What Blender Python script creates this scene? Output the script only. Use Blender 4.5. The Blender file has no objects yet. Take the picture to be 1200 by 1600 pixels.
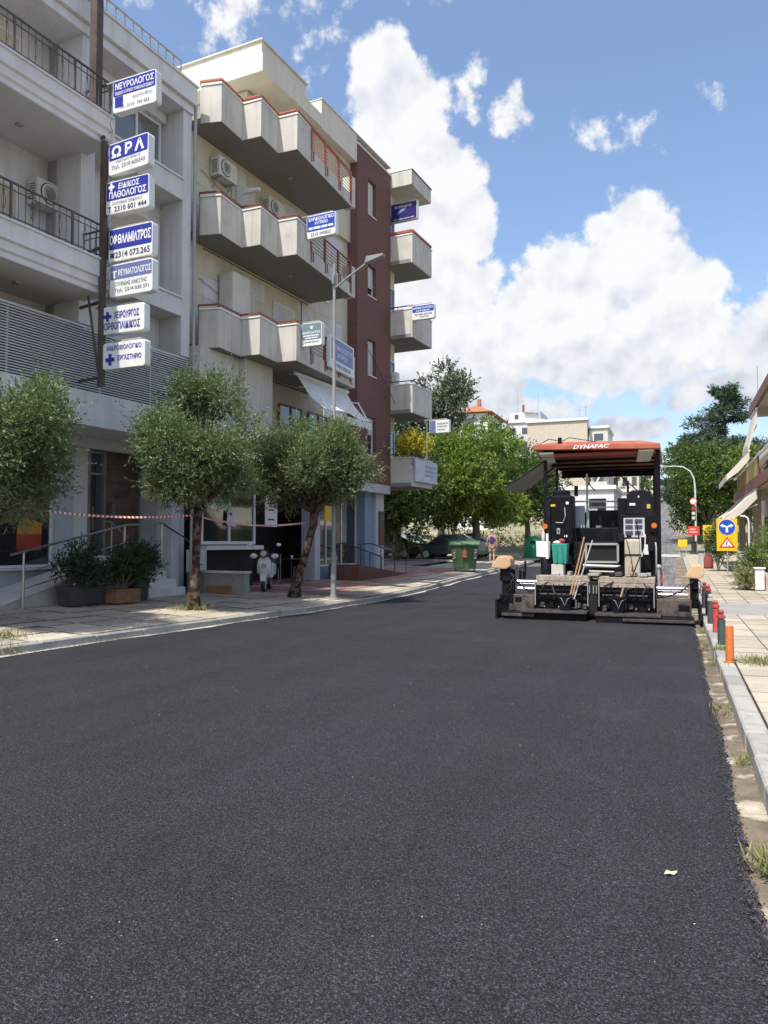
import bpy, bmesh, math, random
import numpy as np
from mathutils import Matrix, Vector

# ------------------------------------------------------------------ scene, camera, sky, sun
sc = bpy.context.scene
COL = sc.collection
R = math.radians
rnd = random.Random(7)
nrg = np.random.default_rng(11)

cam_d = bpy.data.cameras.new('camera')
cam_d.sensor_fit = 'HORIZONTAL'; cam_d.sensor_width = 36.0; cam_d.lens = 36.0
cam_d.clip_start = 0.05; cam_d.clip_end = 4000
cam = bpy.data.objects.new('camera', cam_d); COL.objects.link(cam)
cam.location = (0, 0, 1.6)
cam.rotation_euler = (R(90 + 2.29), 0, R(20.7))
sc.camera = cam

SUN_EL, SUN_AZ = 60.0, 14.5          # light travels up the street, a little to its right
sun_d = bpy.data.lights.new('sun', 'SUN'); sun_d.energy = 3.3; sun_d.angle = R(0.53); sun_d.color = (1.0, 0.955, 0.885)
sun = bpy.data.objects.new('sun', sun_d); COL.objects.link(sun)
_tr = Vector((math.sin(R(SUN_AZ)) * math.cos(R(SUN_EL)), math.cos(R(SUN_AZ)) * math.cos(R(SUN_EL)), -math.sin(R(SUN_EL))))
sun.rotation_euler = _tr.to_track_quat('-Z', 'Y').to_euler()
sun.location = (-20, -60, 80)

sc.view_settings.view_transform = 'Standard'; sc.view_settings.look = 'None'
sc.view_settings.gamma = 1.0; sc.view_settings.exposure = 0.82; sc.view_settings.use_curve_mapping = False
sc.render.engine = 'CYCLES'
sc.cycles.use_denoising = True
sc.cycles.max_bounces = 6; sc.cycles.diffuse_bounces = 3; sc.cycles.glossy_bounces = 3
sc.cycles.transmission_bounces = 4; sc.cycles.transparent_max_bounces = 6
sc.cycles.sample_clamp_indirect = 6

def build_world():
    w = bpy.data.worlds.new('World'); sc.world = w; w.use_nodes = True
    nt = w.node_tree; N = nt.nodes; L = nt.links; N.clear()
    def node(t, **k):
        n = N.new(t)
        for a, b in k.items(): setattr(n, a, b)
        return n
    def val(x):
        return x
    def m(op, a, b=None, c=None, clamp=False):
        n = node('ShaderNodeMath', operation=op); n.use_clamp = clamp
        for i, x in enumerate((a, b, c)):
            if x is None: continue
            if isinstance(x, (int, float)): n.inputs[i].default_value = x
            else: L.new(x, n.inputs[i])
        return n.outputs[0]
    out = node('ShaderNodeOutputWorld'); bg = node('ShaderNodeBackground'); L.new(bg.outputs[0], out.inputs[0])
    sky = node('ShaderNodeTexSky', sky_type='NISHITA'); sky.sun_disc = False
    sky.sun_elevation = R(SUN_EL); sky.sun_rotation = R(180 + SUN_AZ); sky.altitude = 50
    sky.air_density = 1.0; sky.dust_density = 2.2; sky.ozone_density = 2.6
    tc = node('ShaderNodeTexCoord'); sep = node('ShaderNodeSeparateXYZ'); L.new(tc.outputs['Generated'], sep.inputs[0])
    X, Y, Z = sep.outputs
    az = m('MULTIPLY', m('ARCTAN2', X, Y), 180 / math.pi)
    el = m('MULTIPLY', m('ARCSINE', Z), 180 / math.pi)
    uv = node('ShaderNodeCombineXYZ'); L.new(az, uv.inputs[0]); L.new(el, uv.inputs[1])
    # lumpy noise that breaks up the cloud outlines
    def fbm(scale, det, rough, off=(0, 0, 0), dist=0.0):
        mp = node('ShaderNodeVectorMath', operation='ADD'); L.new(uv.outputs[0], mp.inputs[0]); mp.inputs[1].default_value = off
        n = node('ShaderNodeTexNoise'); n.inputs['Scale'].default_value = scale; n.inputs['Detail'].default_value = det
        n.inputs['Roughness'].default_value = rough; n.inputs['Distortion'].default_value = dist
        L.new(mp.outputs[0], n.inputs['Vector']); return n.outputs['Fac']
    n1 = fbm(0.20, 7, 0.56)
    ns = fbm(0.24, 3, 0.5, (3, 1, 0)); n1b = fbm(0.24, 3, 0.5, (2.5, 2.1, 0))
    nb = fbm(0.60, 5, 0.60, (31, 3, 0))
    # cumulus seen over the street: (azimuth, elevation, half width, half height, strength)
    blobs = [(-20.9,31.6,2.9,3.6,1),(-19.3,28.2,4.6,4.8,1),(-16.8,24.8,3.8,4.8,1),(-18.8,20.7,6.2,7.6,1),(-16.1,17.2,4.8,5.7,1),
             (-19.7,13.6,7.1,4.3,1),(-14.0,22.3,2.1,3.2,1),(-20.7,24.9,5.6,5.7,1),(-2.7,20.2,4.2,3.9,1),(-6.5,17.6,5.2,4.5,1),
             (1.1,17.0,3.4,3.2,.9),(-10.2,15.8,3.8,3.5,1),(-3.0,13.8,10.5,3.8,1),(5.8,13.0,4.2,3.4,.8),(-13.0,13.2,5.0,3.1,1),
             (4.1,10.6,7.7,1.8,.68),(-3.9,8.0,4.6,1.2,.7),(-11.0,28.9,2.4,2.6,.27),(-1.7,27.8,4.0,2.2,.27),(-4.6,27.4,1.8,1.8,.24),(-14.2,30.6,1.5,2.8,.22),
             (-29.5,37.0,12.0,4.4,.22),(-14,9.8,10,1.8,.65),(10,16,4,3,.7),(-40,16,9,7,1)]
    D = None
    for (a, e, ra, re, st) in blobs:
        s = node('ShaderNodeVectorMath', operation='SUBTRACT'); L.new(uv.outputs[0], s.inputs[0]); s.inputs[1].default_value = (a, e, 0)
        k = node('ShaderNodeVectorMath', operation='MULTIPLY'); L.new(s.outputs[0], k.inputs[0]); k.inputs[1].default_value = (1 / ra, 1 / re, 0)
        ln = node('ShaderNodeVectorMath', operation='LENGTH'); L.new(k.outputs[0], ln.inputs[0])
        d = m('MULTIPLY', m('SUBTRACT', 1.12, ln.outputs['Value']), st)
        D = d if D is None else m('MAXIMUM', D, d)
    # the same kind of cumulus goes on all round, outside the view
    rep = node('ShaderNodeCombineXYZ'); L.new(m('PINGPONG', m('ADD', az, 8.0), 17.0), rep.inputs[0]); L.new(el, rep.inputs[1])
    s = node('ShaderNodeVectorMath', operation='SUBTRACT'); L.new(rep.outputs[0], s.inputs[0]); s.inputs[1].default_value = (14, 16, 0)
    k = node('ShaderNodeVectorMath', operation='MULTIPLY'); L.new(s.outputs[0], k.inputs[0]); k.inputs[1].default_value = (1/10, 1/6.5, 0)
    ln = node('ShaderNodeVectorMath', operation='LENGTH'); L.new(k.outputs[0], ln.inputs[0])
    far = m('GREATER_THAN', m('ABSOLUTE', m('ADD', az, 15)), 30)
    D = m('MAXIMUM', D, m('SUBTRACT', m('MULTIPLY', far, m('SUBTRACT', 2.12, ln.outputs['Value'])), 1.0))
    D = m('MINIMUM', D, 0.8)
    body = m('ADD', D, m('MULTIPLY', m('SUBTRACT', n1, 0.5), 1.15))
    body = m('ADD', body, m('MULTIPLY', m('SUBTRACT', nb, 0.5), 0.75))
    mr = node('ShaderNodeMapRange', interpolation_type='SMOOTHSTEP'); L.new(body, mr.inputs[0])
    mr.inputs[1].default_value = 0.10; mr.inputs[2].default_value = 0.34
    alpha = mr.outputs[0]
    # thin veil low over the horizon and high on the left
    # shading: billows turned to the sun are white, bases and hollows grey-blue
    lit = m('ADD', m('MULTIPLY', m('SUBTRACT', ns, n1b), 3.8), 0.64)
    lit = m('ADD', lit, m('MULTIPLY', m('SUBTRACT', nb, 0.5), 0.9))
    base = node('ShaderNodeMapRange', interpolation_type='SMOOTHSTEP'); L.new(m('ADD', el, m('MULTIPLY', nb, 5.0)), base.inputs[0])
    base.inputs[1].default_value = 9.0; base.inputs[2].default_value = 20.0
    lit2 = m('ADD', m('MULTIPLY', lit, 0.55), m('MULTIPLY', base.outputs[0], 0.55), clamp=True)
    ramp = node('ShaderNodeValToRGB'); L.new(lit2, ramp.inputs[0])
    ramp.color_ramp.elements[0].position = 0.12; ramp.color_ramp.elements[0].color = (0.32, 0.345, 0.405, 1)
    ramp.color_ramp.elements[1].position = 0.95; ramp.color_ramp.elements[1].color = (0.55, 0.553, 0.558, 1)
    e = ramp.color_ramp.elements.new(0.55); e.color = (0.455, 0.473, 0.515, 1)
    sk = node('ShaderNodeVectorMath', operation='SCALE'); L.new(sky.outputs[0], sk.inputs[0]); sk.inputs['Scale'].default_value = SKY_STRENGTH
    mix = node('ShaderNodeMix', data_type='RGBA'); L.new(alpha, mix.inputs['Factor'])
    L.new(sk.outputs[0], mix.inputs['A']); L.new(ramp.outputs[0], mix.inputs['B'])
    L.new(mix.outputs['Result'], bg.inputs['Color']); bg.inputs['Strength'].default_value = 1.0
    w.cycles.sampling_method = 'MANUAL'; w.cycles.sample_map_resolution = 512
SKY_STRENGTH = 0.136
build_world()

# ------------------------------------------------------------------ helpers
class MB:
    """collects boxes, bars, tubes ... that become ONE mesh object"""
    def __init__(s): s.v = []; s.f = []
    def add(s, vs, fs):
        o = len(s.v); s.v += [tuple(map(float, q)) for q in vs]; s.f += [tuple(i + o for i in f) for f in fs]; return s
    def box(s, x0, x1, y0, y1, z0, z1):
        return s.add([(x0,y0,z0),(x1,y0,z0),(x1,y1,z0),(x0,y1,z0),(x0,y0,z1),(x1,y0,z1),(x1,y1,z1),(x0,y1,z1)],
                     [(3,2,1,0),(4,5,6,7),(0,1,5,4),(1,2,6,5),(2,3,7,6),(3,0,4,7)])
    def slabbox(s, x0, x1, y0, y1, z0, z1, b):
        """box with a chamfered top edge"""
        return s.add([(x0,y0,z0),(x1,y0,z0),(x1,y1,z0),(x0,y1,z0),(x0,y0,z1-b),(x1,y0,z1-b),(x1,y1,z1-b),(x0,y1,z1-b),
                      (x0+b,y0+b,z1),(x1-b,y0+b,z1),(x1-b,y1-b,z1),(x0+b,y1-b,z1)],
                     [(3,2,1,0),(0,1,5,4),(1,2,6,5),(2,3,7,6),(3,0,4,7),(4,5,9,8),(5,6,10,9),(6,7,11,10),(7,4,8,11),(8,9,10,11)])
    def bar(s, p0, p1, w, h=None):
        h = w if h is None else h
        p0, p1 = Vector(p0), Vector(p1); d = (p1 - p0).normalized()
        a = d.cross(Vector((0,0,1)))
        if a.length < 1e-4: a = Vector((1,0,0))
        a.normalize(); b = a.cross(d).normalized()
        a *= w / 2; b *= h / 2
        vs = [p + q for p in (p0, p1) for q in (-a-b, a-b, a+b, -a+b)]
        return s.add(vs, [(0,1,2,3),(7,6,5,4),(0,4,5,1),(1,5,6,2),(2,6,7,3),(3,7,4,0)])
    def cyl(s, p0, p1, r0, r1=None, n=8):
        return s.tube([p0, p1], [r0, r0 if r1 is None else r1], n)
    def tube(s, pts, rad, n=8):
        pts = [Vector(p) for p in pts]
        if not isinstance(rad, (list, tuple)): rad = [rad] * len(pts)
        vs = []; fs = []; ref = None
        for i, p in enumerate(pts):
            d = (pts[min(i+1, len(pts)-1)] - pts[max(i-1, 0)]).normalized()
            if ref is None:
                ref = d.cross(Vector((0,0,1)))
                if ref.length < 0.05: ref = Vector((1,0,0))
            a = (ref - d * ref.dot(d)).normalized(); b = d.cross(a); ref = a
            for k in range(n):
                t = 2 * math.pi * k / n
                vs.append(p + (a * math.cos(t) + b * math.sin(t)) * rad[i])
        for i in range(len(pts) - 1):
            for k in range(n):
                fs.append((i*n+k, i*n+(k+1)%n, (i+1)*n+(k+1)%n, (i+1)*n+k))
        fs.append(tuple(range(n-1, -1, -1))); fs.append(tuple(range((len(pts)-1)*n, len(pts)*n)))
        return s.add(vs, fs)
    def prism(s, poly, z0, z1):
        n = len(poly)
        vs = [(x,y,z0) for x,y in poly] + [(x,y,z1) for x,y in poly]
        return s.add(vs, [tuple(range(n-1,-1,-1)), tuple(range(n,2*n))] + [(i,(i+1)%n,n+(i+1)%n,n+i) for i in range(n)])
    def prism_ax(s, poly, a0, a1, ax):
        """polygon in the plane across axis ax ('x': (y,z), 'y': (x,z)) pushed along it"""
        n = len(poly)
        f = (lambda a,p: (a,p[0],p[1])) if ax == 'x' else (lambda a,p: (p[0],a,p[1]))
        vs = [f(a0,p) for p in poly] + [f(a1,p) for p in poly]
        return s.add(vs, [tuple(range(n-1,-1,-1)), tuple(range(n,2*n))] + [(i,(i+1)%n,n+(i+1)%n,n+i) for i in range(n)])
    def lathe(s, prof, c=(0,0,0), n=12, ax='z'):
        vs = []; fs = []; m = len(prof)
        for r, z in prof:
            for k in range(n):
                t = 2*math.pi*k/n; q = (r*math.cos(t), r*math.sin(t), z)
                if ax == 'x': q = (q[2], q[0], q[1])
                if ax == 'y': q = (q[0], q[2], q[1])
                vs.append((c[0]+q[0], c[1]+q[1], c[2]+q[2]))
        for i in range(m-1):
            for k in range(n): fs.append((i*n+k, i*n+(k+1)%n, (i+1)*n+(k+1)%n, (i+1)*n+k))
        fs.append(tuple(range(n-1,-1,-1))); fs.append(tuple(range((m-1)*n, m*n)))
        return s.add(vs, fs)
    def ball(s, c, r, n=10, m=6):
        r = r if isinstance(r, (tuple, list)) else (r, r, r)
        vs = [(c[0],c[1],c[2]-r[2])]; fs = []
        for i in range(1, m):
            ph = -math.pi/2 + math.pi*i/m
            for k in range(n):
                t = 2*math.pi*k/n
                vs.append((c[0]+r[0]*math.cos(ph)*math.cos(t), c[1]+r[1]*math.cos(ph)*math.sin(t), c[2]+r[2]*math.sin(ph)))
        vs.append((c[0],c[1],c[2]+r[2])); top = len(vs)-1
        for k in range(n):
            fs.append((0, 1+(k+1)%n, 1+k)); fs.append((top, 1+(m-2)*n+k, 1+(m-2)*n+(k+1)%n))
        for i in range(m-2):
            for k in range(n): fs.append((1+i*n+k, 1+i*n+(k+1)%n, 1+(i+1)*n+(k+1)%n, 1+(i+1)*n+k))
        return s.add(vs, fs)
    def tile_mesh(s, name, mat, side):
        me = s.mesh(name, mat); me.materials.append(side)
        for p in me.polygons: p.material_index = 0 if p.normal.z > .98 else 1
        return me
    def quad(s, a, b, c, d): return s.add([a,b,c,d], [(0,1,2,3)])
    def mesh(s, name, mat, smooth=False, bevel=0.0):
        me = bpy.data.meshes.new(name); me.from_pydata(s.v, [], s.f)
        bm = bmesh.new(); bm.from_mesh(me)
        bmesh.ops.recalc_face_normals(bm, faces=bm.faces)
        if bevel > 0:
            ed = [e for e in bm.edges if len(e.link_faces) == 2 and e.calc_face_angle(0) > 0.6]
            bmesh.ops.bevel(bm, geom=ed, offset=bevel, segments=2, profile=0.6, affect='EDGES', clamp_overlap=True)
        bm.to_mesh(me); bm.free()
        if smooth:
            me.polygons.foreach_set('use_smooth', [True] * len(me.polygons))
            if smooth != 'all': me.set_sharp_from_angle(angle=R(40))
        if mat: me.materials.append(mat)
        return me
    def build(s, name, mat, parent=None, smooth=False, bevel=0.0, loc=None, rz=0.0):
        return link(name, s.mesh(name, mat, smooth, bevel), parent, loc, rz)

def link(name, me, parent=None, loc=None, rz=0.0):
    o = bpy.data.objects.new(name, me); COL.objects.link(o)
    if parent: o.parent = parent
    if loc is not None: o.location = loc
    if rz: o.rotation_euler = (0, 0, rz)
    return o
def tag(o, label=None, cat=None, group=None, kind=None):
    if label: o['label'] = label
    if cat: o['category'] = cat
    if group: o['group'] = group
    if kind: o['kind'] = kind
    return o
def thing(name, label, cat, loc=(0,0,0), rz=0.0, group=None):
    o = bpy.data.objects.new(name, None); COL.objects.link(o); o.empty_display_size = 0.2
    o.location = loc; o.rotation_euler = (0, 0, rz)
    return tag(o, label, cat, group)
def copy_tree(o, parent=None):
    c = o.copy(); COL.objects.link(c); c.parent = parent
    for ch in o.children: copy_tree(ch, c)
    return c
def struct(name, mb, mat, **k): return tag(mb.build(name, mat, **k), kind='structure')

# the left-hand buildings stand 5.2 degrees askew to the street: t = out towards the street, s = along the front
BA = R(5.2); BO = (-11.5, 20.0)
def B(t, s, z=0.0):
    return (BO[0] + t*math.cos(BA) + s*math.sin(BA), BO[1] - t*math.sin(BA) + s*math.cos(BA), z)
def bthing(name, label, cat, t=0.0, s=0.0, z=0.0, group=None, rz=0.0): return thing(name, label, cat, B(t, s, z), -BA + rz, group)

def sstep(a, b, x):
    u = min(1, max(0, (x-a)/(b-a))); return u*u*(3-2*u)
def tz(y):
    """the street climbs gently past the paver, then up the hill"""
    if y < 20: return 0.0
    if y < 75: return 0.0163*(y-20)*min(1, (y-20)/8)
    z = 0.8965
    if y < 320: return z + 0.0163*(y-75) + 0.078*(y-75)*min(1, (y-75)/40)
    return z + 0.0943*245
def kerb_x(y):
    if y < 17: return -8.94 + 0.131*(y-8.3)
    if y < 20: return -7.80 + 0.15*sstep(17, 20, y)
    return -7.65
def walk_z(x, y):
    return tz(y) + 0.12 + min(0.19, 0.042*max(0, kerb_x(y)-x))

# ------------------------------------------------------------------ materials
MATS = {}
def mk(name, col, rough=0.75, var=0.12, vs=2.5, col2=None, c2s=1.2, c2t=(0.5,0.62), bump=0.0, bs=60.0, metal=0.0, spec=0.4,
       streak=0.0, island=0.0, objvar=0.0, emit=None, alpha=None, trans=0.0, coat=0.0, fine=0.0):
    m = bpy.data.materials.new(name); m.use_nodes = True; nt = m.node_tree; N = nt.nodes; L = nt.links
    p = N['Principled BSDF']; p.inputs['Roughness'].default_value = rough; p.inputs['Metallic'].default_value = metal
    p.inputs['Specular IOR Level'].default_value = spec
    if coat: p.inputs['Coat Weight'].default_value = coat
    if trans: p.inputs['Transmission Weight'].default_value = trans
    g = N.new('ShaderNodeNewGeometry'); pos = g.outputs['Position']
    def noise(scale, det=4, rough_=0.55, vec=pos):
        n = N.new('ShaderNodeTexNoise'); n.inputs['Scale'].default_value = scale; n.inputs['Detail'].default_value = det
        n.inputs['Roughness'].default_value = rough_; L.new(vec, n.inputs['Vector']); return n.outputs['Fac']
    def rngmap(x, a, b, c, d):
        r = N.new('ShaderNodeMapRange'); L.new(x, r.inputs[0])
        for i, q in enumerate((a,b,c,d)): r.inputs[i+1].default_value = q
        return r.outputs[0]
    def mixc(f, a, b, mode='MIX'):
        x = N.new('ShaderNodeMix'); x.data_type = 'RGBA'; x.blend_type = mode
        if isinstance(f, (int, float)): x.inputs['Factor'].default_value = f
        else: L.new(f, x.inputs['Factor'])
        for k, q in (('A', a), ('B', b)):
            if isinstance(q, tuple): x.inputs[k].default_value = (*q[:3], 1)
            else: L.new(q, x.inputs[k])
        return x.outputs['Result']
    c = tuple(col)
    if col2 is not None:
        c = mixc(rngmap(noise(c2s, 6, 0.6), c2t[0], c2t[1], 0, 1), c, tuple(col2))
    def grey(x):
        q = N.new('ShaderNodeCombineColor')
        for i in range(3): L.new(x, q.inputs[i])
        return q.outputs[0]
    if var: c = mixc(1.0, c, grey(rngmap(noise(vs, 5), 0.3, 0.7, 1-var, 1+var)), 'MULTIPLY')
    if fine: c = mixc(1.0, c, grey(rngmap(noise(vs*30, 2), 0.3, 0.7, 1-fine, 1+fine)), 'MULTIPLY')
    if streak:
        mp = N.new('ShaderNodeMapping'); L.new(pos, mp.inputs[0]); mp.inputs['Scale'].default_value = (5.0, 5.0, 0.35)
        c = mixc(1.0, c, grey(rngmap(noise(1.0, 5, 0.6, mp.outputs[0]), 0.48, 0.75, 1.0, 1-streak)), 'MULTIPLY')
    if island: c = mixc(1.0, c, grey(rngmap(g.outputs['Random Per Island'], 0, 1, 1-island, 1+island)), 'MULTIPLY')
    if objvar:
        oi = N.new('ShaderNodeObjectInfo'); c = mixc(1.0, c, grey(rngmap(oi.outputs['Random'], 0, 1, 1-objvar, 1+objvar*.6)), 'MULTIPLY')
    if isinstance(c, tuple): p.inputs['Base Color'].default_value = (*c[:3], 1)
    else: L.new(c, p.inputs['Base Color'])
    if bump:
        b = N.new('ShaderNodeBump'); b.inputs['Strength'].default_value = bump; b.inputs['Distance'].default_value = 0.01
        L.new(noise(bs, 3), b.inputs['Height']); L.new(b.outputs[0], p.inputs['Normal'])
    if emit: p.inputs['Emission Color'].default_value = (*emit[:3], 1); p.inputs['Emission Strength'].default_value = emit[3]
    MATS[name] = m; return m
def leafmat(name, a, b, trans=0.3, rough=0.5, back=None):
    m = bpy.data.materials.new(name); m.use_nodes = True; nt = m.node_tree; N = nt.nodes; L = nt.links
    p = N['Principled BSDF']; out = N['Material Output']
    g = N.new('ShaderNodeNewGeometry'); r = N.new('ShaderNodeValToRGB'); L.new(g.outputs['Random Per Island'], r.inputs[0])
    e = r.color_ramp.elements; e[0].color = (*a, 1); e[1].color = (*b, 1)
    c = r.outputs[0]
    if back:
        x = N.new('ShaderNodeMix'); x.data_type = 'RGBA'; L.new(g.outputs['Backfacing'], x.inputs['Factor'])
        L.new(c, x.inputs['A']); x.inputs['B'].default_value = (*back, 1); c = x.outputs['Result']
    L.new(c, p.inputs['Base Color']); p.inputs['Roughness'].default_value = rough; p.inputs['Specular IOR Level'].default_value = 0.35
    t = N.new('ShaderNodeBsdfTranslucent'); L.new(c, t.inputs[0])
    mx = N.new('ShaderNodeMixShader'); mx.inputs[0].default_value = trans
    L.new(p.outputs[0], mx.inputs[1]); L.new(t.outputs[0], mx.inputs[2]); L.new(mx.outputs[0], out.inputs[0])
    MATS[name] = m; return m
def glassmat(name, tint, rough=0.03, mixd=0.5):
    """window glass: dark pane with clear reflections"""
    m = mk(name, tint, rough=rough, var=0.0, spec=1.0, coat=0.6); return m
def wave_bump(m, scale, strength, axis='Z', dist=0.02):
    nt = m.node_tree; N = nt.nodes; L = nt.links; p = N['Principled BSDF']
    g = N.new('ShaderNodeNewGeometry'); w = N.new('ShaderNodeTexWave'); w.wave_type = 'BANDS'; w.bands_direction = axis; w.wave_profile = 'SAW'
    w.inputs['Scale'].default_value = scale; L.new(g.outputs['Position'], w.inputs['Vector'])
    b = N.new('ShaderNodeBump'); b.inputs['Strength'].default_value = strength; b.inputs['Distance'].default_value = dist
    L.new(w.outputs['Fac'], b.inputs['Height']); L.new(b.outputs[0], p.inputs['Normal']); return m

def asphalt_mat(name, dark, light, stone_scale=95.0, speck=0.5, bump=0.6, old=False):
    m = bpy.data.materials.new(name); m.use_nodes = True; nt = m.node_tree; N = nt.nodes; L = nt.links
    p = N['Principled BSDF']; p.inputs['Roughness'].default_value = 0.72; p.inputs['Specular IOR Level'].default_value = 0.35
    g = N.new('ShaderNodeNewGeometry'); pos = g.outputs['Position']
    v = N.new('ShaderNodeTexVoronoi'); v.inputs['Scale'].default_value = stone_scale; v.inputs['Randomness'].default_value = 1.0; L.new(pos, v.inputs['Vector'])
    sepc = N.new('ShaderNodeSeparateColor'); L.new(v.outputs['Color'], sepc.inputs[0])
    r = N.new('ShaderNodeValToRGB'); L.new(sepc.outputs[0], r.inputs[0])
    e = r.color_ramp.elements; e[0].position = 0.0; e[0].color = (*[q*0.15 for q in dark], 1); e[1].position = 0.5; e[1].color = (*dark, 1)
    e2 = r.color_ramp.elements.new(0.9); e2.color = (*light, 1)
    e3 = r.color_ramp.elements.new(0.985); e3.color = (*[min(1, q*(1+5*speck)) for q in light], 1)
    def noise(scale, det=4, ro=0.6, vec=pos):
        n = N.new('ShaderNodeTexNoise'); n.inputs['Scale'].default_value = scale; n.inputs['Detail'].default_value = det; n.inputs['Roughness'].default_value = ro
        L.new(vec, n.inputs['Vector']); return n.outputs['Fac']
    def rm(x, a, b, c, d):
        q = N.new('ShaderNodeMapRange'); L.new(x, q.inputs[0])
        for i, k in enumerate((a,b,c,d)): q.inputs[i+1].default_value = k
        return q.outputs[0]
    c = r.outputs[0]
    def mul(c, x, tint=(1,1,1)):
        cc = N.new('ShaderNodeCombineColor')
        for i in range(3): L.new(x, cc.inputs[i])
        k = N.new('ShaderNodeMix'); k.data_type = 'RGBA'; k.blend_type = 'MULTIPLY'; k.inputs['Factor'].default_value = 1
        L.new(c, k.inputs['A']); L.new(cc.outputs[0], k.inputs['B']); return k.outputs['Result']
    c = mul(c, rm(noise(60, 4), 0.32, 0.68, 0.30, 1.70))
    c = mul(c, rm(noise(0.45, 5), 0.3, 0.7, 0.80, 1.22))
    c = mul(c, rm(noise(7.0, 4), 0.3, 0.7, 0.88, 1.12))
    mp = N.new('ShaderNodeMapping'); L.new(pos, mp.inputs[0]); mp.inputs['Scale'].default_value = (2.2, 0.12, 1) if not old else (9, 0.25, 1)
    c = mul(c, rm(noise(1.0, 3, 0.6, mp.outputs[0]), 0.3, 0.7, 0.86 if not old else 0.6, 1.14 if not old else 1.45))
    # a little brown dust in places
    k = N.new('ShaderNodeMix'); k.data_type = 'RGBA'; L.new(rm(noise(0.9, 5), 0.52, 0.75, 0, 0.08), k.inputs['Factor'])
    L.new(c, k.inputs['A']); k.inputs['B'].default_value = (0.10, 0.075, 0.062, 1); c = k.outputs['Result']
    L.new(c, p.inputs['Base Color'])
    b = N.new('ShaderNodeBump'); b.inputs['Strength'].default_value = bump; b.inputs['Distance'].default_value = 0.006
    ad = N.new('ShaderNodeMath'); ad.operation = 'ADD'; L.new(v.outputs['Distance'], ad.inputs[0])
    n2 = N.new('ShaderNodeMath'); n2.operation = 'MULTIPLY'; L.new(noise(55, 4), n2.inputs[0]); n2.inputs[1].default_value = 1.2; L.new(n2.outputs[0], ad.inputs[1])
    b.invert = True; L.new(ad.outputs[0], b.inputs['Height']); L.new(b.outputs[0], p.inputs['Normal'])
    MATS[name] = m; return m
def brick_mat(name, c1, c2, mortar):
    m = bpy.data.materials.new(name); m.use_nodes = True; nt = m.node_tree; N = nt.nodes; L = nt.links
    p = N['Principled BSDF']; p.inputs['Roughness'].default_value = 0.85
    tcn = N.new('ShaderNodeTexCoord'); sp = N.new('ShaderNodeSeparateXYZ'); L.new(tcn.outputs['Object'], sp.inputs[0])
    ad = N.new('ShaderNodeMath'); ad.operation = 'ADD'; L.new(sp.outputs[0], ad.inputs[0]); L.new(sp.outputs[1], ad.inputs[1])
    cb = N.new('ShaderNodeCombineXYZ'); L.new(ad.outputs[0], cb.inputs[0]); L.new(sp.outputs[2], cb.inputs[1])
    t = N.new('ShaderNodeTexBrick'); L.new(cb.outputs[0], t.inputs['Vector'])
    t.inputs['Color1'].default_value = (*c1, 1); t.inputs['Color2'].default_value = (*c2, 1); t.inputs['Mortar'].default_value = (*mortar, 1)
    t.inputs['Scale'].default_value = 1.0; t.inputs['Brick Width'].default_value = 0.23; t.inputs['Row Height'].default_value = 0.075; t.inputs['Mortar Size'].default_value = 0.009
    L.new(t.outputs['Color'], p.inputs['Base Color'])
    b = N.new('ShaderNodeBump'); b.inputs['Strength'].default_value = 0.7; b.inputs['Distance'].default_value = 0.01; b.invert = True
    L.new(t.outputs['Fac'], b.inputs['Height']); L.new(b.outputs[0], p.inputs['Normal'])
    MATS[name] = m; return m

asphalt_new = asphalt_mat('fresh_asphalt', (0.0150,0.0143,0.0188), (0.0455,0.0435,0.0525), 170, 0.12, 1.0)
asphalt_old = asphalt_mat('milled_asphalt', (0.13,0.125,0.12), (0.20,0.19,0.185), 60, 0.3, 0.7, old=True)
crumb_m = mk('asphalt_crumb', (0.035,0.034,0.038), 0.6, var=0.3, vs=40, island=0.5)
stone_m = mk('pale_stone', (0.45,0.43,0.40), 0.8, island=0.3)
concrete = mk('concrete', (0.42,0.40,0.36), 0.9, var=0.22, vs=3, bump=0.3, bs=80, fine=0.1)
kerb_m = mk('kerb_stone', (0.33,0.32,0.285), 0.9, objvar=.22, var=0.25, vs=5, col2=(0.21,0.195,0.165), c2s=5, c2t=(0.5,0.7), bump=0.35, bs=50, fine=0.12)
slab_cream = mk('paving_cream', (0.42,0.365,0.285), 0.9, objvar=.18, var=0.14, vs=1.3, col2=(0.31,0.265,0.205), c2s=2.2, c2t=(0.5,0.7), bump=0.15, bs=70, fine=0.08)
slab_grey = mk('paving_grey', (0.36,0.325,0.265), 0.9, objvar=.2, var=0.16, vs=1.3, col2=(0.30,0.27,0.22), c2s=2.0, c2t=(0.5,0.7), bump=0.15, bs=70, fine=0.08)
slab_red = mk('paving_red', (0.36,0.185,0.15), 0.9, objvar=.26, var=0.18, vs=1.8, col2=(0.46,0.30,0.24), c2s=2.5, c2t=(0.45,0.7), bump=0.15, bs=70, fine=0.08)
joint_m = mk('joint_dirt', (0.10,0.088,0.068), 1.0, var=0.3, vs=6)
dirt_m = mk('gutter_dirt', (0.155,0.122,0.088), 1.0, var=0.35, vs=6, col2=(0.36,0.32,0.25), c2s=2.2, c2t=(0.55,0.60), bump=0.6, bs=45, fine=0.2)
earth_m = mk('dry_earth', (0.22,0.20,0.13), 1.0, var=0.3, vs=0.3, bump=0.3)
white_wall = mk('grey_white_render', (0.62,0.612,0.605), 0.85, var=0.08, vs=1.2, bump=0.08, bs=120, streak=0.16)
white_fascia = mk('pale_fascia', (0.66,0.65,0.645), 0.8, var=0.07, vs=1.5, streak=0.16)
soffit_m = mk('soffit_paint', (0.66,0.64,0.60), 0.9, var=0.05, vs=1)
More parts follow.
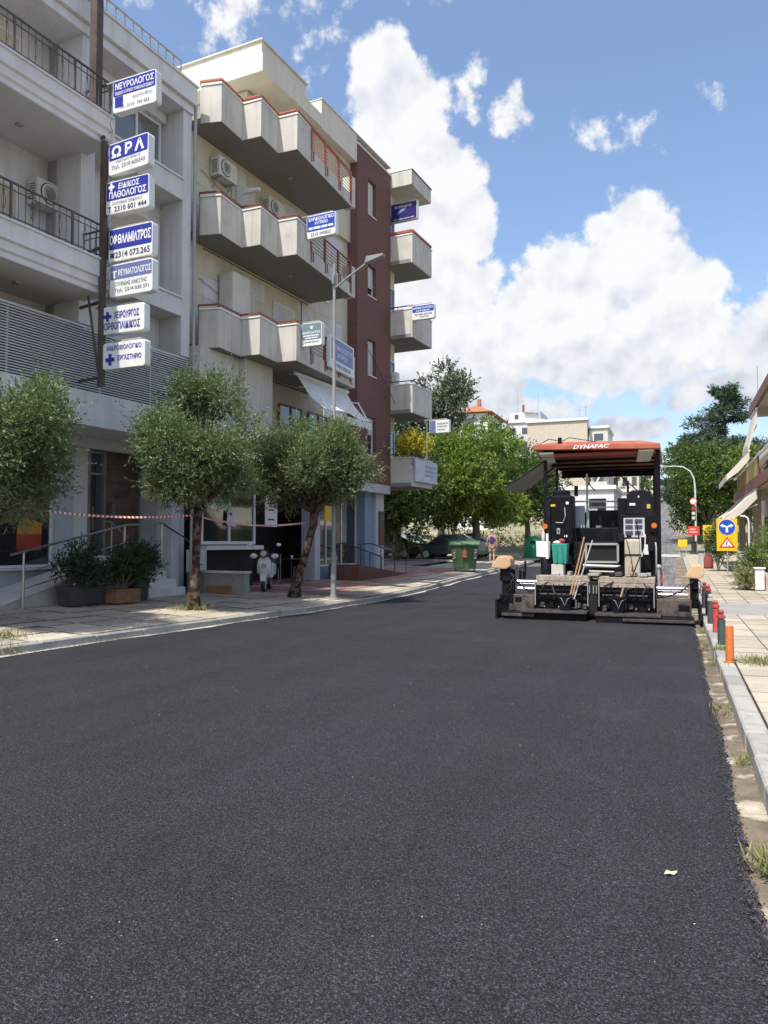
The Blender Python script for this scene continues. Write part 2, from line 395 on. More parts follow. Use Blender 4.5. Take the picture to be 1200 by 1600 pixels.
cream_wall = mk('cream_render', (0.58,0.54,0.425), 0.88, var=0.06, vs=1.0, bump=0.08, bs=100, streak=0.12)
balc_grey = mk('balcony_render', (0.54,0.52,0.465), 0.88, var=0.10, vs=1.3, bump=0.1, bs=110, streak=0.24, col2=(0.40,0.385,0.34), c2s=2.4, c2t=(.60,.78))
roof_cream = mk('roof_render', (0.63,0.60,0.51), 0.88, var=0.05, vs=1.2, streak=0.12)
soffit_dark = mk('balcony_underside', (0.22,0.217,0.20), 0.9, var=0.06)  # dark grey paint, lowered further in colour for the little light underneath
brick_m = brick_mat('red_brick', (0.180,0.068,0.056), (0.142,0.056,0.049), (0.16,0.105,0.09))
coping_m = mk('coping_white', (0.72,0.71,0.68), 0.6, var=0.08)
rail_brown = mk('brown_red_rail', (0.22,0.070,0.042), 0.5, var=0.15, spec=0.4)
rail_orange = mk('orange_red_rail', (0.36,0.105,0.055), 0.5, var=0.12)
iron_grey = mk('weathered_iron', (0.105,0.10,0.095), 0.6, var=0.25, metal=0.2)
lamp_grey = mk('lamp_post_grey', (0.25,0.26,0.255), 0.6, var=0.12, streak=.15)
rail_dark = mk('dark_iron', (0.045,0.042,0.042), 0.5, var=0.2, metal=0.3)
post_brown = mk('brown_steel_post', (0.085,0.062,0.052), 0.6, var=0.3, vs=4)
steel = mk('stainless_steel', (0.45,0.44,0.42), 0.32, metal=0.9, var=0.05)
galv = mk('galvanised_steel', (0.36,0.365,0.36), 0.55, metal=0.25, var=0.12, streak=.1)
alu_white = mk('white_aluminium', (0.70,0.70,0.70), 0.45, var=0.04)
alu_grey = mk('grey_aluminium', (0.40,0.42,0.46), 0.4, metal=0.3, var=0.05)
slat_m = mk('slat_aluminium', (0.52,0.52,0.53), 0.5, var=0.05)
shutter_m = wave_bump(mk('roller_shutter', (0.62,0.62,0.62), 0.6, var=0.05), 7.0, 0.9)
shutter_beige = wave_bump(mk('roller_shutter_beige', (0.55,0.49,0.38), 0.6, var=0.06), 7.0, 0.9)
glass_dark = glassmat('window_glass', (0.025,0.028,0.032), 0.04)
glass_grey = glassmat('curtained_glass', (0.16,0.165,0.17), 0.06)
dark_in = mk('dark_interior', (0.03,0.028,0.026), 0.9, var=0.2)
marble = mk('white_marble', (0.58,0.57,0.55), 0.5, var=0.1, vs=2, col2=(0.42,0.41,0.40), c2s=3, c2t=(0.55,0.75))
brown_stone = mk('brown_stone_cladding', (0.14,0.095,0.065), 0.55, var=0.25, vs=2.0, col2=(0.095,0.06,0.042), c2s=3)
grey_pillar = mk('grey_pillar', (0.48,0.49,0.51), 0.75, var=0.06, streak=0.08)
blue_pillar = mk('blue_grey_pillar', (0.22,0.28,0.38), 0.6, var=0.06)
ac_white = mk('ac_casing', (0.62,0.60,0.54), 0.55, var=0.06, streak=0.1)
black_plastic = mk('black_plastic', (0.02,0.02,0.021), 0.5, var=0.1)
sign_white = mk('sign_white', (0.74,0.735,0.72), 0.4, var=0.05, streak=.16)
sign_blue = mk('sign_blue', (0.035,0.045,0.30), 0.3, var=0.03)
sign_blue2 = mk('sign_bright_blue', (0.03,0.075,0.42), 0.3, var=0.03)
sign_grey = mk('sign_teal_grey', (0.18,0.24,0.28), 0.35, var=0.04)
sign_purple = mk('sign_purple', (0.030,0.026,0.14), 0.3, var=0.1)
sign_violet = mk('sign_violet_blue', (0.13,0.16,0.34), 0.35, var=0.08)
ink_dark = mk('ink_dark', (0.05,0.05,0.09), 0.5, var=0)
ink_grey = mk('ink_grey', (0.30,0.30,0.36), 0.5, var=0)
ink_white = mk('ink_white', (0.80,0.80,0.80), 0.4, var=0)
awning_white = mk('white_canvas', (0.66,0.65,0.62), 0.8, var=0.07, streak=0.1)
bark = mk('olive_bark', (0.15,0.10,0.075), 1.0, var=0.4, vs=9, bump=1.0, bs=22, col2=(0.035,0.020,0.016), c2s=7, c2t=(0.44,0.54))
bark_grey = mk('grey_bark', (0.15,0.13,0.105), 1.0, var=0.35, vs=7, bump=1.0, bs=20)
olive_leaf = leafmat('olive_leaf', (0.058,0.100,0.028), (0.190,0.250,0.082), 0.32, 0.45, back=(0.180,0.230,0.110))
lime_leaf = leafmat('bright_leaf', (0.095,0.165,0.022), (0.26,0.34,0.065), 0.42, 0.5)
mid_leaf = leafmat('mid_leaf', (0.055,0.100,0.020), (0.145,0.205,0.048), 0.34, 0.5)
dark_leaf = leafmat('dark_leaf', (0.034,0.066,0.018), (0.085,0.130,0.036), 0.28, 0.5)
poplar_leaf = leafmat('poplar_leaf', (0.050,0.085,0.022), (0.100,0.145,0.045), 0.28, 0.4, back=(0.22,0.25,0.19))
cedar_leaf = leafmat('cedar_needles', (0.045,0.085,0.048), (0.090,0.135,0.075), 0.15, 0.6)
yellow_leaf = leafmat('yellow_blossom', (0.55,0.46,0.02), (0.70,0.60,0.06), 0.35, 0.6)
shrub_leaf = leafmat('dark_shrub_leaf', (0.018,0.040,0.016), (0.045,0.080,0.030), 0.2, 0.5)
grass_leaf = leafmat('weed_blade', (0.14,0.17,0.05), (0.34,0.31,0.14), 0.3, 0.7)
hedge_leaf = leafmat('dry_hedge_leaf', (0.18,0.17,0.06), (0.34,0.31,0.13), 0.3, 0.6)

# ------------------------------------------------------------------ ground, road, pavements
def sheet(xs_of, ys, zf):
    """grid sheet: xs_of(y) -> list of x, same length for every y"""
    mb = MB(); vs = []; fs = []; n = None
    for y in ys:
        xs = xs_of(y); n = len(xs)
        vs += [(x, y, zf(x, y)) for x in xs]
    for j in range(len(ys)-1):
        for i in range(n-1): fs.append((j*n+i, j*n+i+1, (j+1)*n+i+1, (j+1)*n+i))
    return mb.add(vs, fs)
YS = [-40,-20,-8,0,6,12,18,20,21,22,23,24,25,26,28,30,34,38,42,46,50,55,60,65,70,75,80,85,90,95,100,105,110,115,125,140,170,200,250,300,320,360]
gx = [-700,-200,-80,-40,-20,-9,1.2,20,60,200,700]
struct('ground', sheet(lambda y: gx, [-300]+YS+[600,1500], lambda x,y: tz(y)-0.10), earth_m)
ysr = [y for y in YS if -30 < y]
struct('road', sheet(lambda y: [kerb_x(min(y,40))-0.3, -5, -2.5, 0.52], ysr, lambda x,y: tz(y)-0.045), asphalt_old)

# the fresh asphalt mat: ragged right-hand edge up to the paver, left lane paved further on
def edge_x(y): return 0.33 + 0.012*math.sin(y*1.1) + 0.008*math.sin(y*5.3+1)
def edge_j(y): return edge_x(y) + rnd.gauss(0, 0.014)
ys = [-8,-4,-1] + [0.5 + 0.03*i for i in range(560)]
mb = MB(); vs = []; fs = []
for y in ys:
    e = edge_j(y) if y < 16.9 else edge_x(y)
    h = rnd.gauss(0, 0.005)
    vs += [(kerb_x(y)-0.05, y, 0.0), (-3.8, y, 0.0), (-0.3, y, 0.0), (e-0.10, y, 0.0), (e-0.045+rnd.gauss(0,.008), y, -0.004+h*0.6), (e-0.012+rnd.gauss(0,.006), y, -0.020+h), (e+0.012, y, -0.046)]
for j in range(len(ys)-1):
    for i in range(6): fs.append((j*7+i, j*7+i+1, (j+1)*7+i+1, (j+1)*7+i))
yl = [ys[-1], 19, 20,21,22,23,24,25,26,28,30,34,38,41]
o = len(vs)
for y in yl: vs += [(kerb_x(y)-0.05, y, tz(y)), (-4.0, y, tz(y)), (-3.72, y, tz(y)), (-3.66, y, tz(y)-0.046)]
for j in range(len(yl)-1):
    for i in range(3): fs.append((o+j*4+i, o+j*4+i+1, o+(j+1)*4+i+1, o+(j+1)*4+i))
fa = struct('fresh_asphalt', mb.add(vs, fs), asphalt_new)

def rocks(name, pts, sizes, mat, squash=0.7):
    """many small irregular stones in one mesh"""
    oc = np.array([(1,0,0),(-1,0,0),(0,1,0),(0,-1,0),(0,0,1),(0,0,-1)], float)
    tri = np.array([(0,2,4),(2,1,4),(1,3,4),(3,0,4),(2,0,5),(1,2,5),(3,1,5),(0,3,5)])
    n = len(pts); V = oc[None]*(0.6+0.8*nrg.random((n,6,1)))*np.asarray(sizes)[:,None,None]
    a = nrg.random(n)*6.28; c, s = np.cos(a), np.sin(a)
    x = V[...,0]*c[:,None]-V[...,1]*s[:,None]; y = V[...,0]*s[:,None]+V[...,1]*c[:,None]
    V = np.stack([x, y, V[...,2]*squash], -1) + np.asarray(pts)[:,None]
    F = tri[None] + (np.arange(n)*6)[:,None,None]
    me = bpy.data.meshes.new(name); V = V.reshape(-1,3); F = F.reshape(-1,3)
    me.from_pydata(V.tolist(), [], F.tolist()); me.materials.append(mat)
    return link(name, me)
n = 9000
yy = 1.5 + 15.2*nrg.random(n)**1.6
xx = np.array([edge_x(q) for q in yy]) + nrg.normal(-0.005, 0.020, n)
sz = 0.003 + 0.006*nrg.random(n)**2
off = xx - np.array([edge_x(q) for q in yy])
zz = np.where(off < -0.03, 0.0, np.where(off < 0.012, -0.02, -0.042)) + sz*0.3
tag(rocks('asphalt_crumbs', np.stack([xx, yy, zz], -1), sz, crumb_m), 'loose black asphalt crumbs along the ragged right edge of the mat', 'asphalt crumbs', kind='stuff')
n = 260
yy = 1.8 + 13*nrg.random(n)**1.5; xx = 0.2 - 8.6*nrg.random(n); sz = 0.002 + 0.0035*nrg.random(n)**2
tag(rocks('loose_chippings', np.stack([xx, yy, sz*0.3], -1), sz, stone_m), 'tiny pale stone chippings scattered over the fresh asphalt', 'chippings', kind='stuff')

# right gutter, kerb and pavement
struct('gutter', sheet(lambda y: [0.05, 0.40, 0.505], ysr, lambda x,y: tz(y)-0.040+(0.012 if x > 0.45 else 0)), dirt_m)
kb = tag(MB().box(0.515, 0.67, -10, 140, -0.3, -0.06).build('kerb', kerb_m), kind='structure')
ks = MB().slabbox(0, 0.18, 0.006, 0.694, -0.16, 0, 0.016).mesh('kerb_stone', kerb_m)
for i in range(47):
    y = -1 + i*0.7
    o = link('kerb_stone', ks, kb, (0.50 + rnd.uniform(-.006,.006), y, 0.12 + tz(y) + rnd.uniform(-.006,.006)))
    o.rotation_euler = (math.atan(0.0163 if y > 24 else 0) + rnd.uniform(-.004,.004), rnd.uniform(-.01,.01), rnd.uniform(-.006,.006))
mb = MB(); vs = []; fs = []
yk = [32,34,38,42,46,50,54]
for y in yk: vs += [(0.50,y,tz(y)-0.06),(0.50,y,tz(y)+0.11),(0.515,y,tz(y)+0.12),(0.68,y,tz(y)+0.12)]
for j in range(len(yk)-1):
    for i in range(3): fs.append((j*4+i, j*4+i+1, (j+1)*4+i+1, (j+1)*4+i))
tag(mb.add(vs, fs).build('kerb_run', kerb_m, kb), kind='stuff')
yw = [y for y in ysr if y < 60]
pv = struct('pavement_right', sheet(lambda y: [0.67, 2, 8.0], yw, lambda x,y: tz(y)+0.085), joint_m)
tile = MB().slabbox(0.003, 0.497, 0.003, 0.497, -0.05, 0, 0.006).tile_mesh('paving_slab', slab_cream, joint_m)
tile_g = MB().slabbox(0.003, 0.497, 0.003, 0.497, -0.05, 0, 0.006).tile_mesh('paving_slab', slab_grey, joint_m)
cnt = 0
for r in range(64):
    y = 4.0 + r*0.5
    for c in range(7):
        x = 0.685 + c*0.5
        if y < 9 and c > 2 or y < 14 and c > 4: continue
        if 17.3 < y < 20.2 and c >= 0 and x > 0.9: continue
        if cnt >= 300: continue
        cnt += 1
        o = link('paving_slab', tile if rnd.random() < 0.86 else tile_g, pv, (x, y, 0.12+tz(y)+rnd.uniform(-.003,.003)))
        o.rotation_euler = (math.atan(0.0163 if y > 24 else 0)+rnd.uniform(-.003,.003), rnd.uniform(-.003,.003), 0)
rest = MB()
for r in range(110):
    y = 4.0 + r*0.5
    for c in range(14):
        x = 0.685 + c*0.5
        shown = r < 64 and c < 7 and not (y < 9 and c > 2 or y < 14 and c > 4)
        if shown and cnt > 0 and y < 26: continue
        if 17.3 < y < 20.2: continue
        if y >= 26 and shown: 
            pass
        rest.slabbox(x+.004, x+.496, y+.004, y+.496, tz(y)+0.06, tz(y)+0.1165, 0.006)
tag(rest.build('far_paving_slabs', slab_cream, pv), kind='stuff')
struct('driveway_strip', MB().slabbox(0.93, 8, 17.52, 20.48, 0.05, 0.124, 0.004), mk('driveway_concrete', (.27,.265,.25), .9, var=.15, vs=3, fine=.1, bump=.2))

# left pavement: long slabs, cream near us and red in front of the brick-fronted house
yl2 = [-10,-4,0,4,6,8,10,12,14,16,17,18,19,20,22,24,26,28,30,32,34,36,40,46,52,60,66]
pl = struct('pavement_left', sheet(lambda y: [-40,-20,-15,-13.2,-12.2,kerb_x(y)-3,kerb_x(y)-1.5,kerb_x(y)-0.17], yl2, lambda x,y: walk_z(x,y)-0.03), joint_m)
ms = {}
for k, m in (('c', slab_cream), ('g', slab_grey), ('r', slab_red)):
    ms[k] = MB().slabbox(-0.298, 0.298, 0.008, 0.972, -0.04, 0, 0.014).tile_mesh('paving_slab', m, joint_m)
cnt = 0; rest_r = MB(); rest_c = MB()
for r in range(62):
    y = 5.0 + r*0.98
    for c in range(8 if y < 34 else 14):
        k = kerb_x(y+0.5)
        x = k - 0.17 - 0.32 - c*0.61 + (0.0)
        if x < (-13.6 if y < 34 else -16): continue
        if 34.2 < y < 40 and x < -11: continue
        z = walk_z(x, y+0.49)
        red = y > 18.0 and y < 34 and c >= 2
        kind = 'r' if red or rnd.random() < 0.03 else ('c' if rnd.random() < 0.7 else 'g')
        if cnt < 300 and y < 40:
            cnt += 1
            o = link('paving_slab', ms[kind], pl, (x, y, z+rnd.uniform(-.006,.006)))
            slope = math.atan2(walk_z(x-.3,y)-walk_z(x+.3,y), 0.6)
            o.rotation_euler = (math.atan(tz(y+1)-tz(y))+rnd.uniform(-.003,.003), slope+rnd.uniform(-.003,.003), (0.0 if y > 18 else -math.atan(0.131))+rnd.uniform(-.006,.006))
        else:
            (rest_r if kind == 'r' else rest_c).slabbox(x-.297, x+.297, y+.005, y+.975, z-.05, z, 0.005)
tag(rest_c.build('far_paving_slabs', slab_cream, pl), kind='stuff')
if rest_r.v: tag(rest_r.build('far_red_slabs', slab_red, pl), kind='stuff')
kl = tag(sheet(lambda y: [kerb_x(y)-0.15, kerb_x(y)-0.05], yl2, lambda x,y: tz(y)-0.02).build('kerb_left', kerb_m), kind='structure')
ks2 = MB().slabbox(-0.17, 0, 0.004, 0.996, -0.16, 0, 0.02).mesh('kerb_stone', kerb_m)
for i in range(42):
    y = 3.0 + i*1.0
    a = math.atan2(kerb_x(y+1)-kerb_x(y), 1.0)
    o = link('kerb_stone', ks2, kl, (kerb_x(y)+rnd.uniform(-.01,.01), y, 0.122+tz(y)+rnd.uniform(-.008,.008)))
    o.rotation_euler = (math.atan(tz(y+1)-tz(y))+rnd.uniform(-.006,.006), rnd.uniform(-.02,.02), -a+rnd.uniform(-.006,.006))
# pale gutter strip along the left kerb
struct('gutter_left', sheet(lambda y: [kerb_x(y)-0.01, kerb_x(y)+0.10+0.05*math.sin(y*1.7)+0.03*math.sin(y*4.1)], [3+0.5*i for i in range(76)], lambda x,y: tz(y)+0.004), concrete)
# side street behind the brick-fronted house
struct('side_street', sheet(lambda y: [-45,-25,-11.2], [34.4,36,38,40.2], lambda x,y: walk_z(-13,y)+0.006), asphalt_old)
# pale crossing further up
struct('crossing_strip', sheet(lambda y: [-7.4,-3,0.4], [58.5,60,62,64], lambda x,y: tz(y)-0.030), concrete)

n = 2600
yy = 6 + 22*nrg.random(n)**1.3; kx = np.array([kerb_x(q) for q in yy]); xx = kx + np.abs(nrg.normal(0, .05, n)) + .004; sz = .004+.013*nrg.random(n)**3
tag(rocks('kerb_rubble', np.stack([xx, yy, sz*.3+.005], -1), sz, mk('rubble', (.30,.26,.20), .9, island=.6)), 'dusty rubble and crumbs lying along the left kerb', 'rubble', kind='stuff')

# ------------------------------------------------------------------ near white building on the left (t, s, z frame)
def part(parent, name, mat, boxes, bevel=0.0, smooth=False):
    mb = MB()
    for b in boxes: mb.box(*b)
    return mb.build(name, mat, parent, bevel=bevel, smooth=smooth)
def window(parent, t, s0, s1, z0, z1, frame=alu_white, pane=glass_dark, shutter=None, sh_frac=1.0, mull=1, name='window', fw=0.05, depth=0.06):
    """window in a street-facing wall: frame with pane and roller shutter"""
    mb = MB()
    mb.box(t, t+depth, s0, s1, z0, z0+fw); mb.box(t, t+depth, s0, s1, z1-fw, z1)
    mb.box(t, t+depth, s0, s0+fw, z0+fw, z1-fw); mb.box(t, t+depth, s1-fw, s1, z0+fw, z1-fw)
    for k in range(1, mull+1):
        c = s0 + (s1-s0)*k/(mull+1)
        mb.box(t, t+depth-.006, c-fw*.5, c+fw*.5, z0+fw, z1-fw)
    w = mb.build(name, frame, parent)
    for k in range(mull+1):
        a = s0 + (s1-s0)*k/(mull+1) + fw*.4; b = s0 + (s1-s0)*(k+1)/(mull+1) - fw*.4
        MB().box(t+.012, t+.022, a, b, z0+fw*.6, z1-fw*.6).build('pane', pane, w)
    if shutter:
        zs = z1-fw-(z1-z0-2*fw)*sh_frac
        MB().box(t+depth-.012, t+depth+.012, s0+fw, s1-fw, zs, z1-fw).build('shutter', shutter, w)
    return w
def railing(parent, pts, z0, z1, mat, step=0.12, ornament=True, name='railing', bar_r=0.008):
    """iron railing along a polyline of (t, s): rails as one part, balusters as its pieces"""
    mb = MB()
    for (a, b) in zip(pts[:-1], pts[1:]):
        mb.bar((*a, z1), (*b, z1), 0.04, 0.03); mb.bar((*a, z0+.08), (*b, z0+.08), 0.025, 0.02); mb.bar((*a, z1-.14), (*b, z1-.14), 0.02, 0.015)
    rl = mb.build(name, mat, parent)
    bal = MB().box(-bar_r, bar_r, -bar_r, bar_r, 0, z1-z0-.02).mesh('baluster', mat)
    post = MB().box(-.02, .02, -.02, .02, 0, z1-z0-.02).mesh('post', mat)
    sc_ = MB()
    for sg in (1, -1):
        q = [(0, sg*(0.012+0.045*math.sin(u*3.1416)*(1-0.5*u)), 0.18+0.34*u) for u in [i/8 for i in range(9)]]
        q += [(0, sg*(0.012+0.03*math.cos(u*5)), 0.52+0.03*math.sin(u*5)) for u in [i/6 for i in range(1, 6)]]
        sc_.tube(q, 0.006, 4)
    scm = sc_.mesh('scroll', mat)
    for (a, b) in zip(pts[:-1], pts[1:]):
        va, vb = Vector(a), Vector(b); ln = (vb-va).length; n = max(1, int(ln/step)); ang = math.atan2(vb.y-va.y, vb.x-va.x) - math.pi/2
        for i in range(n+1):
            p = va + (vb-va)*(i/n)
            if i % 9 == 0: link('post', post, rl, (p.x, p.y, z0), ang)
            else: link('baluster', bal, rl, (p.x, p.y, z0), ang)
            if ornament and i % 4 == 2: link('scroll', scm, rl, (p.x, p.y, z0), ang)
    return rl

b1 = bthing('clinic_building', 'grey-white four-storey building with iron-railed balconies at the left edge', 'building')
S0 = -17.0
part(b1, 'wall', white_wall, [(-9, -1.05, S0, -6.85, 4.35, 13.0), (-9, -0.75, -6.85, -3.2, 4.35, 13.0), (-9, -0.3, S0, -3.2, 13.0, 13.2)])
part(b1, 'bay_frame', white_wall, [(-1.05, 0.0, -6.85, -6.45, 6.42, 12.89), (-0.75, 0.0, -3.52, -3.2, 6.42, 12.89),
     (-0.75, -0.004, -6.45, -3.52, 7.44, 7.90), (-0.75, -0.004, -6.45, -3.52, 10.49, 11.02)], bevel=0.012)
for z in (7.902, 11.022): part(b1, 'sill', white_fascia, [(-0.02, 0.035, -6.47, -3.5, z, z+.05)])
part(b1, 'roof_slab', white_fascia, [(-9, 0.16, S0, -3.16, 13.12, 13.60), (-9, 0.06, S0, -3.18, 12.89, 13.115), (-9, 0.20, S0, -3.14, 13.602, 13.66)], bevel=0.015)
window(b1, -0.74, -5.35, -3.6, 11.03, 12.62, alu_white, glass_grey, None, mull=1, fw=0.07)
part(b1, 'shutter_box', white_fascia, [(-0.74, -0.55, -6.2, -3.56, 12.63, 12.88)])
window(b1, -0.74, -5.35, -3.62, 7.95, 9.95, alu_white, glass_dark, shutter_beige, 1.0, mull=0)
window(b1, -0.74, -5.9, -4.1, 4.98, 6.6, alu_white, glass_dark, shutter_beige, 0.8, mull=0)
# roof railing: low, with small crossed panels
rr = MB(); rr.bar((0.1, S0, 14.0), (0.1, -3.75, 14.0), 0.06, 0.05); rr.bar((0.1, S0, 13.74), (0.1, -3.75, 13.74), 0.03, 0.03)
rro = rr.build('roof_railing', galv, b1)
pm = MB().box(-.012, .012, -.012, .012, 0, .33).mesh('baluster', galv)
for i in range(int((-3.75-S0)/.28)+1): link('baluster', pm, rro, (0.1, -3.76 - i*.28, 13.66))
# balconies
for zb, zt, nm in ((6.93, 7.65, 'lower'), (10.22, 10.86, 'upper')):
    prof = [(-1.05, zb), (0.70, zb), (0.70, zb+0.10), (0.745, zb+0.14), (0.745, zb+0.30), (0.80, zb+0.33), (0.80, zt-0.05), (0.84, zt-0.04), (0.84, zt), (0.66, zt), (0.66, zb+0.24), (-1.05, zb+0.24)]
    bo = MB().prism_ax(prof, S0, -6.70, 'y').build('balcony', white_fascia, b1)
    MB().box(-0.0, 0.80, -6.70, -6.66, zb+0.012, zt-0.01).build('end_panel', white_fascia, bo)
    MB().box(-1.05, 0.69, S0, -6.71, zb-0.012, zb-0.002).build('soffit', soffit_m, bo)
    railing(b1, [(0.75, -13.5), (0.75, -6.76), (0.02, -6.76)], zt, zt+0.74, iron_grey, step=0.16, bar_r=0.0055)
    for k, sd in enumerate((-10.6, -8.9)):
        w = window(b1, -1.045, sd, sd+1.25, zb+0.25, zb+2.35, alu_white, glass_dark, shutter_beige, 0.75 if k else 0.35, mull=0)
    part(b1, 'soffit_lamp', galv, [(-0.3, -0.18, -8.3, -8.18, zb-0.05, zb-0.013)])
# first-floor screen of thin horizontal slats
slat = MB().box(-0.012, 0.012, S0, -3.24, 0, 0.026).mesh('slat', slat_m)
scr = MB().box(-0.045, -0.014, S0, -3.24, 6.36, 6.40).build('slat_screen', alu_grey, b1)
for s in (-16, -13.5, -11, -8.6, -6.2, -4.6, -3.28): MB().box(-0.045, -0.014, s-.02, s+.02, 4.96, 6.358).build('upright', alu_grey, scr)
for i in range(25): link('slat', slat, scr, (0.0, 0, 4.985 + i*0.0565))
part(b1, 'screen_shade_panel', dark_in, [(-0.16, -0.12, S0, -3.22, 4.96, 6.35)])  # added panel, its dark colour stands in for the shade behind the slats
part(b1, 'canopy_fascia', white_fascia, [(-0.30, 0.02, S0, -3.2, 4.19, 4.955)], bevel=0.012)
part(b1, 'soffit', soffit_m, [(-6, -0.31, S0, -3.2, 4.20, 4.345)])
part(b1, 'beam', soffit_m, [(-1.62, -1.38, S0, -3.2, 3.93, 4.195)])
# ground floor, set back
part(b1, 'ground_wall', grey_pillar, [(-6, -1.6, -6.1, -5.45, 0.2, 4.19), (-6, -1.62, S0, -7.9, 0.2, 0.98), (-6, -1.62, -7.9, -6.1, 0.2, 0.98), (-6, -1.6, S0, -11, 0.98, 4.19)])
part(b1, 'pillar', grey_pillar, [(-0.85, -0.35, -3.42, -3.10, 0.2, 4.19)], bevel=0.01)
part(b1, 'window_sill', marble, [(-1.66, -1.48, S0, -6.11, 0.985, 1.03)])
sf = window(b1, -1.60, -11.0, -6.12, 1.04, 3.9, alu_white, glass_dark, None, mull=2, name='shop_window', fw=0.06)
pz = MB().prism_ax([(-7.05, 1.9), (-6.98, 2.2), (-6.40, 2.05), (-6.40, 1.45), (-7.05, 1.45)], -1.572, -1.566, 'x').build('poster', mk('poster_orange', (0.55,0.24,0.03), 0.5), sf)
MB().box(-1.565, -1.562, -7.05, -6.40, 1.42, 1.80).build('poster_base', mk('poster_red', (0.33,0.045,0.025), 0.5), sf)
part(b1, 'cream_panel', soffit_m, [(-1.75, -1.63, -5.45, -5.0, 1.2, 3.93)])
dr = part(b1, 'door', steel, [(-1.72, -1.64, -4.98, -4.90, 1.2, 3.9), (-1.72, -1.64, -4.46, -4.40, 1.2, 3.9), (-1.72, -1.64, -4.90, -4.46, 3.3, 3.36), (-1.72, -1.64, -4.90, -4.46, 3.84, 3.9)])
MB().box(-1.70, -1.69, -4.89, -4.47, 1.2, 3.29).build('pane', glass_dark, dr); MB().box(-1.70, -1.69, -4.89, -4.47, 3.37, 3.83).build('pane', glass_dark, dr)
MB().box(-1.64, -1.60, -4.86, -4.83, 1.9, 2.5).build('handle', steel, dr)
cl = part(b1, 'stone_wall', brown_stone, [(-6, -1.72, -4.39, -3.2, 0.9, 4.19)])
st = MB(); st.add([(0,0,0),(0,.588,0),(0,.588,.345),(0,0,.345),(.018,.004,.004),(.018,.584,.004),(.018,.584,.341),(.018,.004,.341)], [(4,5,6,7),(0,1,5,4),(1,2,6,5),(2,3,7,6),(3,0,4,7)])
stm = st.mesh('stone_panel', brown_stone)
for r in range(9):
    for k in range(2): link('stone_panel', stm, cl, (-1.72, -4.385+k*0.593, 1.05+r*0.35))
part(b1, 'bell_panel', steel, [(-1.70, -1.685, -4.15, -4.02, 2.25, 2.6)])
part(b1, 'landing', marble, [(-6, -1.03, -5.6, -3.12, 0.2, 1.285)])
MB().cyl((0.06, -3.12, 0.3), (0.06, -3.12, 13.3), 0.045, n=8).cyl((0.06, -3.12, 13.3), (0.06, -3.32, 13.42), 0.045, n=8).build('downpipe', galv, b1, smooth=True)

# entrance steps
stp = bthing('entrance_steps', 'white marble entrance steps beside the potted shrubs', 'steps', 0, 0)
for i in range(5):
    z = 0.28 + 0.2*i; t1 = 0.15 - 0.30*i
    MB().slabbox(-1.02, t1, -4.75, -3.45, z-0.0, z+0.2, 0.012).build('step', marble, stp)
# ramp with stainless handrail
rp = bthing('access_ramp', 'pale marble ramp with stainless handrail along the white building', 'ramp')
MB().add([(-0.2,-9.6,0.22),(-1.35,-9.6,0.22),(-1.35,-5.0,0.22),(-0.2,-5.0,0.22),(-0.2,-8.7,0.30),(-1.35,-8.7,0.30),(-1.35,-5.0,1.24),(-0.2,-5.0,1.24),(-0.2,-9.6,0.28),(-1.35,-9.6,0.28)],
    [(0,1,2,3),(0,8,4,7,3),(1,2,6,5,9),(2,3,7,6),(8,9,5,4),(4,5,6,7),(0,1,9,8)]).build('ramp_body', concrete, rp)
MB().add([(-0.16,-9.6,0.285),(-1.36,-9.6,0.285),(-1.36,-8.7,0.305),(-0.16,-8.7,0.305),(-1.36,-5.0,1.25),(-0.16,-5.0,1.25),
          (-0.16,-9.6,0.32),(-1.36,-9.6,0.32),(-1.36,-8.7,0.34),(-0.16,-8.7,0.34),(-1.36,-5.0,1.285),(-0.16,-5.0,1.285)],
    [(6,7,8,9),(9,8,10,11),(0,3,9,6),(3,5,11,9),(1,7,8,2),(2,8,10,4),(4,10,11,5),(0,6,7,1),(0,1,2,3),(3,2,4,5)]).build('ramp_deck', marble, rp)
hr = MB().tube([(-0.1,-8.35,1.36),(-0.1,-8.1,1.41),(-0.1,-5.25,2.02),(-0.1,-3.95,2.08)], 0.025, 8).build('handrail', steel, rp, smooth=True)
for s, z0, z1 in ((-8.05,0.28,1.41),(-6.75,0.5,1.69),(-5.3,0.7,2.0),(-4.05,1.0,2.06)):
    MB().cyl((-0.1,s,z0),(-0.1,s,z1), 0.024, n=8).build('post', steel, rp, smooth=True)
MB().tube([(-0.1,-8.05,0.98),(-0.1,-5.3,1.60),(-0.1,-4.05,1.66)], 0.012, 6).build('mid_rail', steel, rp)
MB().tube([(-0.1,-8.05,0.66),(-0.1,-5.3,1.28),(-0.1,-4.05,1.34)], 0.012, 6).build('mid_rail', steel, rp)
hr2 = bthing('step_handrail', 'stainless handrail running down beside the marble steps', 'handrail')
MB().tube([(-1.3,-4.75,2.12),(-1.1,-4.75,2.12),(0.05,-4.70,1.3)], 0.02, 8).build('handrail', steel, hr2, smooth=True)
for t, z0, z1 in ((-1.1,1.25,2.12),(-0.02,0.3,1.33)): MB().cyl((t,-4.72,z0),(t,-4.72,z1), 0.018, n=6).build('post', steel, hr2)
hr3 = bthing('wall_handrail', 'dark handrail slanting down the grey pillar right of the steps', 'handrail')
MB().tube([(-0.3,-3.9,2.12),(-0.25,-3.05,1.75),(0.12,-2.98,1.45)], 0.02, 8).build('handrail', rail_dark, hr3)
MB().cyl((0.12,-2.98,0.3),(0.12,-2.98,1.45), 0.016, n=6).build('post', rail_dark, hr3)

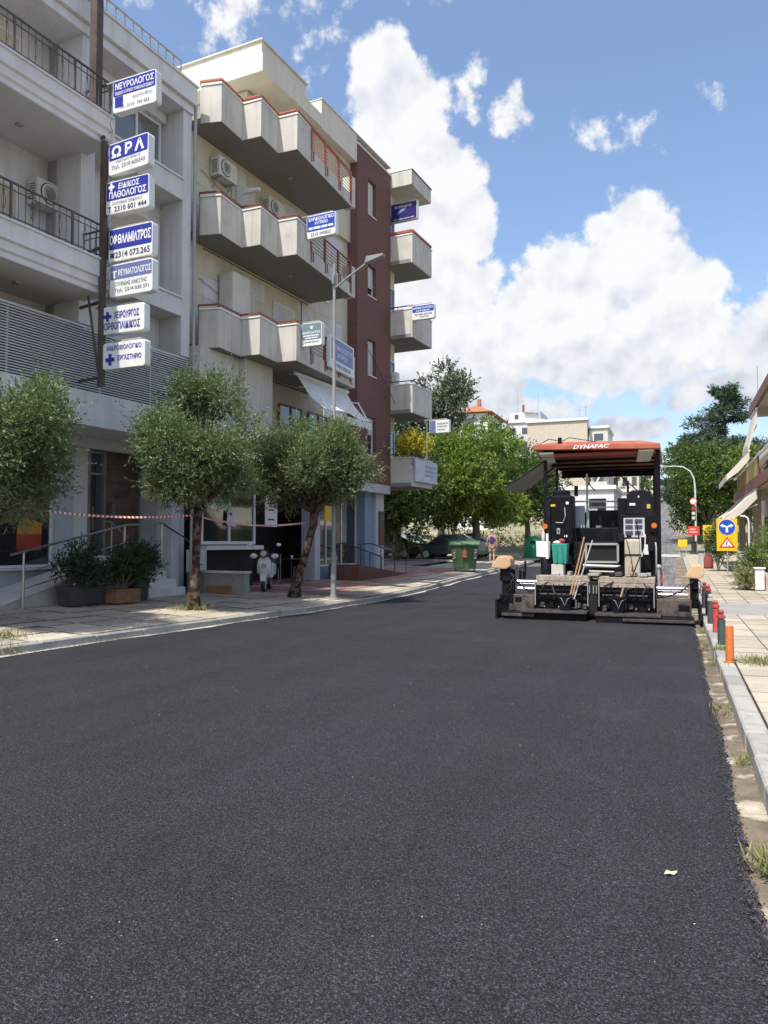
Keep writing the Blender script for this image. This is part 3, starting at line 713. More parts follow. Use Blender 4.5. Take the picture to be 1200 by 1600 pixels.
# sign post at the balcony corner
sp = bthing('sign_post', 'tall dark brown steel post carrying the column of doctor signs', 'post', 0.83, -6.98)
MB().box(-.055,.055,-.055,.055, 4.9, 10.2).build('lower_post', post_brown, sp); MB().box(-.38,-.18,-.09,.09, 10.5, 15.2).build('upper_post', post_brown, sp)
for z in (5.1, 6.72, 7.9, 10.3): MB().bar((0,0,z),(-0.9,0.18,z+0.02), 0.05, 0.05).build('bracket', post_brown, sp)
MB().bar((0,-.05,5.0),(-0.28,-0.12,6.85), 0.04).build('strut', post_brown, sp)
wr = MB()
for k in range(9):
    z = 6.0 + k*0.55; wr.tube([(.02,.08,z),(.12,.10,z+.05),(.06,.09,z+.2),(.10,.1,z+.33)], 0.006, 4)
wr.build('cables', black_plastic, sp)

def ac_unit(label, t, s, z, w=0.82, h=0.56, d=0.32, face='s', group='air conditioner units'):
    """outdoor unit; face 's' looks along the street towards us, 't' looks out from the wall"""
    a = bthing('air_conditioner', label, 'air conditioner', t, s, z, group, rz=0.0 if face == 't' else -math.pi/2)
    MB().box(0, d, -w/2, w/2, 0, h).build('casing', ac_white, a, bevel=0.015)
    MB().lathe([(0.0,0.0),(0.22,0.0),(0.235,0.012),(0.22,0.02),(0.0,0.02)], (d-.002, -w*.12, h/2), 16, 'x').build('fan_grille', black_plastic, a)
    g = MB()
    for k in range(5): g.lathe([(0.05+k*.04,0.0),(0.056+k*.04,0.0),(0.056+k*.04,.006),(0.05+k*.04,.006)], (d+.02, -w*.12, h/2), 16, 'x')
    g.build('fan_rings', ac_white, a)
    v = MB()
    for k in range(7): v.box(d*.2, d*.8, -w/2-.006, -w/2+.01, .08+k*.055, .1+k*.055)
    v.build('side_vents', black_plastic, a)
    b = MB()
    for y in (-w*.35, w*.35): b.bar((-.06,y,-.03),(d,y,-.03), .035); b.bar((-.02,y,-.28),(d*.8,y,-.03), .03)
    b.build('bracket', galv, a)
    return a
ac_unit('air conditioner unit on the lower balcony wall of the white building', -1.0, -7.0, 9.02, face='t')

# ------------------------------------------------------------------ cream building with stepped balconies and a brick-faced bay
b2 = bthing('stepped_balcony_building', 'cream apartment building with stepped balconies and a dark red brick bay', 'building')
part(b2, 'wall', cream_wall, [(-9, -0.42, -3.19, 6.16, 3.95, 12.86), (-9, -1.0, 0.6, 6.16, 12.86, 15.9), (-9, -0.30, 3.6, 6.16, 12.862, 15.9)])
# cladding panels between the windows
pn = MB().add([(0,0,0),(0,.97,0),(0,.97,.6),(0,0,.6),(.012,.012,.012),(.012,.958,.012),(.012,.958,.588),(.012,.012,.588)], [(4,5,6,7),(0,1,5,4),(1,2,6,5),(2,3,7,6),(3,0,4,7)])
pcm = pn.mesh('cladding_panel', cream_wall); pgm = pn.mesh('cladding_panel', white_wall)
wl = bpy.data.objects.new('cladding', None); COL.objects.link(wl); wl.parent = b2
for r in range(14):
    for k in range(9):
        s = -3.17 + k*0.99; z = 4.1 + r*0.615
        link('cladding_panel', pgm if rnd.random() < 0.22 and k > 0 else pcm, wl, (-0.419, s, z))
part(b2, 'roof_slab', roof_cream, [(-9, 0.0, 0.0, 2.72, 15.94, 16.50), (-9, -0.12, 0.12, 2.72, 16.502, 16.98), (-9, -0.06, 0.06, 2.74, 16.982, 17.03), (-9, 0.0, 2.72, 3.55, 15.94, 16.40),
     (-9, -0.02, 3.55, 6.17, 15.9, 16.93), (-9, -0.05, 6.17, 9.04, 16.6, 16.72), (-9, 0.02, 3.53, 9.06, 16.932, 16.97)], bevel=0.01)
part(b2, 'penthouse_wall', cream_wall, [(-9, -1.6, 0.9, 3.6, 12.86, 15.94)])
window(b2, -1.59, 1.6, 3.0, 13.1, 15.2, rail_brown, glass_dark, None, mull=1)
part(b2, 'lamp', rail_orange, [(-1.58, -1.48, 0.95, 1.05, 14.7, 14.95)])
# brick bay: front built round the four window openings
zw = [(4.95,6.42),(8.03,9.42),(11.12,12.32),(14.30,15.67)]
bx = [(-2.2, 0, 6.17, 7.03, 3.9, 16.6), (-2.2, 0, 7.72, 9.05, 3.9, 16.6)]
zz = [3.9] + [q for w in zw for q in w] + [16.6]
for i in range(0, len(zz), 2): bx.append((-2.2, -0.0, 7.03, 7.72, zz[i], zz[i+1]))
mb = MB()
for b in bx[:2]: mb.box(*b)
for b in bx[2:]: mb.box(b[0], b[1], b[2], b[3], b[4], b[5])
br = mb.build('brick_bay', brick_m, b2)
part(b2, 'bay_coping', coping_m, [(-2.2, 0.04, 6.13, 9.09, 16.602, 16.66)])
for i, (a, b) in enumerate(zw):
    window(b2, -0.20, 7.04, 7.71, a+.01, b-.01, alu_white, glass_dark, shutter_m, (1.0,1.0,0.72,1.0)[i] if i else 0.45, mull=0, fw=0.045)
    part(b2, 'sill', coping_m, [(-0.19, 0.03, 7.02, 7.73, a-.04, a-.002)])
# stepped balconies
zig = [(-2.85,0.0),(-2.70,0.58),(-1.65,0.50),(-1.62,1.10),(-0.62,1.00),(-0.58,1.62),(0.30,1.53)]     # (s, t)
rest_ = [(3.45,1.22)]
def band(poly, th, z0, z1):
    """upright wall of thickness th along a polyline of (s, t)"""
    mb = MB(); n = len(poly); vs = []; fs = []
    ins = []
    for i, (s, t) in enumerate(poly):
        ins.append((s + th*0.9, t - th) if i < n-1 or True else (s, t-th))
    for (s, t), (si, ti) in zip(poly, ins): vs += [(t,s,z0),(t,s,z1),(ti,si,z1),(ti,si,z0)]
    for i in range(n-1):
        for k in range(4): fs.append((i*4+k, i*4+(k+1)%4, (i+1)*4+(k+1)%4, (i+1)*4+k))
    fs.append((0,1,2,3)); fs.append(((n-1)*4+3,(n-1)*4+2,(n-1)*4+1,(n-1)*4))
    return mb.add(vs, fs)
for k, (zb, rm) in enumerate(((12.85, rail_orange), (9.80, rail_brown), (6.75, rail_brown))):
    out = [(t, s) for s, t in zig] + [(1.22, 3.45)]
    slab = out + [(-0.45, 3.45), (-0.45, -2.85)]
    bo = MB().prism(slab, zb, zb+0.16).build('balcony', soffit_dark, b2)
    band([(s, t+.004) for s, t in zig], 0.09, zb+0.002, zb+1.03).build('parapet', balc_grey, bo, bevel=0.012)
    band([(0.30,1.534),(3.45,1.224)], 0.10, zb+0.004, zb+0.42).build('slab_edge', balc_grey, bo, bevel=0.02)
    band([(s-.02, t+.025) for s, t in zig], 0.13, zb+1.032, zb+1.075).build('coping', coping_m, bo)
    pts = [(t-0.03, s+.02, zb+1.17) for s, t in zig] + [(1.20, 3.42, zb+1.17)]
    mbr = MB()
    for a, b in zip(pts[:-1], pts[1:]): mbr.bar(a, b, 0.07 if k == 0 else 0.045, 0.05 if k == 0 else 0.04)
    hrl = mbr.build('handrail', rm, bo)
    for a in pts[:-1]: MB().cyl((a[0],a[1],zb+1.07),(a[0],a[1],zb+1.16), 0.015, n=6).build('rail_stud', rm, hrl)
    for s in (0.36, 1.35, 2.36, 3.38):
        t = 1.52 - (s-.3)*0.098; MB().box(t-.03, t+.03, s-.035, s+.035, zb+0.10, zb+1.15).build('post', rm, bo)
    for i in range(6):
        z = zb + 0.52 + i*0.108; MB().bar((1.50,0.36,z),(1.20,3.40,z), 0.014).build('rail_bar', rm, bo)
    MB().prism([(1.22,3.40),(1.26,3.62),(0.9,3.62),(0.9,3.40)], zb+0.01, zb+1.05).build('end_post', balc_grey, bo)
    # rust-stained fixings below the open railing
    fx = MB()
    for s in (0.5, 1.5, 2.5, 3.3): fx.bar((1.53-(s-.3)*.098, s, zb+0.16),(1.53-(s-.3)*.098, s, zb+0.44), 0.03, 0.05)
    fx.build('fixings', post_brown, bo)
    MB().lathe([(0,0),(.07,0),(.07,.03),(0,.03)], (0.5,0.8,zb-.03), 10).build('ceiling_lamp', galv, bo)
# windows on the cream front
for zf in (6.95, 10.0):
    window(b2, -0.405, -0.75, 0.15, zf+0.15, zf+2.3, alu_white, glass_dark, shutter_m, 0.55, mull=0)
    window(b2, -0.405, 1.2, 2.4, zf+0.15, zf+2.3, alu_white, glass_dark, shutter_m, 0.6, mull=0)
    window(b2, -0.405, 3.4, 4.7, zf+0.15, zf+2.3, alu_white, glass_dark, shutter_m, 0.8, mull=1)
# far-corner balconies beside the bay
part(b2, 'corner_wall', cream_wall, [(-9, -0.25, 9.05, 9.95, 3.9, 16.1), (-9, -1.6, 9.95, 11.0, 3.9, 16.1)])
for k, zb in enumerate((3.85, 6.80, 9.85, 12.90)):
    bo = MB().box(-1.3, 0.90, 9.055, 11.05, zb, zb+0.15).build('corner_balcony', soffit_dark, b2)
    band([(9.06,-0.2),(9.06,0.97),(11.10,0.97),(11.10,-1.3)], 0.09, zb+0.003, zb+1.14).build('parapet', balc_grey, bo)
    band([(9.04,-0.2),(9.04,0.995),(11.13,0.995),(11.13,-1.3)], 0.13, zb+1.142, zb+1.18).build('coping', coping_m, bo)
    rm = rail_orange if k == 3 else rail_dark
    pts = [(-0.2,9.1,zb+1.30),(0.94,9.1,zb+1.30),(0.94,11.06,zb+1.30)]
    mbr = MB()
    for a, b in zip(pts[:-1], pts[1:]): mbr.bar(a, b, 0.06 if k < 3 else 0.1, 0.03 if k < 3 else 0.1)
    for a in ((0.94,9.1),(0.94,10.1),(0.94,11.06),(0.3,9.1)): mbr.cyl((a[0],a[1],zb+1.16),(a[0],a[1],zb+1.30), 0.012, n=6)
    mbr.build('handrail', rm, bo)
    window(b2, -0.245, 9.2, 9.85, zb+0.2, zb+2.3, alu_white, glass_dark, None, mull=0)
ro = part(b2, 'corner_roof', balc_grey, [(-1.6, 0.95, 9.052, 11.1, 16.1, 16.70)], bevel=0.012)
MB().box(-1.6, 0.98, 9.06, 11.13, 16.702, 16.74).build('roof_coping', post_brown, ro)
# first-floor box under the balconies and the open front beside it
part(b2, 'front_pier', balc_grey, [(-0.42, 0.50, -1.45, -0.10, 4.50, 6.745), (-0.42, 0.30, -3.15, -1.46, 3.95, 6.745)], bevel=0.01)
part(b2, 'floor_slab', grey_pillar, [(-3, 0.35, -3.15, 6.17, 3.78, 4.08)], bevel=0.01)
fb = window(b2, -0.38, 1.5, 2.9, 4.3, 6.05, rail_brown, glass_dark, None, mull=1)
window(b2, -0.38, 3.3, 4.6, 4.3, 6.05, rail_brown, glass_dark, None, mull=1)
part(b2, 'flower_box', mk('red_box', (0.42,0.05,0.03), 0.6), [(0.05, 0.25, 1.6, 2.5, 4.75, 4.95)])
# ground floor
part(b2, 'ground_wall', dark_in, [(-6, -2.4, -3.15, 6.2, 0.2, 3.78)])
for bb_ in ((-0.9, -0.35, 3.75, 4.1, 0.2, 3.78), (-2.2, -0.3, 8.35, 9.05, 0.2, 3.9), (-2.4, -0.5, -3.08, -2.75, 0.2, 3.78)): part(b2, 'pillar', grey_pillar, [bb_], bevel=0.01)
part(b2, 'blue_pillar', blue_pillar, [(-1.2, -0.42, 7.62, 8.345, 0.2, 3.9)])
part(b2, 'bay_base', grey_pillar, [(-2.2, -0.02, 6.17, 9.05, 3.55, 3.895)])
w = window(b2, -0.60, -2.0, 0.55, 1.55, 3.3, alu_white, glass_dark, None, mull=1, name='shop_window', fw=0.09)
MB().box(-0.70, -0.30, -2.05, 0.65, 1.40, 1.52).build('counter', alu_white, w)
MB().box(-0.585, -0.575, -1.9, -0.75, 2.62, 3.1).build('blind', soffit_m, w)
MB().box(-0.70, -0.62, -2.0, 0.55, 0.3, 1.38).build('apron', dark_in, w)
w = window(b2, -0.85, 4.12, 7.6, 0.75, 3.45, alu_white, glass_dark, None, mull=2, name='shop_window', fw=0.06)
part(b2, 'shop_plinth', blue_pillar, [(-0.95, -0.75, 4.1, 7.6, 0.2, 0.72)])
part(b2, 'display', soffit_m, [(-1.6, -1.3, 5.2, 7.4, 0.8, 1.5)])
MB().box(-0.29, -0.25, 8.55, 9.0, 1.5, 2.85).build('notice_board', mk('dark_board', (0.05,0.035,0.03), 0.5), b2)
nb = MB()
for k in range(9): nb.box(-0.248, -0.245, 8.6, 8.95, 1.6+k*.13, 1.63+k*.13)
nb.build('board_lines', rail_brown, b2)
# small A-board text panel hung in the shop entrance
bnr = bthing('entrance_banner', 'white printed banner hanging in the dark shop entrance', 'banner', -0.45, 1.25, 2.1)
MB().box(-.01, .01, -.33, .33, 0, 1.0).build('sheet', sign_white, bnr)
q = MB()
for k, (y, z, ww) in enumerate(((0,.82,.2),(0,.72,.26),(0,.62,.18),(0,.5,.24),(0,.2,.3))): q.box(.011, .013, y-ww/2-.03, y+ww/2, z, z+.05)
q.build('print', ink_dark, bnr)
ps = bthing('notice_paper', 'white notice paper taped to the shop window frame', 'paper', -0.5, -0.72, 2.12)
MB().add([(0,-.2,.0),(0,.22,-.05),(.02,.26,.40),(0,-.16,.42)], [(0,1,2,3)]).build('paper', sign_white, ps)
MB().box(.022, .024, -.10, .02, .28, .34).build('print', ink_dark, ps)
# awning on the first floor, its canvas sagging in folds
aw = bthing('white_awning', 'long white canvas awning below the third balcony of the cream building', 'awning')
vs = []; fs = []; nu, nv = 22, 7
for i in range(nu+1):
    s = 0.5 + 3.1*i/nu
    for j in range(nv+1):
        u = j/nv; t = 0.95 + 0.95*u; z = 6.62 - 1.05*u - 0.14*math.sin(u*math.pi) + 0.05*math.sin(s*3.1+u*2)*u + (0.12*math.sin(u*9)*math.exp(-((s-1.2)/.5)**2))
        vs.append((t, s, z))
for i in range(nu):
    for j in range(nv): fs.append((i*(nv+1)+j, i*(nv+1)+j+1, (i+1)*(nv+1)+j+1, (i+1)*(nv+1)+j))
MB().add(vs, fs).build('canvas', awning_white, aw, smooth='all')
MB().box(1.88, 1.90, 0.5, 3.6, 5.30, 5.52).build('valance', awning_white, aw)
MB().cyl((0.95,0.4,6.66),(0.95,3.7,6.66), 0.06).build('roller', alu_white, aw)
for s in (0.7, 3.4): MB().tube([(0.9,s,6.3),(1.5,s,6.2),(1.88,s,5.55)], 0.02, 6).build('arm', alu_white, aw)

ac_unit('air conditioner unit just under the top stepped balcony', -0.38, -1.55, 11.9, face='t')
ac_unit('air conditioner unit further along under the top stepped balcony', -0.38, 0.9, 11.75, face='t')
cv = bthing('covered_unit', 'pale fabric-wrapped unit standing on the third balcony', 'covered unit', -0.1, -1.15, 8.0)
MB().box(-.25,.25,-.42,.42,0,1.25).build('wrap', mk('wrap_cloth', (0.60,0.57,0.50), 0.9, var=0.1, bump=0.8, bs=8), cv, bevel=0.04)
MB().box(-.3,.3,-.36,.36,-.35,-.002).build('stand', galv, cv)
lw = bthing('wall_lamp', 'white lamp arm jutting from the wall under the top balcony', 'lamp', -0.40, -0.9, 11.65)
MB().tube([(0,0,0),(.25,0,.06),(.5,0,.12)], .02, 6).build('arm', alu_white, lw); MB().lathe([(0.0,0),(.07,0),(.08,.3),(.05,.5),(0,.52)], (.45,0,.13), 10, 'x').build('head', alu_white, lw, smooth=True)
ac_unit('air conditioner unit beside the brick bay under the corner balcony', -0.2, 9.6, 8.0, w=.7, face='s')
# low wall with electricity box in front of the shop
mw = bthing('low_wall', 'low pale wall with marble cap before the shop counter', 'wall', 0, 0)
MB().box(-0.5, 1.38, -2.62, -2.40, 0.2, 0.80).build('wall', kerb_m, mw); MB().box(-0.5, 1.42, -2.66, -2.36, 0.802, 0.86).build('cap', marble, mw, bevel=.008)
MB().box(0.2, 1.0, -2.68, -2.64, 0.25, 0.48).build('board', mk('wood_board', (0.25,0.13,0.07), 0.8, var=0.25), mw)
mt = bthing('meter_box', 'pale grey electricity meter box on a post by the marble steps', 'meter box', 0.05, -2.9, 0.25)
MB().box(-.16,.16,-.22,.22,.62,1.17).build('box', mk('meter_grey', (0.46,0.50,0.53), 0.5), mt, bevel=0.02); MB().box(-.05,.05,-.1,.1,0,.62).build('post', galv, mt)
MB().box(.161,.166,-.16,.16,.7,1.1).build('door', mk('meter_door', (0.42,0.46,0.50), 0.5), mt); MB().box(.167,.172,-.03,.03,.76,.8).build('lock', ink_dark, mt)
# small ramp with dark rails at the corner shop
cr = bthing('shop_ramp', 'short ramp with dark handrails at the brick-bay corner shop', 'ramp', 0, 0)
MB().add([(0.9,4.6,.25),(-.3,4.6,.25),(-.3,8.9,.25),(.9,8.9,.25),(.9,4.6,.85),(-.3,4.6,.85),(-.3,8.9,.36),(.9,8.9,.36)], [(0,1,2,3),(4,5,6,7),(0,4,7,3),(1,2,6,5),(0,1,5,4),(2,3,7,6)]).build('ramp_body', mk('ramp_brown', (0.15,0.07,0.05), 0.9, var=.2), cr)
for t in (0.86, -0.2):
    MB().tube([(t,4.7,1.55),(t,5.6,1.58),(t,8.6,1.05),(t,8.7,.95)], 0.025, 6).build('handrail', rail_dark, cr)
    for s, z in ((4.8,1.55),(6.4,1.44),(7.6,1.24),(8.65,1.02)): MB().cyl((t,s,.3),(t,s,z), .014, n=5).build('post', rail_dark, cr)

# cables and conduit on the cream front
for k, pts in enumerate((((-.40,-2.9,4.2),(-.40,-2.9,12.7)), ((-.40,-2.2,9.75),(-.40,3.3,9.72)), ((-.40,-2.2,6.70),(-.38,3.3,6.66)), ((-.40,-.95,10.1),(-.40,-.95,12.2)), ((-.40,2.9,7.0),(-.40,2.9,9.7)))):
    MB().tube(pts, .018 if k else .03, 5).build('conduit', (galv, post_brown, rail_dark)[k % 3], b2)
for k in range(3):
    a, b = (-.36,-2.4,11.9-k*3.05), (-.36,.6,11.7-k*3.05)
    MB().tube([tuple(a[i]+(b[i]-a[i])*u - (0.18*math.sin(u*math.pi) if i == 2 else 0) for i in range(3)) for u in [j/8 for j in range(9)]], .009, 4).build('loose_cable', rail_dark, b2)

# ------------------------------------------------------------------ lettering and signs
def text_geom(body, bold=0.0, shear=0.0):
    c = bpy.data.curves.new('lettering', 'FONT'); c.body = body; c.size = 1.0; c.resolution_u = 2; c.offset = bold; c.shear = shear
    o = bpy.data.objects.new('lettering', c); COL.objects.link(o); bpy.context.view_layer.update()
    me = bpy.data.meshes.new_from_object(o.evaluated_get(bpy.context.evaluated_depsgraph_get()))
    v = np.array([q.co[:] for q in me.vertices]); f = [tuple(p.vertices) for p in me.polygons]
    bpy.data.objects.remove(o); bpy.data.curves.remove(c); bpy.data.meshes.remove(me)
    mn, mx = v.min(0), v.max(0); v = (v - mn) / max(1e-6, 1) ; return v, f, (mx-mn)[0], (mx-mn)[1]
def lettering(parent, body, x0, x1, z0, z1, mat, y, bold=0.0, shear=0.0, axis='s', name='lettering'):
    """flat print stretched into a rectangle; axis 's': reads from -s (towards us); 't': reads from the street side"""
    v, f, w, h = text_geom(body, bold, shear)
    mb = MB()
    px = x0 + v[:,0]/w*(x1-x0); pz = z0 + v[:,1]/h*(z1-z0)
    if axis == 's': vs = [(a, y, b) for a, b in zip(px, pz)]
    else: vs = [(y, a, b) for a, b in zip(px, pz)]
    me = bpy.data.meshes.new(name); me.from_pydata(vs, [], f); me.materials.append(mat)
    return link(name, me, parent)
def bars(parent, x0, x1, z0, z1, mat, y, axis='s'):
    """a line of print too small to read: word-length dashes"""
    x = x0; k = 0; mb = MB()
    while x < x1 - .004:
        w = min((x1-x0)*(.16+.13*((k*7) % 4)/3), x1-x)
        if axis == 's': mb.box(x, x+w, y-.001, y, z0, z1)
        else: mb.box(y, y+.001, x, x+w, z0, z1)
        x += w + (x1-x0)*.035; k += 1
    o = mb.build('print_line', mat, parent); o['kind'] = 'stuff'; return o
def cross_mark(parent, x, z, r, mat, y, name='cross'):
    a = r*0.34
    MB().box(x-a, x+a, y-.001, y, z-r, z+r).box(x-r, x+r, y-.002, y-.001, z-a, z+a).build(name, mat, parent)
def rrect(x0, x1, z0, z1, r, n=4):
    P = []
    for cx, cz, a0 in ((x1-r,z1-r,0),(x0+r,z1-r,90),(x0+r,z0+r,180),(x1-r,z0+r,270)):
        for k in range(n+1):
            a = R(a0+90*k/n); P.append((cx+r*math.cos(a), cz+r*math.sin(a)))
    return P
def box_sign(label, t0, t1, s, z0, z1, panel=None, pmat=None, lines=(), tilt=0.0, d=0.18, group=None, name='light_box_sign', corner=0.06):
    """illuminated box sign standing out from the wall; face towards us. panel: (z0, z1) of coloured field; lines: (text, x0, x1, z0, z1, mat, bold)
    positions within the face are fractions 0..1"""
    o = bthing(name, label, 'sign', t0, s, z0, group); o.rotation_euler = (R(rnd.uniform(-.6,.6)), R(tilt), -BA + R(rnd.uniform(-3,3)))
    W, H = t1-t0, z1-z0
    MB().prism_ax(rrect(0, W, 0, H, corner), 0.0, d, 'y').build('case', sign_white, o, bevel=0.012)
    if panel:
        MB().prism_ax(rrect(.02, W-.02, panel[0]*H, min(panel[1]*H, H-.02), 0.03), -.004, -.001, 'y').build('colour_field', pmat, o)
    for ln in lines:
        if ln[0] == '+': cross_mark(o, ln[1]*W, ln[2]*H, ln[3]*H, ln[4], -.005); continue
        if ln[0] == 'box': MB().box(ln[1]*W, ln[2]*W, -.005, -.003, ln[3]*H, ln[4]*H).build('emblem', ln[5], o); continue
        b, x0, x1, a, c, m = ln[:6]
        if b == '#': bars(o, x0*W, x1*W, a*H, c*H, m, -.006); continue
        lettering(o, b, x0*W, x1*W, a*H, c*H, m, -.007, bold=ln[6] if len(ln) > 6 else 0.0, shear=ln[7] if len(ln) > 7 else 0.0)
    MB().bar((W*.1, d/2, H+.05), (-.25, d/2, H+.05), .035).bar((W*.2, d/2, H), (W*.2, d/2, H+.06), .03).bar((W*.75, d/2, H), (W*.75, d/2, H+.06), .03).bar((W*.1, d/2, H+.05), (W*.85, d/2, H+.05), .03).build('hanger', galv, o)
    return o
iw, idk, ig = ink_white, ink_dark, ink_grey
G1 = 'doctor signs on the brown post'
SG = -7.0
box_sign('topmost sign on the post, blue over white, lettered ΝΕΥΡΟΛΟΓΟΣ', 1.08, 2.24, SG, 10.72, 11.42, (.5,.97), sign_blue,
    [('ΝΕΥΡΟΛΟΓΟΣ',.06,.95,.70,.90,iw,.02), ('ΕΙΔΙΚΟ ΙΑΤΡΕΙΟ ΥΠΝΟΛΟΓΙΣΜΟΥ',.06,.95,.54,.64,iw,.015), ('box',.05,.24,.16,.48,sign_blue), ('Αριάδνη Φανή',.45,.92,.28,.44,ig,0,.3), ('Τηλ. 2310  793 432',.12,.85,.07,.2,idk,.0)], group=G1)
box_sign('sign with large ΩΡΛ on a blue field, second on the post', 0.96, 2.12, SG+.02, 9.40, 10.08, (.46,.98), sign_blue,
    [('Ω',.08,.32,.53,.90,iw,.035), ('Ρ',.42,.60,.53,.90,iw,.04), ('Λ',.66,.90,.53,.90,iw,.04), ('ΑΝΔΡΕΑΔΗΣ ΠΕΡΙΚΛΗΣ',.18,.82,.35,.43,ig,.01), ('Τηλ. 2310 650243',.08,.92,.12,.29,idk,.0)], group=G1)
box_sign('sign lettered ΕΙΔΙΚΟΣ ΠΑΘΟΛΟΓΟΣ with white cross, third on the post', 0.92, 2.08, SG, 8.55, 9.25, (.42,.97), sign_blue,
    [('+',.13,.83,.12,iw), ('ΕΙΔΙΚΟΣ',.30,.78,.73,.91,iw,.02), ('ΠΑΘΟΛΟΓΟΣ',.08,.94,.47,.68,iw,.02), ('ΣΑΖΑΝΙΔΗΣ ΙΟΡΔΑΝΗΣ',.15,.85,.28,.37,ig,.01), ('Τ. 2310 601 444',.05,.95,.06,.23,idk,.01)], group=G1)
box_sign('sign lettered ΟΦΘΑΛΜΙΑΤΡΟΣ in white on dark blue, telephone below', 0.98, 2.16, SG+.03, 7.54, 8.24, (.36,.97), sign_blue,
    [('ΟΦΘΑΛΜΙΑΤΡΟΣ',.03,.97,.50,.82,iw,.035), ('2314 073.265',.16,.95,.09,.28,idk,.015), ('box',.05,.14,.11,.20,idk), ('box',.04,.15,.21,.25,idk)], group=G1)
box_sign('sign lettered ΡΕΥΜΑΤΟΛΟΓΟΣ on violet-blue with a small figure mark', 1.06, 2.22, SG, 6.76, 7.45, (.53,.96), sign_violet,
    [('ΡΕΥΜΑΤΟΛΟΓΟΣ',.21,.97,.62,.82,iw,.015), ('box',.09,.13,.57,.80,iw), ('box',.05,.17,.76,.80,iw), ('ΣΠΥΡΙΔΗΣ ΑΝΕΣΤΗΣ',.12,.88,.32,.44,idk,.0), ('Τηλ. 2314 030 371',.12,.92,.10,.25,idk,.0)], group=G1)
box_sign('white sign with blue cross lettered ΧΕΙΡΟΥΡΓΟΣ ΟΡΘΟΠΑΙΔΙΚΟΣ', 0.83, 1.96, SG+.02, 6.0, 6.58, None, None,
    [('+',.14,.64,.18,sign_blue), ('ΧΕΙΡΟΥΡΓΟΣ',.29,.88,.54,.80,sign_blue,.02), ('ΟΡΘΟΠΑΙΔΙΚΟΣ',.06,.90,.14,.42,sign_blue,.02)], group=G1)
box_sign('lowest sign on the post, white, lettered ΜΙΚΡΟΒΙΟΛΟΓΙΚΟ ΕΡΓΑΣΤΗΡΙΟ', 0.89, 2.02, SG, 5.24, 5.80, None, None,
    [('ΜΙΚΡΟΒΙΟΛΟΓΙΚΟ',.10,.92,.70,.88,sign_blue,.01), ('+',.18,.36,.22,sign_blue), ('ΕΡΓΑΣΤΗΡΙΟ',.36,.92,.30,.50,sign_blue,.02)], group=G1)
box_sign('bright blue sign lettered ΚΑΡΔΙΟΛΟΓΙΚΟ ΙΑΤΡΕΙΟ beside the second stepped balcony', 1.62, 2.59, -0.05, 10.42, 11.08, (.30,.97), sign_blue2,
    [('ΚΑΡΔΙΟΛΟΓΙΚΟ',.08,.95,.75,.91,iw,.02), ('ΙΑΤΡΕΙΟ',.30,.74,.57,.71,iw,.02), ('#',.08,.93,.38,.48,iw,.02), ('2313 040822',.15,.85,.08,.22,idk,.0)])
box_sign('teal-grey sign lettered ΝΕΦΡΟΛΟΓΟΣ in front of the third stepped balcony', 1.62, 2.28, -0.30, 7.20, 7.87, (.27,.97), sign_grey,
    [('ΝΕΦΡΟΛΟΓΟΣ',.06,.94,.52,.63,iw,.02), ('#',.08,.85,.42,.47,iw,.01), ('#',.2,.8,.32,.37,iw,.01), ('#',.15,.85,.15,.20,ig,0), ('box',.45,.55,.72,.80,iw), ('box',.40,.60,.82,.85,iw)])
box_sign('blue and white sign lettered ΔΕΡΜΑΤΟΛΟΓΙΚΟ at the far corner balcony', 0.98, 1.94, 9.0, 10.50, 11.08, (.5,.95), sign_blue2,
    [('ΔΕΡΜΑΤΟΛΟΓΙΚΟ',.06,.94,.72,.86,iw,.02), ('ΙΑΤΡΕΙΟ',.2,.8,.54,.65,iw,.02), ('#',.12,.9,.30,.40,ig,.0), ('#',.35,.75,.14,.22,ig,.0)])
ps = box_sign('dark violet sign hanging under the roof of the corner balcony', -0.20, 1.0, 9.5, 14.86, 15.62, (.02,.98), sign_purple,
    [('#',.15,.8,.72,.86,ig,.0), ('#',.1,.9,.08,.15,ig,.0)], corner=0.02)
MB().add([(0.25,-.006,.28),(.62,-.006,.42),(.80,-.006,.60),(.50,-.006,.52)], [(0,1,2,3)]).build('emblem', mk('pale_blue_print', (0.18,0.25,0.45), 0.4), ps)
sb = box_sign('blue-grey and white sign hung before the trees at the corner', 1.72, 2.56, 9.0, 5.90, 6.40, None, None,
    [('box',.02,.32,.03,.97,sign_violet), ('#',.40,.93,.66,.78,ig,.0), ('#',.40,.9,.45,.55,ig,.0), ('#',.40,.8,.2,.3,ig,.0)], corner=0.02)
MB().cyl((-.16,.12,-1.0),(-.16,.12,.55), .02, n=6).build('pole', galv, sb)
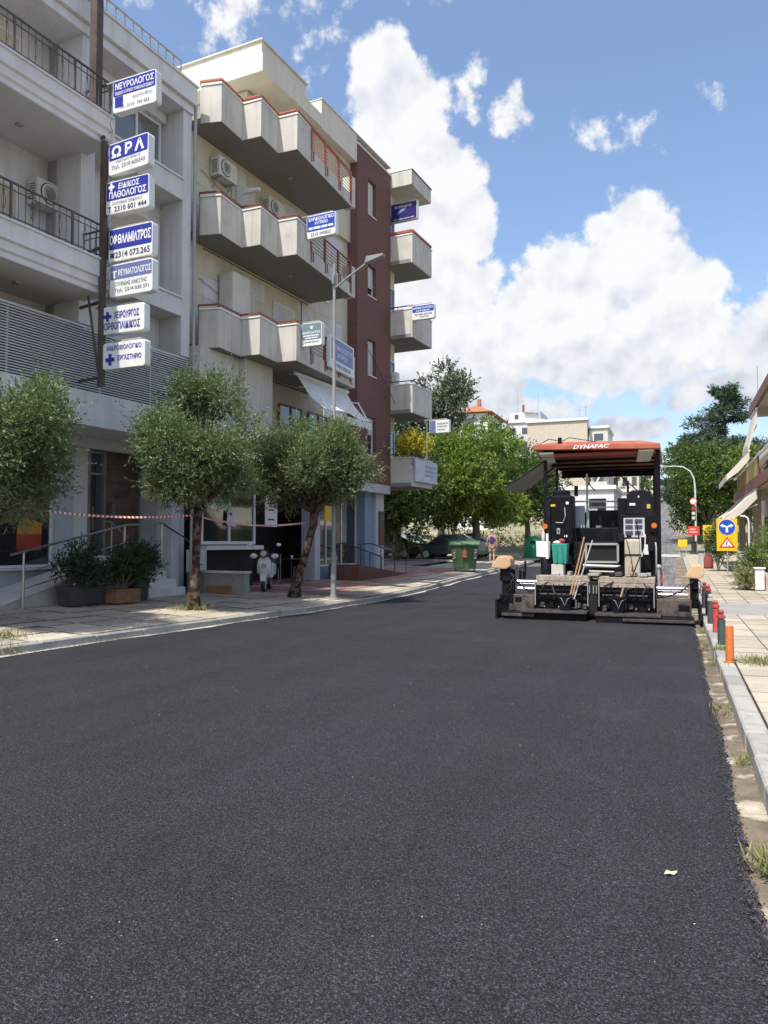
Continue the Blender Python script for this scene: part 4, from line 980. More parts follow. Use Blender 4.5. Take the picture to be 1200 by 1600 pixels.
# signs lying flat on balcony fronts
def flat_sign(label, t, s0, s1, z0, z1, fmat, field, lines, rz=0.0):
    o = bthing('balcony_sign', label, 'sign', t, s0, z0); W, H = s1-s0, z1-z0
    o.rotation_euler = (0, 0, -BA + rz)
    MB().box(0, .10, 0, W, 0, H).build('case', fmat, o, bevel=.01)
    if field: MB().box(.101, .104, field[0]*W, field[1]*W, field[2]*H, field[3]*H).build('colour_field', field[4], o)
    for b, x0, x1, a, c, m in lines:
        if b == '#': bars(o, x0*W, x1*W, a*H, c*H, m, .106, 't')
        else: lettering(o, b, x0*W, x1*W, a*H, c*H, m, .107, axis='t')
    return o
flat_sign('large pale sign with violet-blue panel on the third balcony railing', 1.50, 1.35, 3.3, 7.0, 8.0, sign_white, (.06,.95,.28,.95,sign_violet),
    [('ΝΕΦΡΟΛΟΓΟΣ',.12,.9,.62,.78,iw), ('ΙΑΤΡΕΙΟ',.3,.7,.40,.54,iw), ('#',.15,.85,.08,.2,ig)], rz=R(6))
flat_sign('pale blue-grey sign board on the lowest corner balcony front', 1.0, 9.15, 11.35, 4.05, 4.95, mk('pale_board', (0.50,0.53,0.60), 0.5), None,
    [('#',.4,.92,.68,.78,ig), ('#',.4,.92,.48,.58,ig), ('#',.4,.85,.3,.38,ig)])

# street lamp at the kerb
sl = thing('street_lamp', 'tall pale grey street lamp at the left kerb before the brick bay', 'street lamp', (-8.22, 18.08, 0.13))
MB().lathe([(0.075,0),(0.07,1.2),(0.052,1.25),(0.036,8.75),(0.0,8.76)], n=12).build('pole', lamp_grey, sl, smooth=True)
MB().lathe([(0.14,0),(0.14,.03),(0.10,.05),(0.10,.12)], n=12).build('base', lamp_grey, sl)
MB().tube([(0,0,8.1),(.35,.02,8.35),(.95,.05,8.72)], .025, 8).build('arm', lamp_grey, sl)
MB().prism_ax([(0.85,8.66),(1.35,8.80),(1.37,8.86),(0.9,8.84)], -.02, .14, 'y').build('lamp_head', lamp_grey, sl, bevel=.012)
MB().box(-.02,.02,-.10,.10, 8.2, 8.45).build('clamp', lamp_grey, sl)
MB().lathe([(.075,0),(.08,.05),(.075,1.2),(.08,1.9),(.06,2.0)], (0,0,2.6), 10).build('torn_poster_wrap', mk('old_paper', (0.50,0.48,0.40), 0.95, var=0.4, vs=9), sl)
# barrier tape
tp = MB(); pts = []
anch = [(-10.6, 9.2, 2.3), (-9.6, 13.88, 2.18), (-8.9, 17.9, 2.12)]
for a, b in zip(anch[:-1], anch[1:]):
    for i in range(24):
        u = i/24; p = [a[k]+(b[k]-a[k])*u for k in range(3)]; p[2] -= 0.14*math.sin(u*math.pi); pts.append(p)
pts.append(anch[-1])
red = MB(); wht = MB()
for i in range(len(pts)-1):
    for h in range(4):
        a = [pts[i][k]+(pts[i+1][k]-pts[i][k])*h/4 for k in range(3)]; b = [pts[i][k]+(pts[i+1][k]-pts[i][k])*(h+1)/4 for k in range(3)]
        tw = 0.6*math.sin((i+h/4)*0.7)
        (red if h % 2 else wht).add([(a[0]-.02*tw,a[1],a[2]-.02),(b[0]-.02*tw,b[1],b[2]-.02),(b[0]+.02*tw,b[1],b[2]+.02),(a[0]+.02*tw,a[1],a[2]+.02)], [(0,1,2,3)])
tpe = thing('barrier_tape', 'red and white barrier tape strung between the olive trees', 'barrier tape', (0,0,0))
red.build('red_stripes', mk('tape_red', (0.60,0.06,0.04), 0.5), tpe)['kind'] = 'stuff'; wht.build('white_stripes', sign_white, tpe)['kind'] = 'stuff'

# ------------------------------------------------------------------ trees and plants
def leaf_mesh(name, P, D, size, aspect, mat, droop=0.0):
    """P: leaf bases (n,3), D: directions (n,3); diamond leaves with a random roll"""
    n = len(P); D = D/np.maximum(1e-6, np.linalg.norm(D, axis=1, keepdims=True))
    up = nrg.normal(size=(n,3)); up[:,2] += 0.8
    S = np.cross(D, up); S /= np.maximum(1e-6, np.linalg.norm(S, axis=1, keepdims=True))
    L = size*(0.65+0.7*nrg.random(n))[:,None]; Wd = L*aspect*0.5
    mid = P + D*L*0.45
    V = np.stack([P, mid-S*Wd, P+D*L, mid+S*Wd], 1).reshape(-1,3)
    F = np.arange(n*4).reshape(-1,4)
    me = bpy.data.meshes.new(name)
    me.vertices.add(n*4); me.vertices.foreach_set('co', V.ravel().astype(np.float32))
    me.loops.add(n*4); me.loops.foreach_set('vertex_index', F.ravel().astype(np.int32))
    me.polygons.add(n); me.polygons.foreach_set('loop_start', (np.arange(n)*4).astype(np.int32)); me.polygons.foreach_set('loop_total', np.full(n, 4, np.int32))
    me.update(calc_edges=True); me.validate(); me.materials.append(mat); return me
def sprigs(clumps, nleaf, per=10, slen=0.3, up=0.3, out=0.9, spread=0.7, shell=0.45):
    """leaf bases and directions along short twigs spread through clump volumes [(c, r or (rx,ry,rz))]"""
    C = np.array([c for c, r in clumps], float); Rr = np.array([(r,r,r) if not hasattr(r, '__len__') else r for c, r in clumps], float)
    vol = Rr.prod(1)**0.75; ns = max(1, nleaf//per)
    k = nrg.choice(len(C), ns, p=vol/vol.sum())
    d = nrg.normal(size=(ns,3)); d /= np.linalg.norm(d, axis=1, keepdims=True)
    rad = nrg.random(ns)**shell
    base = C[k] + d*Rr[k]*rad[:,None]
    ax = d*out + np.array([0,0,up]) + nrg.normal(size=(ns,3))*0.45; ax /= np.linalg.norm(ax, axis=1, keepdims=True)
    ln = slen*(0.5+nrg.random(ns))
    P = []; D = []
    for j in range(per):
        u = (j+nrg.random(ns)*0.6)/per
        P.append(base + ax*(ln*u)[:,None]); D.append(ax + nrg.normal(size=(ns,3))*spread)
    return np.concatenate(P), np.concatenate(D)
def wobble(a, b, n, amp):
    a, b = np.array(a, float), np.array(b, float); o = nrg.normal(size=3)*amp
    return [tuple(a+(b-a)*i/n + o*math.sin(math.pi*i/n)*(i/n) + nrg.normal(size=3)*amp*0.25*(0 < i < n)) for i in range(n+1)]
def limbs(mb, root, r0, clumps, r1=0.012, n=6, seg=5, amp=0.1):
    for c, r in clumps: mb.tube(wobble(root, c, seg, amp), [r0+(r1-r0)*i/seg for i in range(seg+1)], n)
def tree(name, label, loc, trunk, r, clumps, nleaf, size, aspect, leaf, bk, cat='tree', group=None, per=10, slen=0.3, knots=0.0, shoots=0, **kw):
    """trunk: polyline of local points with radii r; clumps in local coords"""
    o = thing(name, label, cat, loc, 0, group)
    tb = MB(); tb.tube(trunk, r, 10)
    limbs(tb, trunk[-1], r[-1]*0.75, clumps, 0.01)
    tr_ = tb.build('trunk', bk, o, smooth='all')
    if knots:
        for v in tr_.data.vertices:
            a = math.atan2(v.co.y, v.co.x); k = 1 + knots*math.sin(a*3+v.co.z*4)*0.5 + knots*math.sin(a*7+v.co.z*9)*.3
            if v.co.z < trunk[-1][2]: v.co.x *= k; v.co.y *= k
    P, D = sprigs(clumps, nleaf, per, slen, **kw)
    if shoots:
        P2, D2 = sprigs(clumps, shoots, 16, slen*2.4, up=.5, shell=.12, spread=.5); P = np.concatenate([P, P2]); D = np.concatenate([D, D2])
    link('crown', leaf_mesh('crown', P, D, size, aspect, leaf), o)
    return o
def cloud(c, rx, ry, rz, n, r, seed, bottom=-0.6):
    """clump centres through an uneven ellipsoid crown"""
    g = np.random.default_rng(seed); out = []
    while len(out) < n:
        d = g.normal(size=3); d /= np.linalg.norm(d)
        if d[2] < bottom: continue
        q = 0.35 + 0.65*g.random()**0.5
        out.append(((c[0]+d[0]*rx*q, c[1]+d[1]*ry*q, c[2]+d[2]*rz*q), r*(0.6+0.8*g.random())))
    return out
# the three olive trees on the left pavement
OG = 'olive trees along the left pavement'
def zat(x, y): return walk_z(x, y)
tree('olive_tree', 'olive tree cut off by the left edge, before the shop window', (-10.75, 9.3, zat(-10.75,9.3)), [(0,0,-.1),(.05,0,.9),(0,.05,1.9)], [.14,.105,.085],
     cloud((0.26,0.2,3.1),1.25,1.2,1.25,30,.36,3,-.9), 76000, 0.075, 0.28, olive_leaf, bark, group=OG, knots=.25, slen=.26, shoots=2600)
tree('olive_tree', 'olive tree with gnarled trunk standing before the marble steps', (-9.6, 13.88, zat(-9.6,13.88)), [(0,0,-.1),(.02,.02,.25),(.10,0,1.0),(.06,.05,1.9),(.14,.05,2.2)], [.185,.125,.10,.09,.085],
     cloud((0.16,0.1,3.55),1.25,1.2,1.30,34,.36,5,-.95), 84000, 0.075, 0.28, olive_leaf, bark, group=OG, knots=.35, slen=.26, shoots=3200)
tree('olive_tree', 'leaning olive tree with forked trunk beside the street lamp', (-9.19, 17.96, zat(-9.19,17.96)), [(-.12,0,-.1),(-.05,0,.3),(.20,0,1.0),(.38,.05,1.9),(.42,.05,2.2)], [.21,.14,.105,.09,.085],
     cloud((0.45,0.1,3.36),1.52,1.3,1.02,36,.36,8,-.85), 84000, 0.075, 0.28, olive_leaf, bark, group=OG, knots=.35, slen=.26, shoots=3200)
# weeds at the trunks' feet
def tuft(c, r, n, h, seed=1):
    g = np.random.default_rng(seed); P = np.array(c)+np.stack([g.normal(0,r,n), g.normal(0,r,n), np.zeros(n)], -1)
    D = g.normal(size=(n,3))*0.6; D[:,2] = np.abs(D[:,2])+0.7; return P, D, h
def weeds(name, label, specs, mat=grass_leaf, size=0.14, kind='stuff', cat='weeds', group=None):
    Ps, Ds = [], []
    for i, (c, r, n, h) in enumerate(specs):
        P, D, _ = tuft(c, r, n, h, 100+i+int(abs(c[1])*10)); Ps.append(P); Ds.append(D*h/size)
    P = np.concatenate(Ps); D = np.concatenate(Ds)
    o = link(name, leaf_mesh(name, P, D, size, 0.10, mat)); tag(o, label, cat, group, kind); return o
weeds('weed_patch', 'dry weeds round the foot of the olive tree by the steps', [((-9.6,13.85,zat(-9.6,13.88)), .22, 300, .12)])
weeds('weed_patch', 'dry weeds on the kerb at the left edge', [((-9.45,8.75,.16), .16, 160, .12), ((-9.0,8.4,.02), .10, 120, .09)])
sp_ = []
g_ = np.random.default_rng(5)
for i in range(13):
    y = 3.0 + 12*g_.random(); x = 0.44 + 0.05*g_.normal()
    sp_.append(((x, y, -0.03), 0.04, 40, 0.04+0.035*g_.random()))
weeds('gutter_weeds', 'thin green and straw weeds growing in the right gutter', sp_, size=0.07, kind='stuff')
for k, (x, y, r, n, h, lb) in enumerate(((0.86,6.7,.08,260,.08,'grass tuft in the kerb joint near the right edge'), (0.47,4.25,.05,500,.11,'green grass clump at the lower right edge'), (0.98,10.55,.17,420,.10,'flat dry weed clump beside the orange bollard'), (0.84,6.0,.10,300,.07,'straw-coloured grass between kerb and slabs at right'), (0.60,11.6,.06,120,.07,'small weed at the foot of the green bollard'))):
    weeds('grass_tuft', lb, [((x, y, .10 if x > .5 else 0), r, n, h)], size=0.10, cat='grass')
fg = MB()
for i in range(70):
    x, y = 0.46+0.12*rnd.random(), 2.6+7*rnd.random(); a = rnd.uniform(0, 3.14); l = .03+.06*rnd.random()
    fg.tube([(x,y,-.024),(x+l*.5*math.cos(a),y+l*.5*math.sin(a),-.012),(x+l*math.cos(a),y+l*math.sin(a),-.024)], .0016, 3)
tag(fg.build('straw_litter', mk('straw', (0.50,0.42,0.24), 0.9)), 'dry straw stalks littering the right gutter', 'straw', kind='stuff')
lf = thing('fallen_leaf', 'pale crumpled dry leaf lying on the fresh asphalt', 'leaf', (-0.04, 4.01, 0.004), 0.4)
MB().add([(-.032,0,.002),(-.012,-.017,.012),(.012,-.012,.003),(.030,-.004,.012),(.034,.004,.016),(.010,.014,.008),(-.014,.016,.016),(0,.001,.001)], [(0,1,7,6),(1,2,7),(2,3,4,7),(4,5,7),(5,6,7)]).build('blade', mk('dry_leaf', (0.55,0.46,0.36), 0.9), lf)
# potted shrubs under the ramp rail
def planter(label, t, s, w, d, h, mat, sh, shr, n, seed, taper=.9, round_=False):
    o = bthing('planter', label, 'planter', t, s, 0.285, 'planters by the ramp')
    if round_: MB().lathe([(w*.38,0),(w*.5,h*.9),(w*.54,h*.9),(w*.54,h),(w*.46,h),(w*.45,h-.05),(0,h-.05)], n=16).build('pot', mat, o, smooth=True)
    else:
        a, b = w/2, d/2
        MB().add([(-b*taper,-a*taper,0),(b*taper,-a*taper,0),(b*taper,a*taper,0),(-b*taper,a*taper,0),(-b,-a,h),(b,-a,h),(b,a,h),(-b,a,h)], [(3,2,1,0),(4,5,6,7),(0,1,5,4),(1,2,6,5),(2,3,7,6),(3,0,4,7)]).box(-b-.02,b+.02,-a-.02,a+.02,h+.001,h+.04).build('pot', mat, o, bevel=.008)
    cl = cloud((0,0,h+sh*.5), shr, shr*1.1, sh*.55, 14, .2, seed, -.5)
    tb = MB(); limbs(tb, (0,0,h-.02), .02, cl, .005, 5, 4, .05); tb.build('stem', bark_grey, o)
    P, D = sprigs(cl, n, 10, .18, up=.5); link('foliage', leaf_mesh('foliage', P, D, .06, .45, shrub_leaf), o)
pot_dark = mk('charcoal_pot', (0.045,0.048,0.055), 0.55, var=.1); pot_wood = mk('wooden_crate', (0.22,0.12,0.065), 0.85, var=.25, vs=8)
planter('dark grey plastic trough with dark shrub by the ramp', .32, -6.95, .95, .42, .36, pot_dark, .75, .42, 6500, 21)
planter('brown wooden planter with dark shrub between the dark pots', .62, -6.1, .72, .45, .26, pot_wood, .95, .45, 7500, 22, .98)
planter('round dark pot with dark shrub beside the marble steps', .40, -5.35, .50, .5, .50, pot_dark, .72, .36, 6000, 23, round_=True)
# the fallen branch on the pavement
br_ = thing('fallen_branch', 'small dark fallen branch on the pavement near the left edge', 'branch', (-9.9, 9.95, walk_z(-9.9,9.95)+.005), .5)
MB().tube([(-.3,0,.01),(-.1,.03,.03),(.15,.01,.02),(.3,-.05,.01)], [.012,.01,.008,.004], 5).tube([(-.1,.03,.03),(.0,.15,.03),(.05,.22,.01)], [.008,.006,.003], 4).build('wood', bark, br_)
# yellow-flowering shrub on the lowest corner balcony
ys_ = bthing('flowering_shrub', 'bright yellow flowering shrub on the lowest corner balcony', 'shrub', 0.90, 9.35, 4.0)
cl = cloud((0,0.1,1.55), .5, .75, .62, 14, .26, 31, -.4)
tb = MB(); limbs(tb, (0,0,.1), .03, cl, .006); tb.build('stem', bark_grey, ys_)
P, D = sprigs(cl, 5200, 10, .22, up=.5); link('blossom', leaf_mesh('blossom', P, D, .085, .4, yellow_leaf), ys_)
P, D = sprigs(cl, 1800, 10, .2, up=.2); link('foliage', leaf_mesh('foliage', P, D, .08, .4, mid_leaf), ys_)
# broad-leaved trees behind the corner
TG = 'trees behind the corner'
def T(x, y): return (x, y, walk_z(x, y))
tree('broadleaf_tree', 'large bright green tree in sunlight behind the green bin', T(-11.0,44.3), [(0,0,-.2),(.1,0,1.5),(.05,.1,2.6)], [.24,.2,.17],
     cloud((0,0,4.5),2.75,2.7,3.1,48,.82,41,-.9), 48000, .18, .5, lime_leaf, bark_grey, group=TG, slen=.5, up=.1)
tree('broadleaf_tree', 'darker green tree shading the parked cars beside the brick bay', T(-14.6,40.5), [(0,0,-.2),(.1,0,1.6),(.0,.1,2.7)], [.26,.21,.17],
     cloud((0,0,4.1),2.9,2.8,2.6,44,.85,42,-.9), 36000, .18, .5, mid_leaf, bark_grey, group=TG, slen=.5, up=.1)
tree('broadleaf_tree', 'dark tree deep in the shade behind the parked cars', T(-18.5,44), [(0,0,-.2),(.1,0,1.6),(.0,.1,2.9)], [.26,.21,.17],
     cloud((0,0,4.4),3.2,3.2,3.1,44,.95,43,-.9), 30000, .2, .5, dark_leaf, bark_grey, group=TG, slen=.5, up=.1)
tree('broadleaf_tree', 'leafy green tree just left of the paver canopy', T(-9.0,50), [(0,0,-.2),(.1,0,1.6),(.0,.1,2.9)], [.22,.18,.14],
     cloud((0,0,4.3),2.3,2.3,2.6,34,.75,44,-.75), 24000, .17, .5, mid_leaf, bark_grey, group=TG, slen=.5, up=.1)
tree('broadleaf_tree', 'small dark tree in the back of the square', T(-13.0,52), [(0,0,-.2),(.1,0,1.6),(.0,.1,2.9)], [.22,.18,.14],
     cloud((0,0,4.6),3.0,3.0,2.8,34,.85,47,-.75), 22000, .2, .5, dark_leaf, bark_grey, group=TG, slen=.5, up=.1)
tree('poplar_tree', 'tall silvery poplar rising behind the trees at the corner', T(-17.0,57.5), [(0,0,-.2),(.1,0,3),(.2,.1,7)], [.3,.25,.16],
     cloud((0,0,9.6),2.7,2.7,4.6,46,.85,45,-.9), 30000, .2, .6, poplar_leaf, bark_grey, group=TG, slen=.6, up=.5)
tree('poplar_tree', 'second dark poplar behind the far corner balconies', T(-20.5,54.5), [(0,0,-.2),(.1,0,3),(.2,.1,6)], [.3,.25,.16],
     cloud((0,0,7.6),2.4,2.4,3.6,34,.8,46,-.9), 20000, .2, .6, dark_leaf, bark_grey, group=TG, slen=.6, up=.5)
# right-hand trees up the street
tree('broadleaf_tree', 'round green tree behind the traffic light on the right', (2.6,71,tz(71)), [(0,0,-.2),(.1,0,1.2),(.0,.1,2.2)], [.26,.2,.16],
     cloud((0,0,5.4),3.1,3.1,4.1,46,.80,51,-.9), 36000, .22, .5, mid_leaf, bark_grey, group='trees on the right', slen=.5, up=.1)
tree('broadleaf_tree', 'bright green tree beneath the cedar behind the striped awning', (6.6,80,tz(80)), [(0,0,-.2),(.1,0,1.6),(.0,.1,2.9)], [.26,.21,.17],
     cloud((0,0,5.8),2.4,2.4,3.8,40,.85,52,-.9), 26000, .24, .55, lime_leaf, bark_grey, group='trees on the right', slen=.5, up=.1)
def cedar(label, loc, h, w, seed):
    o = thing('cedar_tree', label, 'tree', loc); tb = MB(); tb.tube([(0,0,-.3),(.1,0,h*.5),(0,0,h)], [.4,.25,.03], 8)
    g = np.random.default_rng(seed); cl = []
    for i in range(60):
        z = h*(0.30+0.68*g.random()); a = g.random()*6.28; l = w*(1.05-(z/h))**0.6*(0.55+0.5*g.random())
        tip = (math.cos(a)*l, math.sin(a)*l, z+0.12*l)
        tb.tube(wobble((0,0,z-.1*l), tip, 3, .1), [.07,.05,.03,.015], 4)
        for u in (0.35,0.55,0.75,0.95): cl.append(((tip[0]*u,tip[1]*u,z+(0.12*l)*u), (0.35+.10*l, 0.35+.10*l, .16)))
    tb.build('trunk', bark_grey, o, smooth='all')
    P, D = sprigs(cl, 46000, 8, .45, up=.12, out=.9); D[:,2] *= .5
    link('crown', leaf_mesh('crown', P, D, .32, .30, cedar_leaf), o)
cedar('tall layered blue-green cedar above the right-hand trees', (5.4,93,tz(93)), 17.2, 7.6, 61)
cedar('smaller layered cedar left of the tall cedar', (2.6,90,tz(90)), 12.2, 6.4, 62)

# ------------------------------------------------------------------ the asphalt paver (x right, y up the street, origin under its screed)
pv_black = mk('machine_black', (0.0075,0.0075,0.009), 0.42, var=.3, vs=5, col2=(0.022,0.02,0.018), c2s=4, c2t=(.56,.75), spec=.12)
pv_dark = mk('machine_charcoal', (0.012,0.012,0.017), 0.45, var=.25, vs=4, spec=.12)
pv_red = mk('canopy_orange', (0.38,0.098,0.052), 0.65, var=.16, vs=3, col2=(.36,.15,.10), c2s=3, c2t=(.5,.75))
pv_redin = mk('canopy_inner', (0.22,0.045,0.03), 0.6, var=.12)
pv_tan = mk('dusty_deck', (0.36,0.30,0.235), 0.9, var=.25, vs=7, col2=(0.19,0.16,0.125), c2s=14, c2t=(.42,.66))
pv_brown = mk('dusty_brown', (0.085,0.066,0.055), 0.7, var=.35, vs=7, col2=(.03,.025,.022), c2s=6)
pv_plate = mk('foot_plate_steel', (0.045,0.038,0.036), 0.5, var=.35, vs=7, col2=(.10,.075,.06), c2s=9, c2t=(.55,.7))
pv_chrome = mk('chrome_tube', (0.72,0.72,0.74), 0.18, metal=.95, var=.03)
pv_grey = mk('grey_frame', (0.34,0.34,0.33), 0.5, metal=.3, var=.1)
tank_m = mk('beige_tank', (0.40,0.36,0.28), 0.7, var=.15, vs=4, streak=.2)
hat_m = mk('tan_cover', (0.52,0.34,0.20), 0.85, var=.08)
lamp_glass = mk('lamp_lens', (0.50,0.47,0.38), 0.2, var=.1, coat=.5)
amber = mk('amber_lens', (0.55,0.13,0.02), 0.25)
wood_m = mk('wooden_handle', (0.33,0.21,0.12), 0.75, var=.2, vs=12)
panel_m = mk('blue_grey_panel', (0.34,0.39,0.47), 0.35, var=.05)
pav = thing('asphalt_paver', 'black road paver with orange canopy and wide screed on the fresh asphalt', 'paver', (-1.6, 0, 0))
def pp(name, mat, *boxes, parent=None, bevel=0.012, **k):
    mb = MB()
    for b in boxes: mb.box(*b)
    return mb.build(name, mat, parent or pav, bevel=bevel, **k)
Yr = 17.6
# canopy
cn = MB().add([(-1.40,Yr,3.72),(1.34,Yr,3.64),(1.34,21.4,3.64),(-1.40,21.4,3.72),(-1.40,Yr,3.84),(1.34,Yr,3.76),(1.34,21.4,3.80),(-1.40,21.4,3.88),(-0.9,18.3,3.97),(0.9,18.3,3.92),(0.9,21,3.94),(-0.9,21,3.99)],
    [(0,1,2,3),(0,4,5,1),(1,5,6,2),(2,6,7,3),(3,7,4,0),(4,8,9,5),(5,9,10,6),(6,10,11,7),(7,11,8,4),(8,11,10,9)]).build('canopy', pv_red, pav, bevel=.02)
pp('lining', pv_redin, (-1.30,1.24,17.75,21.3,3.55,3.635), parent=cn)
for i in range(3): pp('lining_rib', pv_black, (-1.30+.0,1.24,18.4+i*1.0,18.47+i*1.0,3.50,3.548), parent=cn, bevel=.004)
pp('rear_beam', pv_black, (-1.25,1.2,21.25,21.38,3.36,3.62), parent=cn)
lettering(cn, 'DYNAPAC', -0.50, 0.28, 3.705, 3.79, ink_white, Yr-.006, bold=.02, shear=.25)
for x, rz in ((-1.08,.12),(1.02,-.12)):
    w = MB().add([(x-.19,17.66,3.62),(x+.13,17.66,3.62),(x+.19-.05,17.95,3.44),(x-.1,17.95,3.44),(x-.19,17.66,3.66),(x+.13,17.66,3.66),(x+.14,17.97,3.48),(x-.1,17.97,3.48)] if x < 0 else
                 [(x-.13,17.66,3.60),(x+.19,17.66,3.60),(x+.10,17.95,3.40),(x-.19,17.95,3.40),(x-.13,17.66,3.635),(x+.19,17.66,3.635),(x+.10,17.97,3.44),(x-.19,17.97,3.44)],
                 [(0,1,2,3),(4,5,6,7),(0,1,5,4),(1,2,6,5),(2,3,7,6),(3,0,4,7)]).build('work_light', lamp_glass, cn)
pp('beacon', pv_black, (-.86,-.78,17.75,17.85,3.84,4.0), parent=cn, bevel=.005)
MB().tube([(-1.3,17.7,3.84),(-1.05,17.7,3.97),(-.86,17.8,3.93)], .010, 5).tube([(-.76,17.8,3.92),(-.6,17.7,3.98),(.0,17.7,3.86)], .010, 5).build('cable', black_plastic, cn)
# posts
for x, y, w in ((-1.17,17.9,.07),(1.27,17.9,.12),(-1.36,21.1,.07),(1.14,21.1,.08)): pp('post', pv_black, (x-w/2,x+w/2,y-.05,y+.05,0.9 if x > 1.2 else 1.6,3.72 if x < 0 else 3.64), bevel=.006)
MB().bar((-1.17,18.0,3.2),(-.9,18.6,3.55), .03).bar((-0.8,21.2,3.5),(-0.25,20.0,2.9), .02).bar((0.15,21.2,3.5),(0.75,20.0,2.9), .02).build('brace', pv_black, pav)
wg = MB().add([(-2.2,18.3,2.93),(-1.22,18.3,3.58),(-1.22,20.5,3.62),(-2.2,20.5,2.97),(-2.2,18.3,2.88),(-1.22,18.3,3.53),(-1.22,20.5,3.57),(-2.2,20.5,2.92)], [(0,1,2,3),(4,5,6,7),(0,1,5,4),(1,2,6,5),(2,3,7,6),(3,0,4,7)]).build('canopy_wing', mk('wing_grey', (0.42,0.41,0.40), 0.7, var=.1), pav)
MB().bar((-2.2,18.29,2.905),(-1.22,18.29,3.555), .03).build('wing_edge', pv_black, wg)
# tractor body
pp('tractor_body', pv_black, (-1.2,1.22,18.3,22.6,0.35,1.95), (-1.15,1.15,19.4,22.5,1.95,2.35), bevel=.03)
pp('hopper', pv_dark, (-1.25,-1.13,22.7,24.4,0.5,1.5), (1.0,1.12,22.7,24.4,0.5,1.5), (-1.12,0.99,22.62,22.7,0.5,1.5))
for x in (-1.25, 1.0):
    tk = MB().prism_ax([(18.9,0.0),(22.2,0.0),(22.7,0.4),(22.2,0.72),(18.9,0.72),(18.45,0.36)], x, x+.28, 'x').build('track', black_plastic, pav, bevel=.04)
    tw = MB()
    for k in range(16): tw.box(x-.015, x+.295, 18.95+k*.2, 19.06+k*.2, -.012, .03)
    tw.build('track_pads', pv_dark, tk)['kind'] = 'stuff'
# rear deck consoles
cL = pp('left_console', pv_black, (-1.04,-.55,17.75,18.35,1.55,2.68), bevel=.04)
MB().lathe([(0,0),(.20,0),(.20,.09),(.17,.12),(0,.12)], (-.83,18.05,2.682), 14).build('console_cap', pv_dark, cL, smooth=True)
pp('switch_plate', pv_grey, (-.90,-.83,17.742,17.749,1.80,1.93), parent=cL, bevel=.003); pp('switch', pv_black, (-.88,-.85,17.735,17.741,1.84,1.89), parent=cL, bevel=.002)
MB().tube([(-.72,17.74,2.4),(-.70,17.68,2.2),(-.76,17.70,2.05),(-.92,17.72,2.06)], .012, 5).build('hose', pv_grey, cL)
pp('side_box', pv_dark, (-1.16,-1.05,17.8,18.3,1.6,2.55)); pp('exhaust', pv_black, (-.56,-.48,18.2,18.3,2.68,2.92), bevel=.005)
cR = MB().prism_ax([(0.60,2.23),(1.19,2.21),(1.19,2.60),(1.10,2.72),(.95,2.77),(.72,2.76),(.62,2.68)], 17.85, 18.3, 'y').build('right_console', pv_dark, pav, bevel=.02)
pp('console_screw', coping_m, (.86,.885,17.842,17.849,2.60,2.64), parent=cR, bevel=0); pp('seat_back', pv_black, (.42,.60,17.95,18.3,1.9,2.6)); pp('lever', pv_black, (.62,.67,17.9,17.96,2.72,2.98), bevel=.004)
pp('right_cabinet', pv_black, (.45,1.2,17.85,18.4,.9,2.22), bevel=.02)
lb = pp('instruction_panel', mk('panel_print_white', (0.42,0.43,0.44), .5), (.55,.99,17.835,17.848,1.72,2.15), bevel=0)
for i in range(3):
    for j in range(2): pp('diagram', ink_dark, (.585+j*.20,.745+j*.20,17.826,17.832,1.77+i*.13,1.86+i*.13), parent=lb, bevel=0)
for x in (-1.17, 1.19): MB().lathe([(0,0),(.055,0),(.065,.03),(.05,.06),(0,.065)], (x,17.78,1.97), 12, 'y').build('indicator_lamp', amber, pav, smooth=True)
pp('tail_bracket', pv_black, (1.10,1.26,17.8,17.88,1.83,1.93))
# middle of the deck
pp('blue_panel', panel_m, (-.58,-.36,18.55,18.62,1.86,2.47)); pp('panel_foot', pv_grey, (-.58,-.36,18.52,18.549,1.82,1.86), bevel=.004)
MB().bar((-.305,18.55,1.83),(-.305,18.55,3.22), .045).build('mast', pv_grey, pav)
MB().bar((-.62,18.5,2.57),(.58,18.5,2.55), .035).bar((-.28,18.5,2.43),(.58,18.5,2.42), .03).bar((-.28,18.5,2.38),(-.28,18.5,1.8), .05).build('guard_rail', pv_grey, pav)
hd = pp('engine_hood', pv_dark, (-.27,.42,18.64,19.4,1.2,2.36), bevel=.02)
for i in range(5): pp('grille_bar', pv_black, (-.22,.36,18.625,18.638,2.02+i*.05,2.045+i*.05), parent=hd, bevel=0)
pp('hood_sticker', coping_m, (-.12,.02,18.62,18.624,1.92,2.0), parent=hd, bevel=0)
sfm = MB()
for a, b in (((-.22,1.57),(.45,1.57)),((-.22,1.18),(.45,1.18)),((-.22,1.18),(-.22,1.57)),((.45,1.18),(.45,1.57))): sfm.bar((a[0],17.4,a[1]),(b[0],17.4,b[1]), .045)
sfm.build('step_frame', pv_grey, pav); pp('frame_back', mk('deep_black', (.008,.008,.008), .8), (-.2,.43,17.43,17.6,1.2,1.55))
MB().cyl((-.28,17.35,1.10),(.50,17.35,1.08), .035).cyl((-.15,17.3,.98),(.38,17.3,.97), .02).build('cross_tube', pv_grey, pav); MB().cyl((.50,17.2,1.0),(.50,17.5,1.0), .10, n=14).cyl((.42,17.18,.95),(.42,17.5,.95), .05, n=10).build('motor', pv_black, pav)
